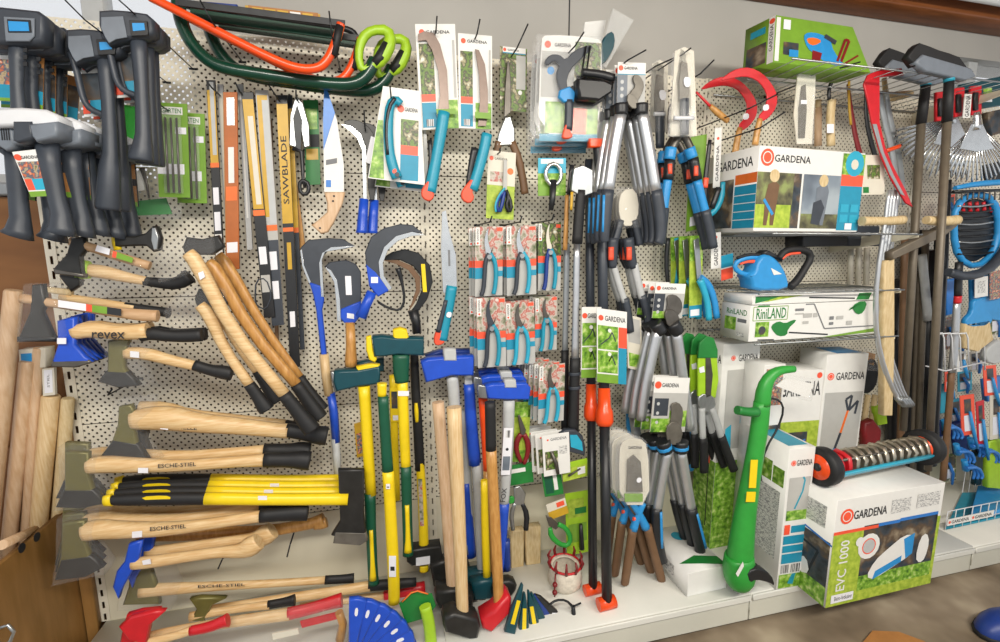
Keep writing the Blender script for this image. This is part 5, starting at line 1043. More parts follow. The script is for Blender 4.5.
pole('front black pole pruner with orange locking collar and orange foot', (601, 150), (604, 388), (607, 604), .16, .30, 10.5, 'orange_tube')
pole('rear black pole pruner with orange collar, slightly left and shorter', (589, 160), (591, 384), (593, 590), .10, .22, 9, 'orange_tube')
t = thing('pole_pruner', 'pole pruner head with orange band at the top of the black poles', 'pole pruner', (597, 160, .2)); M().prism([(590, 138), (606, 138), (606, 147), (590, 147)], .19, .03, 'orange_tube', .004).obj('band', t); tb(t, 'socket', [(599, 146, 13), (600, 165, 12), (600, 175, 10)], 'black_plastic', .2)
t = thing('telescopic_pole', 'silver telescopic pole with ribbed black foot, right of the secateurs cards', 'pole', (577, 428, .2))
tb(t, 'tube', [(577, 244, 7), (576, 300, 7), (575, 362, 8)], 'aluminium', .2); tb(t, 'grip', [(575, 358, 11), (574, 400, 11), (573, 432, 12)], 'black_rubber', .2)
for y in (372, 386): tb(t, 'clamp_ring', [(574.5, y, 13), (574.5, y+3, 13)], 'dark_plastic', .2)
t = thing('telescopic_pole', 'thin grey telescopic pole just left of the silver one', 'pole', (566, 420, .15)); tb(t, 'tube', [(567, 244, 6), (566, 300, 6), (565, 352, 6)], 'grey_paint', .15); tb(t, 'grip', [(565, 350, 8), (565, 400, 8), (565, 430, 8)], 'black_rubber', .15)
t = thing('hand_axe', 'small hatchet with wide bright blade and black handle hanging over the poles', 'hatchet', (578, 245, .24))
M().prism([(574, 168), (583, 165), (593, 170), (593, 193), (582, 197), (571, 190)], .24, .012, 'steel', .003).obj('blade', t); tb(t, 'handle', [(581, 190, 10), (579, 215, 11), (577, 244, 11)], 'black_rubber', .245)
tb(t, 'price_label', [(572, 192, 3), (571, 210, 3)], 'gold', .25)
t = thing('garden_tool', 'gold and black slim hand tool left of the small bright hatchet', 'tool', (565, 240, .2)); tb(t, 'shaft', [(567, 195, 4), (566, 230, 5), (565, 250, 5)], 'oak_varnish', .2); tb(t, 'grip', [(572, 165, 5), (569, 195, 5)], 'black_plastic', .2)
# ---- lime and white cards with blue handles right of the blue loppers
F = None
t, F = gcard('tall green card hanging behind the right blue lopper handle', (691, 137), (707, 134), (686, 232), .14, [(.2, .05, .6, .15, 'sticker')], 'print_green', 'printed_card'); t['category'] = 'card'
def shear_pack(d=.18):
    t = thing('grass_shears', '', 'shears', (690, 318, d)); F = hang((690, 236), (703, 235), (689, 318), d); m = M(); m.box(F.O, F.U, F.W, V3((0, .004, 0)), 'lawn_print'); m.rect(F, 0, 0, 1, .15, 'print_teal'); m.rect(F, .1, .02, .8, .1, 'sticker'); m.rect(F, .0, .7, 1, 1, 'photo_leaf'); m.obj('card', t)
    tb(t, 'handle', [(700, 278, 8), (708, 284, 8), (714, 298, 7), (717, 318, 7)], 'sky_blue', d+.02); tb(t, 'handle', [(700, 280, 8), (704, 290, 7), (708, 305, 7), (709, 320, 7)], 'aqua', d+.03)
    M().prism([(694, 240), (699, 238), (702, 275), (697, 280)], d+.008, .006, 'steel', .001).obj('blade', t); return t
stack(shear_pack(), 3, 'lime carded grass shears with bent blue handles, {n} of the row', .05, -.01, group='lime carded grass shears')
t, F = gcard('white vertical strip card lettered in black above the red pack', (711, 233), (721, 232), (711, 269), .2, [], 'white_card', 'printed_card'); t['category'] = 'card'
m = M(); m.text(F, 'GARDENA', .3, .08, .7, .72, 'ink', rot=1); m.disc(F, .5, .87, .006, 'coral'); m.obj('lettering', t)
t, F = gcard('second white strip card higher up beside the green card', (715, 128), (722, 127), (713, 188), .18, [], 'white_card', 'printed_card'); t['category'] = 'card'; m = M(); m.text(F, 'GARDENA', .3, .1, .7, .7, 'ink', rot=1); m.disc(F, .5, .82, .006, 'coral'); m.obj('lettering', t)
t, F = gcard('small red topped refill pack hanging left of the blue hedge trimmer', (721, 256), (733, 253), (721, 281), .2, [(0, .5, 1, 1, 'print_teal'), (0, 0, 1, .45, 'coral')], 'white_card', 'refill_pack')
t = thing('pruning_saw', 'teal curved handle of a folding saw left of the lettered white carton', 'saw', (715, 215, .22)); tb(t, 'handle', [(723, 182, 5), (722, 198, 6), (716, 210, 6), (708, 216, 6)], 'teal', .22); tb(t, 'inlay', [(719, 188, 6), (712, 208, 6)], 'black_plastic', .222)
t = thing('pruning_saw', 'thin black pruning saw with red catch right of the green card', 'saw', (706, 240, .2)); tb(t, 'handle', [(710, 140, 4), (707, 165, 5), (705, 185, 6), (705, 215, 5)], 'black_plastic', .2); tb(t, 'catch', [(706, 178, 6), (705, 188, 6)], 'coral', .205)
t = lopper('dark narrow shears behind the lime shear packs', .06, None, [('grip', [(668, 238, 5), (666, 262, 5), (668, 285, 4)], 'black_plastic'), ('grip', [(676, 238, 5), (679, 262, 5), (676, 285, 4)], 'aqua')], name='hand_shears', cat='shears')
# ================================================================== cartons and tools on the right
BOX = {}
def carton(name, lab, bl, br, tl, d0, d1, depth, k='white_card', top='white_card', cat='carton', group=None, z0=None, lean=0.):
    if z0 is not None: A = PZ(*bl, z0); B = PZ(*br, z0)
    else: A = P(*bl, d0); B = P(*br, d1); B.z = A.z
    U = B-A; nin = V3((-U.y, U.x, 0)).normalized()
    d_ = -A.y; T = P(*tl, d_); H = T.z-A.z; W = V3((0, 0, H))+nin*lean
    t = thing(name, lab, cat, A, group)
    m = M(); D = nin*depth
    m.solid([A, B, B+W, A+W], D, k, .0015); BOX[t] = m.obj('box', t)
    FF = Frame(A, U, W); FL = Frame(A+D, -D, W); FT = Frame(A+W, U, D)
    return t, FF, FL, FT
def prt(t, name='print'):
    return t
# --- big lettered carton on the wire shelf
def wire_shelf(lab, x0, x1, z, depth, n=15):
    t = thing('wire_shelf', lab, 'wire shelf', V3(((x0+x1)/2, -.01, z)))
    for y in (-.012, -depth*.5, -depth):
        m = M(); m.rod((x0, y, z), (x1, y, z), .0035, 'steel', 6); m.obj('rail', t)
    for i in range(n):
        x = x0+(x1-x0)*(i+.5)/n; m = M(); m.rod((x, -.004, z+.004), (x, -depth, z+.004), .0018, 'steel', 6); m.obj('wire', t)
    for x in (x1-.02,):
        m = M(); m.solid([V3((x, -.001, z-.08)), V3((x, -.001, z+.002)), V3((x, -depth, z+.002)), V3((x, -depth, z-.012))], V3((.003, 0, 0)), 'cream_metal'); m.obj('bracket', t)
zA = P(753, 232, .36).z
t, FF, FL, FT = carton('blower_carton', 'large white carton with two garden photos and orange sun logo on the wire shelf', (753, 231), (857, 229), (756, 145), .36, .33, .30)
wire_shelf('wire shelf under the large photo carton', 1.27, 2.02, zA-.007, .40)
def panel(t, F, items, name='print'):
    m = M()
    for it in items:
        if it[0] == 'r': m.rect(F, *it[1:])
        elif it[0] == 't': m.text(F, *it[1:6], it[6], rot=it[7] if len(it) > 7 else 0)
        elif it[0] == 'd': m.disc(F, *it[1:])
        elif it[0] == 's': m.shape(F, *it[1:])
        elif it[0] == 'l': m.stroke(F, *it[1:])
        elif it[0] == 'sun':
            u, v, r = it[1:]; m.disc(F, u, v, r, 'coral'); m.disc(F, u, v, r*.7, 'white_card'); m.disc(F, u, v, r*.58, 'coral')
    m.obj(name, BOX.get(t, t))
panel(t, FF, [('sun', .075, .87, .032), ('t', 'GARDENA', .14, .825, .47, .91, 'ink'), ('r', .0, .04, .40, .70, 'photo_hedge'), ('r', .0, .04, .32, .32, 'lawn_print'), ('r', .33, .04, .40, .70, 'photo_dark'), ('r', .42, .04, .78, .70, 'photo_door'), ('r', .42, .04, .78, .22, 'photo_hedge'), ('r', .78, .02, 1, .70, 'print_teal'), ('r', .78, .58, 1, .72, 'coral'), ('r', .78, .72, 1, .98, 'photo_leaf'), ('d', .9, .86, .05, 'aqua'), ('d', .9, .85, .02, 'cream_card')]
      + [('s', [(.08, .40), (.10, .56), (.16, .60), (.20, .55), (.19, .38), (.17, .07), (.14, .07), (.13, .32), (.11, .07), (.08, .07)], 'brown_grip'), ('d', .15, .66, .024, 'raw_wood'), ('l', [(.07, .38), (.16, .2)], .012, 'sky_blue')]
      + [('s', [(.55, .40), (.55, .54), (.59, .58), (.65, .58), (.67, .50), (.66, .36), (.64, .08), (.61, .08), (.60, .3), (.58, .08), (.55, .1)], 'mid_plastic'), ('d', .61, .63, .024, 'raw_wood'), ('s', [(.52, .10), (.53, .36), (.60, .40), (.64, .30), (.60, .08)], 'dark_plastic')]
      + [('r', .80+.1*(i % 2), .12+.13*(i//2), .88+.1*(i % 2), .22+.13*(i//2), 'aqua') for i in range(4)] + [('r', .86, .03, .93, .11, 'sticker')])
panel(t, FL, [('t', 'GARDENA', .30, .78, .92, .90, 'ink'), ('r', .1, .05, .62, .66, 'photo_dark'), ('r', .64, .58, 1, .70, 'orange'), ('r', .64, .04, 1, .56, 'print_teal')] + [('r', .64, .14+.1*i, 1, .15+.1*i, 'white_card') for i in range(4)])
# --- green carton at the very top
zG = P(772, 64, .34).z
t = thing('trimmer_carton', 'lime green carton with picture of a hedge trimmer, at the top right', 'carton', (800, 66, .3))
bl, br, tl, tr = P(773, 62, .36), P(871, 68, .36), P(776, 15, .30), P(853, 27, .30)
br.z = bl.z
m = M(); e = V3((-.02, .13, 0)); m.solid([bl, br, tr, tl], e, 'print_green', .001); BOX[t] = m.obj('box', t)
FF = Frame(bl, br-bl, tl-bl); FL = Frame(bl+e, -e, tl-bl)
panel(t, FF, [('r', .01, .03, .05, .96, 'white_card'), ('r', .08, .72, .15, .93, 'sticker'), ('r', .09, .18, .24, .45, 'photo_dark'), ('r', .15, .15, .24, .3, 'sky_blue'),
    ('s', smooth([(.28, .62), (.33, .72), (.45, .72), (.56, .62), (.60, .35), (.72, .12), (.66, .06), (.52, .10), (.40, .28), (.33, .36)], 1), 'sky_blue'), ('s', smooth([(.31, .58), (.40, .62), (.48, .56), (.40, .44), (.34, .46)], 1), 'orange'), ('s', [(.38, .12), (.46, .10), (.48, .3), (.38, .34)], 'dark_red'), ('l', [(.64, .16), (.72, .66), (.76, .64), (.68, .16)], .012, 'dark_red'), ('l', [(.70, .10), (.86, .34)], .008, 'dark_red'), ('l', [(.5, .68), (.62, .56)], .02, 'dark_plastic')])
panel(t, FL, [('r', .8, .0, 1, 1, 'white_card'), ('t', 'GARDENA', .84, .25, .95, .82, 'ink', 1), ('d', .9, .9, .012, 'coral'), ('r', .1, .05, .75, .5, 'photo_dark'), ('r', .2, .7, .7, .85, 'teal')])
wire_shelf('wire shelf under the lime green carton at the top right', 1.27, 2.45, bl.z-.008, .42, 18)
# --- blue hedge trimmer lying on the third wire shelf
zH = P(770, 290, .30).z
wire_shelf('wire shelf carrying the blue hedge trimmer', 1.27, 2.02, zH-.009, .36)
t = thing('hedge_trimmer', 'blue cordless hedge trimmer with black and orange loop handle', 'hedge trimmer', (775, 290, .28))
M().prism(smooth([(758, 262), (764, 254), (774, 256), (784, 266), (790, 281), (789, 290), (753, 291), (752, 280), (748, 276), (756, 272)], 1), .23, .08, 'sky_blue', .01).obj('motor_housing', t)
tb(t, 'rear_handle', [(760, 257, 6), (748, 257, 6), (737, 261, 5), (734, 268, 5), (742, 274, 5), (754, 275, 6)], 'sky_blue', .28, .8)
tb(t, 'grip_pad', [(761, 255, 3), (748, 254.5, 3.5), (737, 258, 3)], 'black_rubber', .285, 1); tb(t, 'trigger', [(740, 264, 2), (750, 261, 3), (761, 263, 5)], 'coral', .285)
tb(t, 'front_handle', [(779, 259, 7), (784, 251, 7), (795, 249, 7), (808, 251, 7), (811, 258, 7), (804, 270, 7), (796, 282, 8), (790, 287, 8)], 'black_rubber', .30, 1)
tb(t, 'handle_trim', [(812, 256, 3), (808, 266, 3), (800, 280, 3)], 'coral', .305, 1); tb(t, 'handle_trim', [(782, 259, 2.5), (788, 254, 2.5), (800, 253, 2.5)], 'coral', .31, 1)
M().prism([(763, 254), (768, 250), (780, 256), (783, 262), (776, 258)], .25, .05, 'black_plastic', .004).obj('cover', t)
M().prism([(771, 268), (775, 270), (782, 274), (774, 275)], .3105, .002, 'white_card').obj('logo', t)
# --- white hedge-trimmer cartons
t, FF, FL, FT = carton('trimmer_carton', 'long white carton with green hedge trimmer picture, lower of the two', (748, 342), (885, 340), (748, 306), .34, .32, .16)
zR = FF.O.z
panel(t, FF, [('t', 'RiniLAND', .04, .62, .24, .92, 'deep_green'), ('l', [(.02, .58), (.25, .58), (.25, .96), (.02, .96), (.02, .58)], .003, 'print_green'), ('s', [(.04, .96), (.13, .96), (.12, 1.0), (.05, 1.0)], 'deep_green'), ('r', .04, .12, .13, .54, 'photo_leaf'), ('d', .085, .3, .018, 'photo_dark'), ('s', smooth([(.14, .42), (.19, .55), (.24, .46), (.29, .56), (.32, .54), (.26, .3), (.26, .12), (.2, .1), (.16, .26)], 1), 'deep_green'), ('l', [(.27, .2), (.55, .07)], .006, 'ink'), ('l', [(.06, .04), (.17, .02)], .005, 'ink'), ('l', [(.37, .98), (.43, .98), (.52, .25), (.95, .25)], .005, 'grey_ink'), ('r', .30, .8, .36, .87, 'grey_ink'), ('r', .30, .7, .36, .74, 'grey_card'), ('r', .36, .6, .42, .72, 'grey_card'), ('r', .43, .6, .46, .72, 'grey_card'), ('r', .36, .42, .40, .5, 'grey_card'), ('r', .55, .5, .58, .6, 'grey_ink'), ('r', .60, .5, .65, .6, 'grey_card'), ('r', .55, .35, .58, .43, 'grey_ink'), ('r', .68, .32, .72, .44, 'grey_card'), ('s', [(.5, .0), (.95, .2), (.95, .08), (.6, .0)], 'print_green'), ('s', smooth([(.68, .7), (.74, 1.), (.82, 1.), (.80, .66), (.75, .6), (.70, .86)], 1), 'deep_green')])
panel(t, FL, [('t', 'RiniLAND', .2, .70, .9, .86, 'deep_green'), ('r', .15, .25, .55, .62, 'photo_leaf'), ('r', .6, .5, .9, .6, 'grey_ink'), ('r', .6, .1, .85, .2, 'fine_text')])
t2, FF, FL, FT = carton('trimmer_carton', 'long white carton with green stripe lying on top of the other', (752, 305), (885, 304), (752, 296), .34, .32, .16)
panel(t2, FF, [('s', [(.02, .15), (.25, .9), (.02, .9)], 'deep_green'), ('s', [(.06, .2), (.36, .9), (.2, .9)], 'lawn_print'), ('l', [(.40, .6), (.75, .3)], .006, 'ink'), ('s', [(.76, .1), (.86, .1), (.88, .9), (.78, .9)], 'deep_green')])
wire_shelf('wire shelf below the long white cartons', 1.27, 2.02, zR-.008, .36)
# --- tall cartons standing on the base shelf
def tall(name, lab, bl, br, tl, depth, items, left=(), top=(), z0=ZS+.001, **k):
    t, FF, FL, FT = carton(name, lab, bl, br, tl, 0, 0, depth, z0=z0, **k); panel(t, FF, items)
    if left: panel(t, FL, left)
    if top: panel(t, FT, top)
    return t
tall('trimmer_carton', 'tall narrow white carton with string trimmer picture, beside the green trimmer', (776, 590), (801, 586), (783.5, 450), .26,
    [('sun', .2, .90, .012), ('t', 'GARDENA', .32, .88, .92, .92, 'ink'), ('r', .1, .56, .92, .80, 'grey_card'), ('l', [(.4, .58), (.65, .70), (.7, .78), (.62, .8)], .008, 'teal'), ('r', .1, .50, .95, .57, 'photo_leaf'), ('r', .08, .40, .30, .47, 'coral'), ('r', .35, .41, .97, .46, 'print_teal'), ('r', .08, .33, .97, .39, 'print_teal'), ('r', .08, .27, .97, .32, 'print_teal'), ('r', .08, .19, .97, .26, 'print_teal'), ('r', .1, .12, .4, .18, 'barcode'), ('r', .5, .12, .92, .18, 'barcode'), ('r', .05, .01, .95, .11, 'photo_leaf'), ('s', [(.4, .04), (.55, .11), (.7, .11), (.62, .03)], 'teal')],
    [('r', .45, .72, .7, .86, 'photo_leaf'), ('r', .72, .72, .95, .84, 'photo_leaf'), ('r', .3, .2, .9, .68, 'fine_text')], [('r', .15, .1, .9, .9, 'teal')])
tall('tool_carton', 'tall white carton with green base and aqua trimmer picture behind the green trimmer', (709, 549), (744, 542), (720, 345), .14,
    [('sun', .28, .935, .012), ('t', 'GARDENA', .42, .918, .95, .95, 'ink'), ('r', .15, .5, .95, .88, 'grey_card'), ('r', .0, .0, 1, .44, 'photo_leaf'), ('s', [(.58, .62), (.78, .62), (.82, .74), (.62, .74)], 'aqua'), ('l', [(.64, .74), (.66, .82), (.74, .82), (.74, .74)], .006, 'ink'), ('s', [(.2, .47), (.38, .5), (.35, .62), (.2, .6)], 'aqua'), ('l', [(.75, .5), (.72, .10)], .006, 'ink'), ('r', .68, .40, .78, .44, 'coral'), ('r', .65, .86, .95, .885, 'grey_ink')],
    [('r', .0, .0, 1, .44, 'photo_leaf'), ('l', [(.7, .5), (.72, .1)], .006, 'ink'), ('r', .68, .42, .76, .46, 'coral'), ('t', 'A', .8, .91, .95, .95, 'ink')])
tall('trimmer_carton', 'tall white carton with pole tool picture standing behind the rolling aerator', (808, 537), (847, 533), (824, 355), .16,
    [('sun', .13, .885, .018), ('t', 'GARDENA', .26, .865, .95, .905, 'ink'), ('r', .04, .0, .96, .80, 'grey_card'), ('r', .04, .3, .96, .45, 'photo_leaf'), ('l', [(.52, .58), (.64, .70)], .012, 'orange'), ('l', [(.35, .44), (.52, .58)], .014, 'dark_plastic'), ('l', [(.64, .70), (.56, .76), (.70, .78), (.66, .70), (.86, .75), (.82, .68)], .012, 'dark_plastic'), ('s', [(.26, .40), (.38, .42), (.42, .5), (.3, .48)], 'sky_blue')], [], [('r', .3, .1, .9, .9, 'sky_blue')])
tall('tool_carton', 'lime green carton with orange mower photos, between the trimmer cartons', (764, 547), (806, 542), (776, 372), .14,
    [('r', 0, .0, 1, .72, 'lawn_print'), ('t', 'GARDENA', .05, .86, .95, .94, 'ink'), ('d', .9, .97, .014, 'coral'), ('r', .25, .40, .75, .66, 'photo_dark'), ('s', [(.4, .42), (.65, .42), (.72, .62), (.5, .6)], 'mid_blue'), ('r', .55, .24, .95, .4, 'photo_flower'), ('r', .0, .42, .2, .66, 'photo_mix')])
tall('tool_carton', 'small white carton with blue portrait label behind the green handle', (748, 560), (768, 556), (757, 366), .12, [('r', .1, .8, .9, .98, 'photo_mix'), ('r', 0, .55, 1, .7, 'photo_dark')])
t, FF, FL, FT = carton('flat_carton', 'flat white carton under the loppers with green swoosh on top', (687, 597), (726, 588), (681, 575), 0, 0, .30, z0=ZS+.001)
panel(t, FT, [('s', [(.0, .2), (.5, .12), (.98, .02), (.98, .2), (.5, .3)], 'deep_green'), ('d', .6, .75, .03, 'teal')]); panel(t, FL, [('r', .2, .2, .7, .7, 'fine_text')])
# --- big mower carton overhanging the shelf
t, FF, FL, FT = carton('aerator_carton', 'big white and lime carton lettered EVC 1000 with mower photo, at the shelf edge', (825, 608), (930, 583), (836, 501), 0, 0, .36, z0=ZS+.001)
panel(t, FF, [('r', 0, .0, 1, .68, 'lawn_print'), ('r', .27, .14, .97, .72, 'photo_dark'), ('r', .27, .1, .97, .24, 'photo_leaf'), ('r', .0, .68, .4, .71, 'coral'), ('r', .4, .69, .6, .72, 'mid_blue'), ('r', .6, .70, .97, .73, 'mid_blue'), ('sun', .1, .84, .032), ('t', 'GARDENA', .16, .80, .46, .88, 'ink'), ('r', .50, .79, .68, .92, 'fine_text'), ('r', .74, .80, .96, .93, 'fine_text'), ('t', 'EVC 1000', .07, .14, .15, .62, 'white_card', 1), ('r', .04, .03, .24, .11, 'sticker'), ('t', 'Elektro-Vertikutierer', .07, .05, .23, .09, 'ink'),
   ('s', smooth([(.34, .22), (.40, .36), (.52, .46), (.66, .56), (.76, .54), (.74, .34), (.66, .30), (.42, .18)], 1), 'white_card'), ('s', [(.40, .18), (.66, .30), (.66, .36), (.42, .26)], 'sky_blue'), ('s', [(.66, .52), (.76, .56), (.76, .36), (.70, .32)], 'sky_blue'), ('s', smooth([(.80, .30), (.82, .50), (.88, .54), (.92, .44), (.90, .28), (.85, .24)], 1), 'white_card'), ('d', .33, .52, .055, 'white_card'), ('d', .33, .52, .035, 'coral'), ('d', .33, .52, .03, 'light_grey'), ('d', .24, .58, .02, 'white_card')])
panel(t, FL, [('r', .35, .05, .98, .60, 'photo_dark'), ('r', .35, .0, .98, .18, 'photo_leaf'), ('l', [(.35, .66), (1, .58)], .008, 'mid_blue'), ('l', [(.5, .5), (.85, .46), (.75, .2)], .01, 'ink'), ('s', smooth([(.65, .15), (.6, .28), (.72, .34), (.78, .2)], 1), 'white_card'), ('r', .5, .70, .9, .9, 'fine_text')])
zE = FT.O.z
mat('drum_steel', s('b0a898'), .3, .8, var=.25, scale=40)
# --- aerator roller on top of it
t = thing('lawn_aerator', 'rolling lawn aerator with spiked steel drum, orange hubs and black tyres', 'aerator', (870, 485, .5))
ca = P(822, 468, .50); cb = P(921, 462, .46); ra = .077; ca.z = cb.z = zE+ra+.003
ax = (cb-ca).normalized()
def disc_ring(m, c, axd, r0, r1, wd, k, n=28):
    u = V3((0, 0, 1)); v = axd.cross(u).normalized()
    for sgn in (-1, 1):
        pass
    pts = [c+(u*math.cos(6.2832*i/n)+v*math.sin(6.2832*i/n)) for i in range(n)]
    rg = []
    for o, r in ((-wd/2, r1), (-wd/2, r0*.98), (-wd/4, r0), (wd/4, r0), (wd/2, r0*.98), (wd/2, r1)):
        rg.append(m.add([c+axd*o+(u*math.cos(6.2832*i/n)+v*math.sin(6.2832*i/n))*r for i in range(n)]))
    for a, b in zip(rg, rg[1:]):
        for i in range(n): j = (i+1) % n; m.face((a+i, b+i, b+j, a+j), k, True)
    m.face([rg[0]+i for i in range(n)], k); m.face([rg[-1]+i for i in range(n)][::-1], k)
for c in (ca, cb):
    m = M(); disc_ring(m, c, ax, ra, ra*.62, .045, 'black_rubber'); wh = m.obj('wheel', t)
    h = M(); disc_ring(h, c, ax, ra*.66, ra*.1, .050, 'orange_tube'); ho = h.obj('hub', wh)
    h = M(); disc_ring(h, c, ax, .016, .004, .058, 'black_plastic'); h.obj('axle_cap', wh)
m = M(); m.rod(ca, cb, .018, 'dark_steel', 10); m.obj('axle', t)
for i in range(13):
    c = ca+(cb-ca)*((i+1.1)/14.2); m = M(); u = V3((0, 0, 1)); v = ax.cross(u).normalized(); n = 10
    pts = [c+(u*math.cos(6.2832*k_/n+.2*i)+v*math.sin(6.2832*k_/n+.2*i))*(.056 if k_ % 2 else .050) for k_ in range(n)]
    m.solid(pts, ax*.024+V3((0, .006, 0)), 'drum_steel' if i > 1 else 'red', .006); m.obj('spiked_disc', t)
a = ca+V3((.03, -.055, -.028)); b = cb+V3((-.03, -.055, -.028)); m = M(); m.solid([a, b, b+V3((0, -.012, .022)), a+V3((0, -.012, .022))], V3((0, .02, 0)), 'aqua', .003); m.obj('frame_bar', t)
m = M(); m.rod(ca+V3((.03, -.03, .03)), cb+V3((-.03, -.03, .03)), .006, 'dark_steel', 8); m.obj('rear_bar', t)
# --- green electric trimmer leaning on the cartons
t = thing('string_trimmer', 'green electric string trimmer leaning against the cartons, guard at the foot', 'trimmer', (742, 590, .4))
dd = .50
tb(t, 'shaft', [(762, 402, 17), (759, 430, 18), (754, 460, 18), (749, 490, 20), (744, 520, 23), (740, 555, 27), (740, 575, 30)], 'green', dd-.02, .8, 14)
tb(t, 'motor_foot', [(739, 555, 28), (739, 571, 33), (741, 581, 28), (743, 586, 18)], 'green', dd-.02, .9, 14)
tb(t, 'top_handle', [(762, 405, 16), (764, 388, 15), (770, 376, 12), (780, 370, 9), (794, 369, 7)], 'green', dd-.02, .9, 12)
tb(t, 'side_grip', [(737, 410, 9), (747, 412, 9), (757, 412, 10)], 'deep_green', dd+.03, 1, 10)
M().prism(smooth([(748, 572), (760, 568), (772, 575), (776, 587), (770, 583), (756, 580), (750, 584)], 1), dd-.01, .05, 'black_plastic', .004).obj('guard', t)
tb(t, 'spool', [(742, 580, 16), (743, 588, 15)], 'black_plastic', dd-.02)
for (q, k) in (([(751, 460), (758, 460), (756, 488), (749, 488)], 'yellow'), ([(747, 492), (756, 492), (755, 502), (746, 502)], 'yellow')): M().prism(q, dd+.015, .002, k).obj('warning_label', t)
M().prism([(736, 574), (743, 562), (744, 566), (738, 577)], dd+.03, .002, 'white_card').obj('logo', t)
tb(t, 'cable', [(768, 398, 2), (780, 400, 2), (784, 410, 2), (778, 428, 2), (766, 448, 2), (760, 470, 2.2), (760, 480, 4)], 'black_plastic', dd-.03, 1, 8)
t = thing('spare_guard', 'clear bag of white instruction papers hanging off the green trimmer top', 'bag', (800, 395, dd-.05))
M().prism([(772, 386), (784, 374), (820, 380), (812, 402), (802, 400)], dd-.02, .02, 'film', .004).obj('wrapper', t); M().prism([(776, 386), (786, 378), (814, 384), (808, 398)], dd-.015, .004, 'white_card').obj('paper', t)
# ================================================================== hanging tools right
def sickle(lab, ox, oy, d):
    t = thing('sickle', lab, 'sickle', (750+ox, 120+oy, d), 'red crescent sickles')
    q = [(720, 84), (727, 77), (738, 71), (751, 70), (763, 76), (772, 86), (778, 98), (777, 110), (770, 120), (762, 125), (758, 120), (765, 112), (768, 100), (764, 90), (756, 82), (745, 79), (733, 81)]
    M().prism(smooth([(x+ox, y+oy) for x, y in q], 1), d, .006, 'red', .002).obj('blade', t)
    tb(t, 'handle', [(760+ox, 122+oy, 6), (757+ox, 135+oy, 7), (755+ox, 148+oy, 7)], 'oak_varnish', d); M().prism(smooth([(763+ox, 108+oy), (769+ox, 107+oy), (769+ox, 113+oy), (763+ox, 114+oy)], 1), d+.006, .001, 'sticker').obj('sticker', t)
    return t
sickle('red crescent sickle, right and nearer one of the pair', 0, -3, .30); sickle('red crescent sickle, left and rear one of the pair', -20, 6, .2)
t = thing('hand_weeder', 'small tool with thin red shaft and stubby wooden handle left of the sickles', 'hand tool', (722, 120, .22)); tb(t, 'shaft', [(696, 92, 2.5), (711, 107, 3)], 'red', .22); tb(t, 'handle', [(710, 106, 5), (718, 113, 7), (728, 121, 6)], 'oak_varnish', .22)
t = thing('scythe_tool', 'scythe blade in a long white and clear pack above the photo carton', 'scythe blade', (805, 143, .3))
M().prism([(798, 72), (816, 68), (815, 100), (812, 144), (797, 144), (794, 115)], .28, .006, 'cream_card', .001).obj('pack', t); M().prism([(802, 86), (806, 84), (807, 110), (805, 138), (799, 138), (799, 108)], .287, .004, 'grind_steel', .001).obj('blade', t); M().prism([(801, 100), (807, 100), (807, 104), (801, 104)], .292, .001, 'sticker').obj('sticker', t)
M().prism([(799, 74), (817, 70), (815, 144), (798, 144)], .29, .012, 'clear', .003).obj('film_window', t)
t = thing('hay_knife', 'wooden handled tool with black hooked top right of the scythe pack', 'garden tool', (830, 145, .2)); tb(t, 'handle', [(832, 100, 9), (830, 120, 9), (831, 146, 9)], 'raw_wood', .2); tb(t, 'hook', [(829, 100, 4), (829, 88, 4), (833, 79, 5), (845, 78, 6)], 'black_plastic', .2); M().prism([(827, 124), (834, 124), (834, 133), (827, 133)], .222, .001, 'sticker').obj('sticker', t)
t = thing('wooden_shaft', 'plain brown wooden shaft behind the hooked tool', 'shaft', (818, 145, .1)); tb(t, 'shaft', [(818, 108, 8), (818, 146, 8)], 'beech_v', .1); tb(t, 'tip', [(818, 100, 7), (818, 108, 7)], 'raw_wood', .1)
t = thing('scythe_tool', 'slim dark scythe blade with yellow back hanging beside the red scythe', 'scythe blade', (860, 150, .2)); tb(t, 'blade', [(848, 84, 4), (851, 110, 5), (856, 140, 6), (862, 160, 6)], 'dark_red', .2, .4); tb(t, 'back', [(849, 80, 3), (849, 105, 3), (851, 125, 3)], 'gold', .205, .6)
t = thing('scythe_tool', 'thin black scythe blade between the yellow backed and red ones', 'scythe blade', (868, 150, .22)); tb(t, 'blade', [(866, 90, 4), (866, 120, 5), (873, 150, 6), (880, 170, 6)], 'black_metal', .22, .4)
t = thing('scythe', 'bright red scythe blade bent at the top and curving down to the right', 'scythe', (900, 205, .3))
M().prism([(864, 84), (868, 75), (876, 71), (902, 68), (904, 75), (880, 77), (880, 122), (886, 148), (893, 165), (906, 190), (913, 207), (906, 203), (892, 180), (882, 158), (872, 122), (868, 100)], .32, .008, 'red', .002).obj('blade', t)
M().prism([(873, 124), (877, 124), (884, 152), (894, 175), (905, 196), (901, 194), (890, 174), (881, 152)], .326, .004, 'grey_paint', .001).obj('cutting_edge', t)
for i, x in enumerate((0, 6)):
    t = thing('scythe_tool', ('front' if not i else 'rear')+' grey curved scythe blade with orange band right of the red one', 'scythe blade', (895, 190, .16), 'grey scythe blades'); tb(t, 'blade', [(880+x, 92, 6), (884+x, 120, 7), (892+x, 150, 7), (896+x, 180, 7), (898+x, 205, 5)], 'grey_paint', .2-.05*i, .4)
    if not i: tb(t, 'band', [(886, 151, 4), (900, 146, 4)], 'orange_tube', .21)
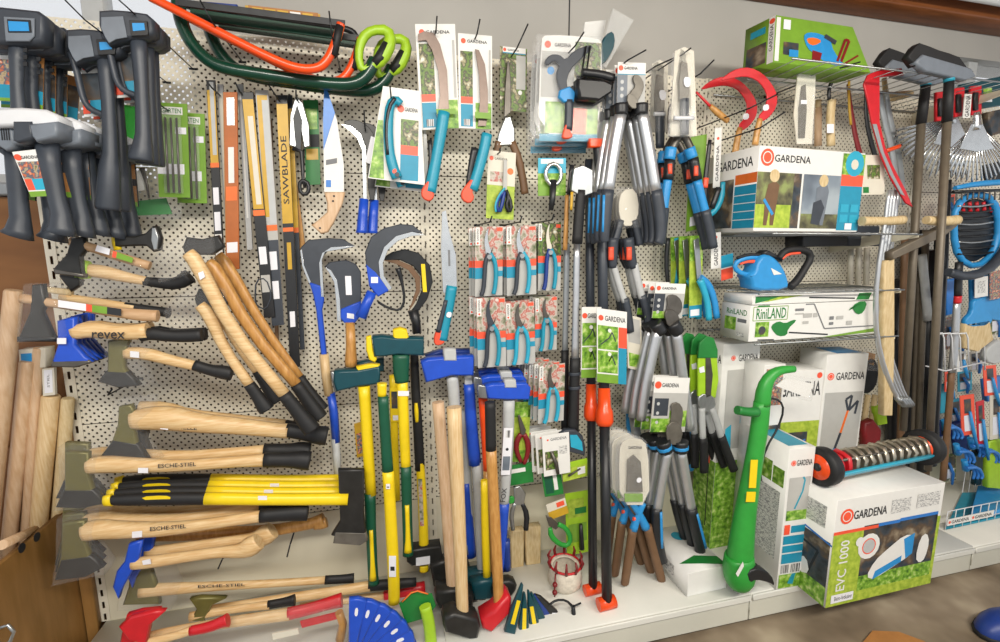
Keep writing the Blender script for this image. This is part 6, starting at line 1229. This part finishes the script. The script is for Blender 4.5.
t = thing('wooden_snath', 'pale wooden cross handle behind the scythe blades', 'handle', (890, 100, .12)); tb(t, 'bar', [(876, 95, 8), (890, 97, 9), (905, 95, 8), (912, 93, 5)], 'raw_wood', .12); tb(t, 'stem', [(884, 78, 5), (886, 95, 6)], 'raw_wood', .12)
t, F = gcard('white hanging card with small grey fittings right of the photo carton', (861, 155), (884, 155), (862, 195), .3, [(.25, .4, .8, .75, 'photo_garden'), (.05, .05, .3, .2, 'deep_green')], 'cream_card', 'fitting_pack')
# --- brooms
def broom(lab, ox, oy, d, hp):
    t = thing('broom', lab, 'broom', (920+ox, 80+oy, d), 'black brooms hung head up')
    M().prism([(916+ox, 62+oy), (924+ox, 54+oy), (972+ox, 68+oy), (977+ox, 76+oy), (966+ox, 80+oy), (926+ox, 71+oy)], d+.02, .03, 'mid_plastic', .005).obj('head', t)
    m = M(); rnd = random.Random(3)
    top = [(909, 57), (916, 46), (920, 43), (930, 46), (940, 50), (950, 54), (960, 58), (967, 66), (974, 72)]; pts = [(a+ox, b+oy+rnd.uniform(-1, 1)) for a, b in top]+[(966+ox, 73+oy), (922+ox, 58+oy), (916+ox, 66+oy)]
    m.prism(pts, d+.01, .03, 'black_rubber', .002); m.obj('bristles', t)
    x0, y0, x1, y1, x2, y2 = hp
    a, b, c = P(x0, y0, d+.03), P(x1, y1, d+.03), P(x2, y2, d+.03); r = 3.7*mpp(a)
    m = M(); m.ring([a, b], [r*1.1, r*1.2], 'black_rubber', 10); m.obj('socket_grip', t)
    m = M(); m.ring([b, c], [r, r], 'pole_grey', 10); m.obj('pole', t)
    m = M(); m.ring([a-(b-a)*.08, a+(b-a)*.04], [r*1.25, r*1.25], 'teal', 10); m.obj('collar', t)
    return t
mat('pole_grey', s('6f6658'), .45, .2, var=.1)
broom('black broom head up on the right with long grey pole', 0, 0, .40, (949, 80, 947, 122, 928, 470))
broom('black broom head up on the left, partly behind the other', -30, 5, .22, (926, 84, 921, 124, 903, 430))
t = thing('pole', 'thick black pole standing right of the broom poles', 'pole', (932, 460, .25)); tb(t, 'tube', [(947, 180, 9), (941, 300, 10), (931, 465, 11)], 'black_plastic', .25)
for i, (a, b, k, w_, d, lab) in enumerate((((905, 235), (900, 470), 'brown_grip', 8, .12, 'brown shaft among the poles behind the aluminium tubes'), ((920, 270), (912, 470), 'pole_grey', 8, .10, 'grey brown shaft in the middle of the pole cluster'), ((922, 255), (928, 320), 'light_grey', 9, .14, 'short light grey shaft end among the poles'), ((915, 330), (905, 480), 'black_plastic', 12, .08, 'dark wide shaft behind the pole cluster'), ((938, 300), (925, 480), 'brown_grip', 8, .08, 'brown shaft right of the pole cluster'), ((890, 330), (893, 470), 'black_plastic', 14, .05, 'black shaft behind the pine post'), ((918, 230), (912, 300), 'black_plastic', 16, .05, 'black tool head in shadow behind the poles'))):
    t = thing('tool_pole', lab, 'pole', (b[0], b[1], d)); tb(t, 'shaft', [(a[0], a[1], w_), ((a[0]+b[0])/2, (a[1]+b[1])/2, w_), (b[0], b[1], w_)], k, d)
# --- fan rakes
def fan(lab, cx, cy, d, sc, rot):
    t = thing('leaf_rake', lab, 'leaf rake', (cx, cy, d), 'silver fan rakes')
    for i in range(19):
        a = math.radians(-46+92*i/18)+rot; L = 62*sc*(1-.08*abs(math.cos(i)))
        x1, y1 = cx+L*math.sin(a), cy+L*math.cos(a)
        m = M(); m.tube([(cx+8*math.sin(a), cy+8*math.cos(a), d, 2.2), (x1, y1, d+.01, 2.8), (x1-1, y1+3, d-.02, 2.2)], 'bright_steel', 5, .5); m.obj('tine', t)
    M().prism([(cx-6, cy), (cx+6, cy), (cx+18*sc, cy+26*sc), (cx, cy+29*sc), (cx-18*sc, cy+26*sc)], d+.006, .004, 'bright_steel', .001).obj('plate', t)
    tb(t, 'socket', [(cx, cy-12, 6), (cx, cy+6, 9)], 'bright_steel', d+.01)
    return t
fan('front silver fan rake at the right edge, tines pointing down', 977, 124, .30, .95, 0); fan('rear silver fan rake showing between the broom poles', 952, 118, .18, 1., -.55)
# --- aluminium scythe tubes and wood bracket
for i in range(4):
    t = thing('scythe_snath', ['front', 'second', 'third', 'rear'][i]+' curved aluminium scythe shaft of the bundle', 'scythe shaft', (905, 405, .3), 'curved aluminium shafts'); o = i*3.2
    tb(t, 'tube', [(889+o*.9, 190, 3.6), (884+o, 230, 4), (877+o, 275, 4.4), (875+o, 320, 4.4), (880+o, 355, 4.6), (890+o, 385, 4.6), (901+o*.8, 404, 4.2)], 'aluminium', .36-.03*i, 1, 10)
    tb(t, 'end_fitting', [(898+o*.8, 398, 7), (904+o*.8, 405, 6)], 'steel', .365-.03*i, 1, 8)
t = thing('wooden_snath', 'pale wooden scythe shaft with slanting arm and turned peg grips', 'scythe shaft', (890, 415, .34))
M().prism([(885, 262), (895, 258), (895, 350), (893, 416), (884, 416)], .33, .03, 'raw_wood', .004).obj('post', t)
M().prism([(893, 260), (893, 252), (940, 228), (956, 219), (958, 226), (945, 236)], .34, .035, 'pole_grey', .003).obj('slanting_arm', t)
tb(t, 'peg_grip', [(926, 220, 8), (935, 221, 9.5), (948, 221, 9.5), (957, 220, 10)], 'raw_wood', .40, 1, 12); 
t = thing('wooden_peg', 'turned wooden peg grip pointing left beside the photo carton', 'peg', (885, 220, .36)); tb(t, 'grip', [(862, 221, 9), (875, 221, 8.5), (890, 221, 8.5), (903, 220, 9)], 'raw_wood', .36, 1, 12)
t = thing('black_tray', 'black tray under the photo carton by the grey panel', 'tray', (826, 246, .1)); M().prism([(803, 236), (848, 235), (848, 246), (803, 247)], .08, .1, 'black_plastic', .003).obj('body', t); M().prism([(849, 226), (880, 226), (880, 246), (849, 246)], .06, .1, 'dark_plastic', .004).obj('grey_side', t)
for i in range(3): 
    m = M(); m.tube([(851+i*8, 248, .05, 5), (850+i*8, 285, .05, 5)], 'cream_card', 8); m.top('white_stake', ['left', 'middle', 'right'][i]+' white plastic stake under the black tray', 'stake', 'white stakes')
# packaged tools behind the EVC carton
for i in range(4):
    x = 851+i*7; m = M(); m.tube([(x+3, 395, .1, 5), (x-2, 430, .1, 5), (x-5, 470, .1, 5)], 'raw_wood', 8); m.top('garden_stake', ['leftmost', 'second', 'third', 'rightmost'][i]+' pale garden stake right of the tall trimmer carton', 'stake', 'pale stakes')
t = thing('wheel_tool', 'dark bagged wheel tool above the pale stakes', 'tool', (866, 385, .16)); M().prism(smooth([(862, 362), (874, 356), (880, 368), (877, 388), (866, 396), (858, 386)], 1), .14, .03, 'black_metal', .006).obj('wheel', t); M().prism([(866, 348), (880, 350), (882, 372), (864, 370)], .17, .012, 'film', .003).obj('plastic_wrap', t); M().prism([(868, 352), (876, 354), (874, 366), (868, 364)], .16, .01, 'oak_varnish', .002).obj('block', t)
M().prism([(866, 424), (874, 420), (882, 430), (880, 452), (866, 452)], .12, .04, 'dark_red', .006).top('garden_trowel', 'dark red tool head behind the aerator drum', 'tool')
M().prism([(876, 408), (886, 405), (888, 424), (878, 426)], .1, .03, 'lime', .004).top('lime_grip', 'lime green tool end behind the pine post', 'tool')
# ================================================================== far right cluster
def blob(name, lab, cat, pts, d, t_, k, bev=.006, smo=1): return M().prism(smooth(pts, smo) if smo else pts, d, t_, k, bev).top(name, lab, cat)
t = thing('drum_mower', 'blue round spiked roller with dark tines and grey hose below at the right', 'roller', (975, 265, .3))
m = M(); m.tube([(953, 232, .3, 6), (956, 205, .3, 6), (972, 193, .3, 7), (992, 198, .3, 7), (1000, 225, .3, 7), (993, 255, .3, 7), (975, 268, .3, 6), (958, 258, .3, 6)], 'sky_blue', 8, closed=True, smo=1); m.obj('rim', t)
M().prism(smooth([(957, 232), (960, 206), (975, 197), (992, 203), (997, 228), (990, 254), (972, 264), (960, 254)], 1), .27, .02, 'black_plastic', .004).obj('drum', t)
for i in range(9): tb(t, 'tine', [(958, 206+i*6, 2), (975, 207+i*6, 2.5), (993, 204+i*6, 2)], 'black_metal' if i % 3 else 'steel', .31, 1, 6)
for i in range(5): tb(t, 'red_tab', [(962+i*7, 202, 4), (963+i*7, 212, 4)], 'red', .29, 1, 6)
t = thing('hose', 'thick grey hose arc under the blue roller', 'hose', (975, 280, .32)); tb(t, 'tube', [(948, 272, 8), (965, 277, 9), (985, 272, 9), (1002, 256, 9), (1010, 240, 9)], 'dark_plastic', .34, 1, 10)
t = thing('blue_rake', 'wide blue rake bar above the spiked roller', 'rake', (970, 190, .32)); tb(t, 'bar', [(955, 188, 4), (975, 184, 6), (1005, 182, 6)], 'sky_blue', .32, 1); tb(t, 'lower_bar', [(953, 192, 3), (1005, 190, 3)], 'black_metal', .33, 1)
for i in range(9): tb(t, 'tine', [(957+i*5.5, 190, 1.8), (956+i*5.5, 200, 1.5)], 'dark_steel', .33, 1, 5)
t = thing('hanging_rack', 'dark teal header board with red packed tools at the top right edge', 'display', (985, 110, .25))
M().prism([(962, 84), (1012, 74), (1012, 104), (986, 108), (962, 100)], .22, .02, 'teal_dark', .004).obj('board', t)
for i, (x, y) in enumerate(((955, 88), (972, 86), (937, 92))):
    k_ = ['middle', 'right', 'left'][i]; t = thing('tool_pack', k_+' red packed tool under the dark teal board', 'tool pack', (x, y+20, .28), 'red packed tools'); M().prism([(x, y), (x+10, y-1), (x+10, y+28), (x, y+29)], .26, .015, 'red', .003).obj('card', t); M().prism([(x+3, y+6), (x+7, y+6), (x+7, y+24), (x+3, y+24)], .276, .01, 'black_plastic', .002).obj('tool', t)
t, F = gcard('lime photo card at the dark teal board', (984, 88), (992, 88), (984, 102), .28, [(0, 0, 1, .4, 'sticker')], 'photo_leaf', 'printed_card'); t['category'] = 'card'
t, F = gcard('white upright card lettered in black between red packs', (965, 94), (972, 94), (963, 118), .30, [], 'white_card', 'printed_card'); t['category'] = 'card'; m = M(); m.text(F, 'GARDENA', .2, .05, .8, .95, 'ink', rot=1); m.obj('lettering', t)
for i, (pts, k, lab) in enumerate((([(972, 272), (990, 268), (1004, 275), (1004, 322), (985, 318), (973, 310)], 'sky_blue', 'large bright blue pack hanging below the hose'), ([(946, 280), (958, 278), (960, 312), (947, 316)], 'mid_blue', 'narrow blue pack left of the brush'), ([(942, 385), (955, 383), (953, 412), (940, 414)], 'teal', 'teal card low at the right behind the poles'))):
    blob('blue_pack', lab, 'pack', pts, .2, .02, k, .004, 0)
t, F = gcard('white price card on the bright blue pack', (975, 278), (988, 276), (975, 298), .24, [(.2, .2, .8, .8, 'fine_text')], 'white_card', 'price_card'); t['category'] = 'card'
t, F = gcard('photo card at the right edge below the hose', (990, 272), (1002, 270), (990, 300), .24, [], 'photo_mix', 'printed_card'); t['category'] = 'card'
t = thing('hand_brush', 'blue hand brush with tan bristles at the right', 'brush', (978, 335, .3)); M().prism(smooth([(974, 300), (984, 298), (986, 308), (994, 318), (990, 326), (967, 328), (966, 320), (974, 312)], 1), .28, .025, 'sky_blue', .005).obj('body', t); M().prism([(966, 324), (990, 320), (994, 340), (978, 352), (964, 348)], .275, .03, 'raw_wood', .004).obj('bristles', t)
t = thing('silver_pole', 'silver pole with red joint standing at the right of the black pole', 'pole', (952, 470, .3)); tb(t, 'tube', [(957, 300, 7), (955, 340, 8), (952, 372, 8)], 'aluminium', .3); tb(t, 'lower_tube', [(952, 370, 7), (948, 420, 7), (943, 480, 7)], 'brown_grip', .3); tb(t, 'upper_tube', [(959, 262, 8), (958, 298, 8)], 'black_plastic', .3); tb(t, 'joint', [(958, 296, 8), (957.5, 303, 8)], 'red', .305)
t = thing('wire_basket', 'white wire rack arms sticking out at the right', 'wire rack', (960, 372, .2))
for i in range(6): x = 944+i*8; tb(t, 'wire', [(x-12, 334, 1.5), (x-2, 333, 1.5), (x, 338, 1.5), (x+1, 370, 1.5)], 'white_plastic', .42-.03*i, 1, 6, 0)
tb(t, 'cross_wire', [(926, 366, 1.5), (945, 371, 1.5), (985, 362, 1.5)], 'white_plastic', .36, 1, 6, 0)
RP = [((957, 352), (966, 351), (957, 372), 'white_card', 'small white card in the wire rack'), ((945, 372), (952, 371), (945, 392), 'coral', 'orange tool card left of the thin grey post'), ((960, 396), (974, 394), (962, 436), 'coral', 'front orange card with white label at the right'), ((983, 366), (996, 365), (985, 396), 'coral', 'orange card with blue tool at the right edge'), ((976, 402), (984, 400), (978, 446), 'red', 'red card behind the front orange card'), ((990, 395), (1003, 393), (990, 440), 'cream_card', 'pale card at the right edge above the blue claws')]
for tl, tr, bl, k, lab in RP:
    t, F = gcard(lab, tl, tr, bl, .24, [(.2, .1, .8, .5, 'sticker'), (.25, .55, .75, .9, 'photo_dark')], k, 'tool_card'); m = M(); m.ring([F.at(.5, .6, .01), F.at(.7, 0, .012), F.at(.9, -.35, .012)], [.006, .008, .006], 'sky_blue', 8); m.obj('tool', t)
for i, (x, y) in enumerate(((946, 428), (958, 452), (972, 446), (984, 452), (966, 468))):
    t = thing('hand_claw', ['left upper', 'left lower', 'middle', 'right', 'bottom'][i]+' blue claw head of the tangled cultivators at the right', 'cultivator', (x, y, .2), 'blue cultivator claws')
    for j in range(3): tb(t, 'claw', [(x, y, 4), (x+4+j*4, y-5+j*2, 3.5), (x+9+j*4, y+4+j*2, 3), (x+7+j*4, y+11, 2.4)], 'mid_blue', .22+.01*j, 1, 6)
    tb(t, 'socket', [(x-2, y-8, 5), (x, y+2, 6)], 'sky_blue', .22, 1, 8)
t = thing('wire_tray', 'blue mesh tray with white wire front and label strips at the right shelf end', 'wire tray', (970, 530, .3))
a, b = PZ(945, 530, ZS+.004), PZ(1010, 516, ZS+.004)
c = PZ(1010, 492, ZS+.004); e_ = PZ(962, 494, ZS+.004)
M().solid([a, b, c, e_], V3((0, 0, .01)), 'teal', .002).obj('base', t)
for i in range(9):
    f = i/8; p0 = a+(b-a)*f; p1 = e_+(c-e_)*f; m = M(); m.ring([p0+V3((0, 0, .10)), p0+V3((0, 0, .004)), p1+V3((0, 0, .004)), p1+V3((0, 0, .14))], [.0022]*4, 'white_plastic', 6); m.obj('wire', t)
for h in (.03, .10):
    m = M(); m.rod(a+V3((0, 0, h)), b+V3((0, 0, h)), .0025, 'white_plastic', 6); m.obj('rail', t)
m = M(); m.solid([a+V3((0, -.006, .025)), a+(b-a)*.7+V3((0, -.006, .025)), a+(b-a)*.7+V3((0, -.006, .06)), a+V3((0, -.006, .06))], V3((0, .002, 0)), 'white_card')
F = Frame(a+V3((0, -.006, .025)), (b-a)*.7, V3((0, 0, .035))); m.text(F, 'GARDENA', .08, .25, .45, .75, 'ink'); m.text(F, 'GARDENA', .58, .25, .95, .75, 'ink'); m.disc(F, .04, .5, .008, 'coral'); m.disc(F, .54, .5, .008, 'coral'); m.obj('label_strip', t)
m = M(); q = [a+(b-a)*.35, b, c, e_+(c-e_)*.3]; m.solid([p+V3((0, 0, .05)) for p in q], V3((0, 0, -.03)), 'sky_blue', .004); m.obj('mesh_block', t)
blob('lime_pack', 'lime yellow pack at the right edge below the cards', 'pack', [(990, 442), (1006, 438), (1006, 490), (988, 488)], .2, .03, 'lime', .005, 0)
blob('green_lid', 'green and white rounded lid at the right edge beside the brush', 'lid', [(984, 352), (1004, 336), (1010, 360), (990, 366)], .22, .03, 'light_grey', .005, 1)
# floor items at the bottom right
t = thing('cardboard_flap', 'torn brown cardboard corner lying on the concrete floor', 'cardboard', PZ(890, 640, 0))
a = [PZ(862, 645, .002), PZ(872, 633, .002), PZ(898, 634, .002), PZ(925, 644, .002), PZ(925, 660, .002), PZ(862, 660, .002)]
M().solid([p+V3((0, 0, .012)) for p in a], V3((0, 0, -.010)), 'kraft', .001).obj('sheet', t)
c = PZ(1004, 632, 0)
t = thing('shoe', 'blue rounded shoe tip at the bottom right corner', 'shoe', c)
m = M(); n = 16; rg = []
for k_ in range(7):
    f = k_/6; r = math.sqrt(max(0, 1-(f*.97)**2)); rg.append(m.add([c+V3((.13*r*math.cos(6.2832*i/n), .07*r*math.sin(6.2832*i/n), .02+.07*f)) for i in range(n)]))
for a, b in zip(rg, rg[1:]):
    for i in range(n): j = (i+1) % n; m.face((a+i, a+j, b+j, b+i), 'navy', True)
m.face([rg[-1]+i for i in range(n)], 'navy', True); m.obj('upper', t)
m = M(); m.solid([c+V3((.135*math.cos(6.2832*i/n), .075*math.sin(6.2832*i/n), .02)) for i in range(n)], V3((0, 0, -.019)), 'black_rubber', .003); m.obj('sole', t)
# ================================================================== more of the crowded right edge
FL_ = [((937, 100), (946, 99), (936, 125), 'photo_mix', 'small mixed print card left of the front fan rake'), ((946, 196), (955, 194), (946, 220), 'coral', 'orange tool card left of the blue roller'), ((990, 206), (1004, 204), (990, 226), 'coral', 'orange card behind the roller rim at the edge'), ((955, 332), (966, 330), (955, 350), 'aqua', 'aqua card behind the wire rack'), ((990, 305), (1004, 303), (990, 335), 'photo_garden', 'garden print card right of the brush'), ((940, 420), (950, 418), (940, 450), 'navy', 'navy card behind the blue claws'), ((950, 400), (960, 398), (951, 428), 'print_teal', 'teal card between the black pole and orange card'), ((972, 440), (986, 438), (972, 470), 'photo_dark', 'dark print card under the claws'), ((944, 455), (956, 453), (944, 482), 'photo_garden', 'garden print card low behind the grey post'), ((958, 372), (972, 370), (958, 392), 'aqua', 'aqua blister under the wire rack'), ((970, 352), (984, 350), (970, 372), 'cream_card', 'cream card in the wire rack'), ((945, 318), (956, 316), (945, 350), 'photo_mix', 'mixed print card left of the silver pole')]
for tl, tr, bl, k, lab in FL_:
    t, F = gcard(lab, tl, tr, bl, .1, [(.15, .1, .85, .45, 'sticker'), (.1, .5, .9, .9, 'photo_dark')], k, 'tool_card')
    m = M(); m.ring([F.at(.3, .7, .008), F.at(.6, .3, .01), F.at(.5, -.1, .01)], [.006, .008, .006], 'mid_blue', 8); m.obj('tool', t)
t = thing('spade', 'dark blue spade head at the right edge above the roller', 'spade', (990, 180, .2)); M().prism([(985, 165), (1006, 160), (1006, 184), (990, 186)], .2, .02, 'black_metal', .004).obj('blade', t)
for i, (x0, y0, x1, y1, k, w_) in enumerate(((898, 280, 894, 470, 'black_plastic', 7), (911, 240, 902, 470, 'black_metal', 9), (930, 250, 921, 470, 'black_plastic', 10), (926, 230, 917, 460, 'pole_grey', 6))):
    t = thing('tool_pole', ['leftmost dark pole behind the pine post', 'dark steel pole behind the left broom pole', 'wide black pole between the broom poles', 'slim grey pole beside the wide black one'][i], 'pole', (x1, y1, .05)); tb(t, 'shaft', [(x0, y0, w_), (x1, y1, w_)], k, .06+.02*i, 1, 8, 0)
for i, (pts, k, lab) in enumerate((([(938, 284), (947, 282), (946, 330), (936, 332)], 'black_plastic', 'black hose reel edge behind the black pole'), ([(986, 380), (1004, 376), (1004, 400), (988, 402)], 'mid_blue', 'blue packed tool at the right edge by the cards'), ([(955, 424), (968, 420), (972, 450), (958, 456)], 'navy', 'dark blue pack behind the claw heads'), ([(974, 456), (1002, 450), (1002, 482), (976, 486)], 'teal_dark', 'dark teal pack low at the right edge'), ([(940, 240), (950, 238), (949, 270), (939, 272)], 'black_plastic', 'black tool block between pole and blue roller'), ([(988, 112), (1006, 108), (1006, 132), (992, 136)], 'photo_dark', 'dark printed bag at the right edge above the rake'))):
    M().prism(pts, .1, .03, k, .004).top('tool_pack', lab, 'tool pack')
# ================================================================== wire hooks and bare saw
t = thing('pruning_saw', 'bare bright saw blade with teal handle and orange end, left of the secateurs', 'saw', (436, 345, .14))
M().prism([(442, 212), (446, 210), (449, 230), (456, 255), (457, 285), (452, 300), (443, 292), (441, 250)], .14, .004, 'bright_steel', .0005).obj('blade', t)
M().prism([(448, 250), (450, 250), (450.5, 266), (448.5, 266)], .1445, .0008, 'grey_ink').obj('etched_mark', t)
tb(t, 'handle', [(452, 286, 11), (449, 305, 11), (445, 325, 10), (442, 340, 11)], 'teal', .15); tb(t, 'inlay', [(446, 300, 4), (441, 320, 5), (438, 332, 5)], 'dark_plastic', .162)
M().prism(smooth([(434, 345), (434, 336), (438, 328), (443, 330), (441, 336), (446, 342), (440, 346)], 1), .142, .02, 'coral', .004).obj('hook_end', t)
M().prism(smooth([(447, 312), (452, 312), (451, 318), (446, 317)], 1), .168, .001, 'sticker').obj('sticker', t)
HK = [(436, 30, .22, 'above the left long carded saw', (1, -14)), (477, 34, .22, 'above the right long carded saw', (3, -15)), (517, 48, .2, 'above the narrow hand shears', (11, -24)), (391, 96, .24, 'above the curved handle saw card', (-1, -10)), (575, 46, .26, 'above the big lopper card', (9, -14)), (628, 60, .3, 'above the silver loppers', (18, -10)), (683, 54, .3, 'above the clear knife packs', (8, -6)), (700, 74, .3, 'right of the clear knife packs', (14, -14)), (656, 66, .18, 'above the rear knife pack', (18, -8)),
      (365, 128, .16, 'above the blue gripped sickles', (-1, -18)), (332, 36, .3, 'holding the bow saws on the right', (-3, -25)), (212, 22, .3, 'holding the bow saws on the left', (-12, -22)), (85, 20, .45, 'at the upper left battery tools', (-20, -20)), (128, 8, .42, 'at the second battery tool row', (-18, -16)), (212, 88, .15, 'over the black saw sleeve', (-6, -8)), (240, 92, .15, 'over the gold saw sleeve', (-5, -10)), (276, 96, .15, 'over the lettered saw sleeve', (-8, -12)), (296, 98, .15, 'over the silver shears', (0, -8)),
      (108, 395, .2, 'standing bare above the long axes', (4, -6)), (222, 560, .15, 'bare under the blue hatchets', (-4, 9)), (290, 545, .15, 'bare right of the hatchet handles', (-3, 12)), (750, 108, .36, 'long one crossing under the red sickles', (28, -14)), (760, 128, .36, 'long one right of the wooden handled weeder', (25, -16)), (840, 68, .36, 'under the lime carton right end', (20, -6)), (160, 105, .22, 'over the green file cards', (-8, -10)), (500, 152, .2, 'over the scissors card', (0, -4)), (490, 222, .25, 'over the upper secateurs cards', (2, -6)), (520, 222, .25, 'over the middle secateurs card', (2, -6)), (552, 220, .22, 'over the right secateurs card', (2, -6))]
for x, y, d, lab, up in HK: hook(x, y, d, label='thin black wire hook '+lab, up=up)
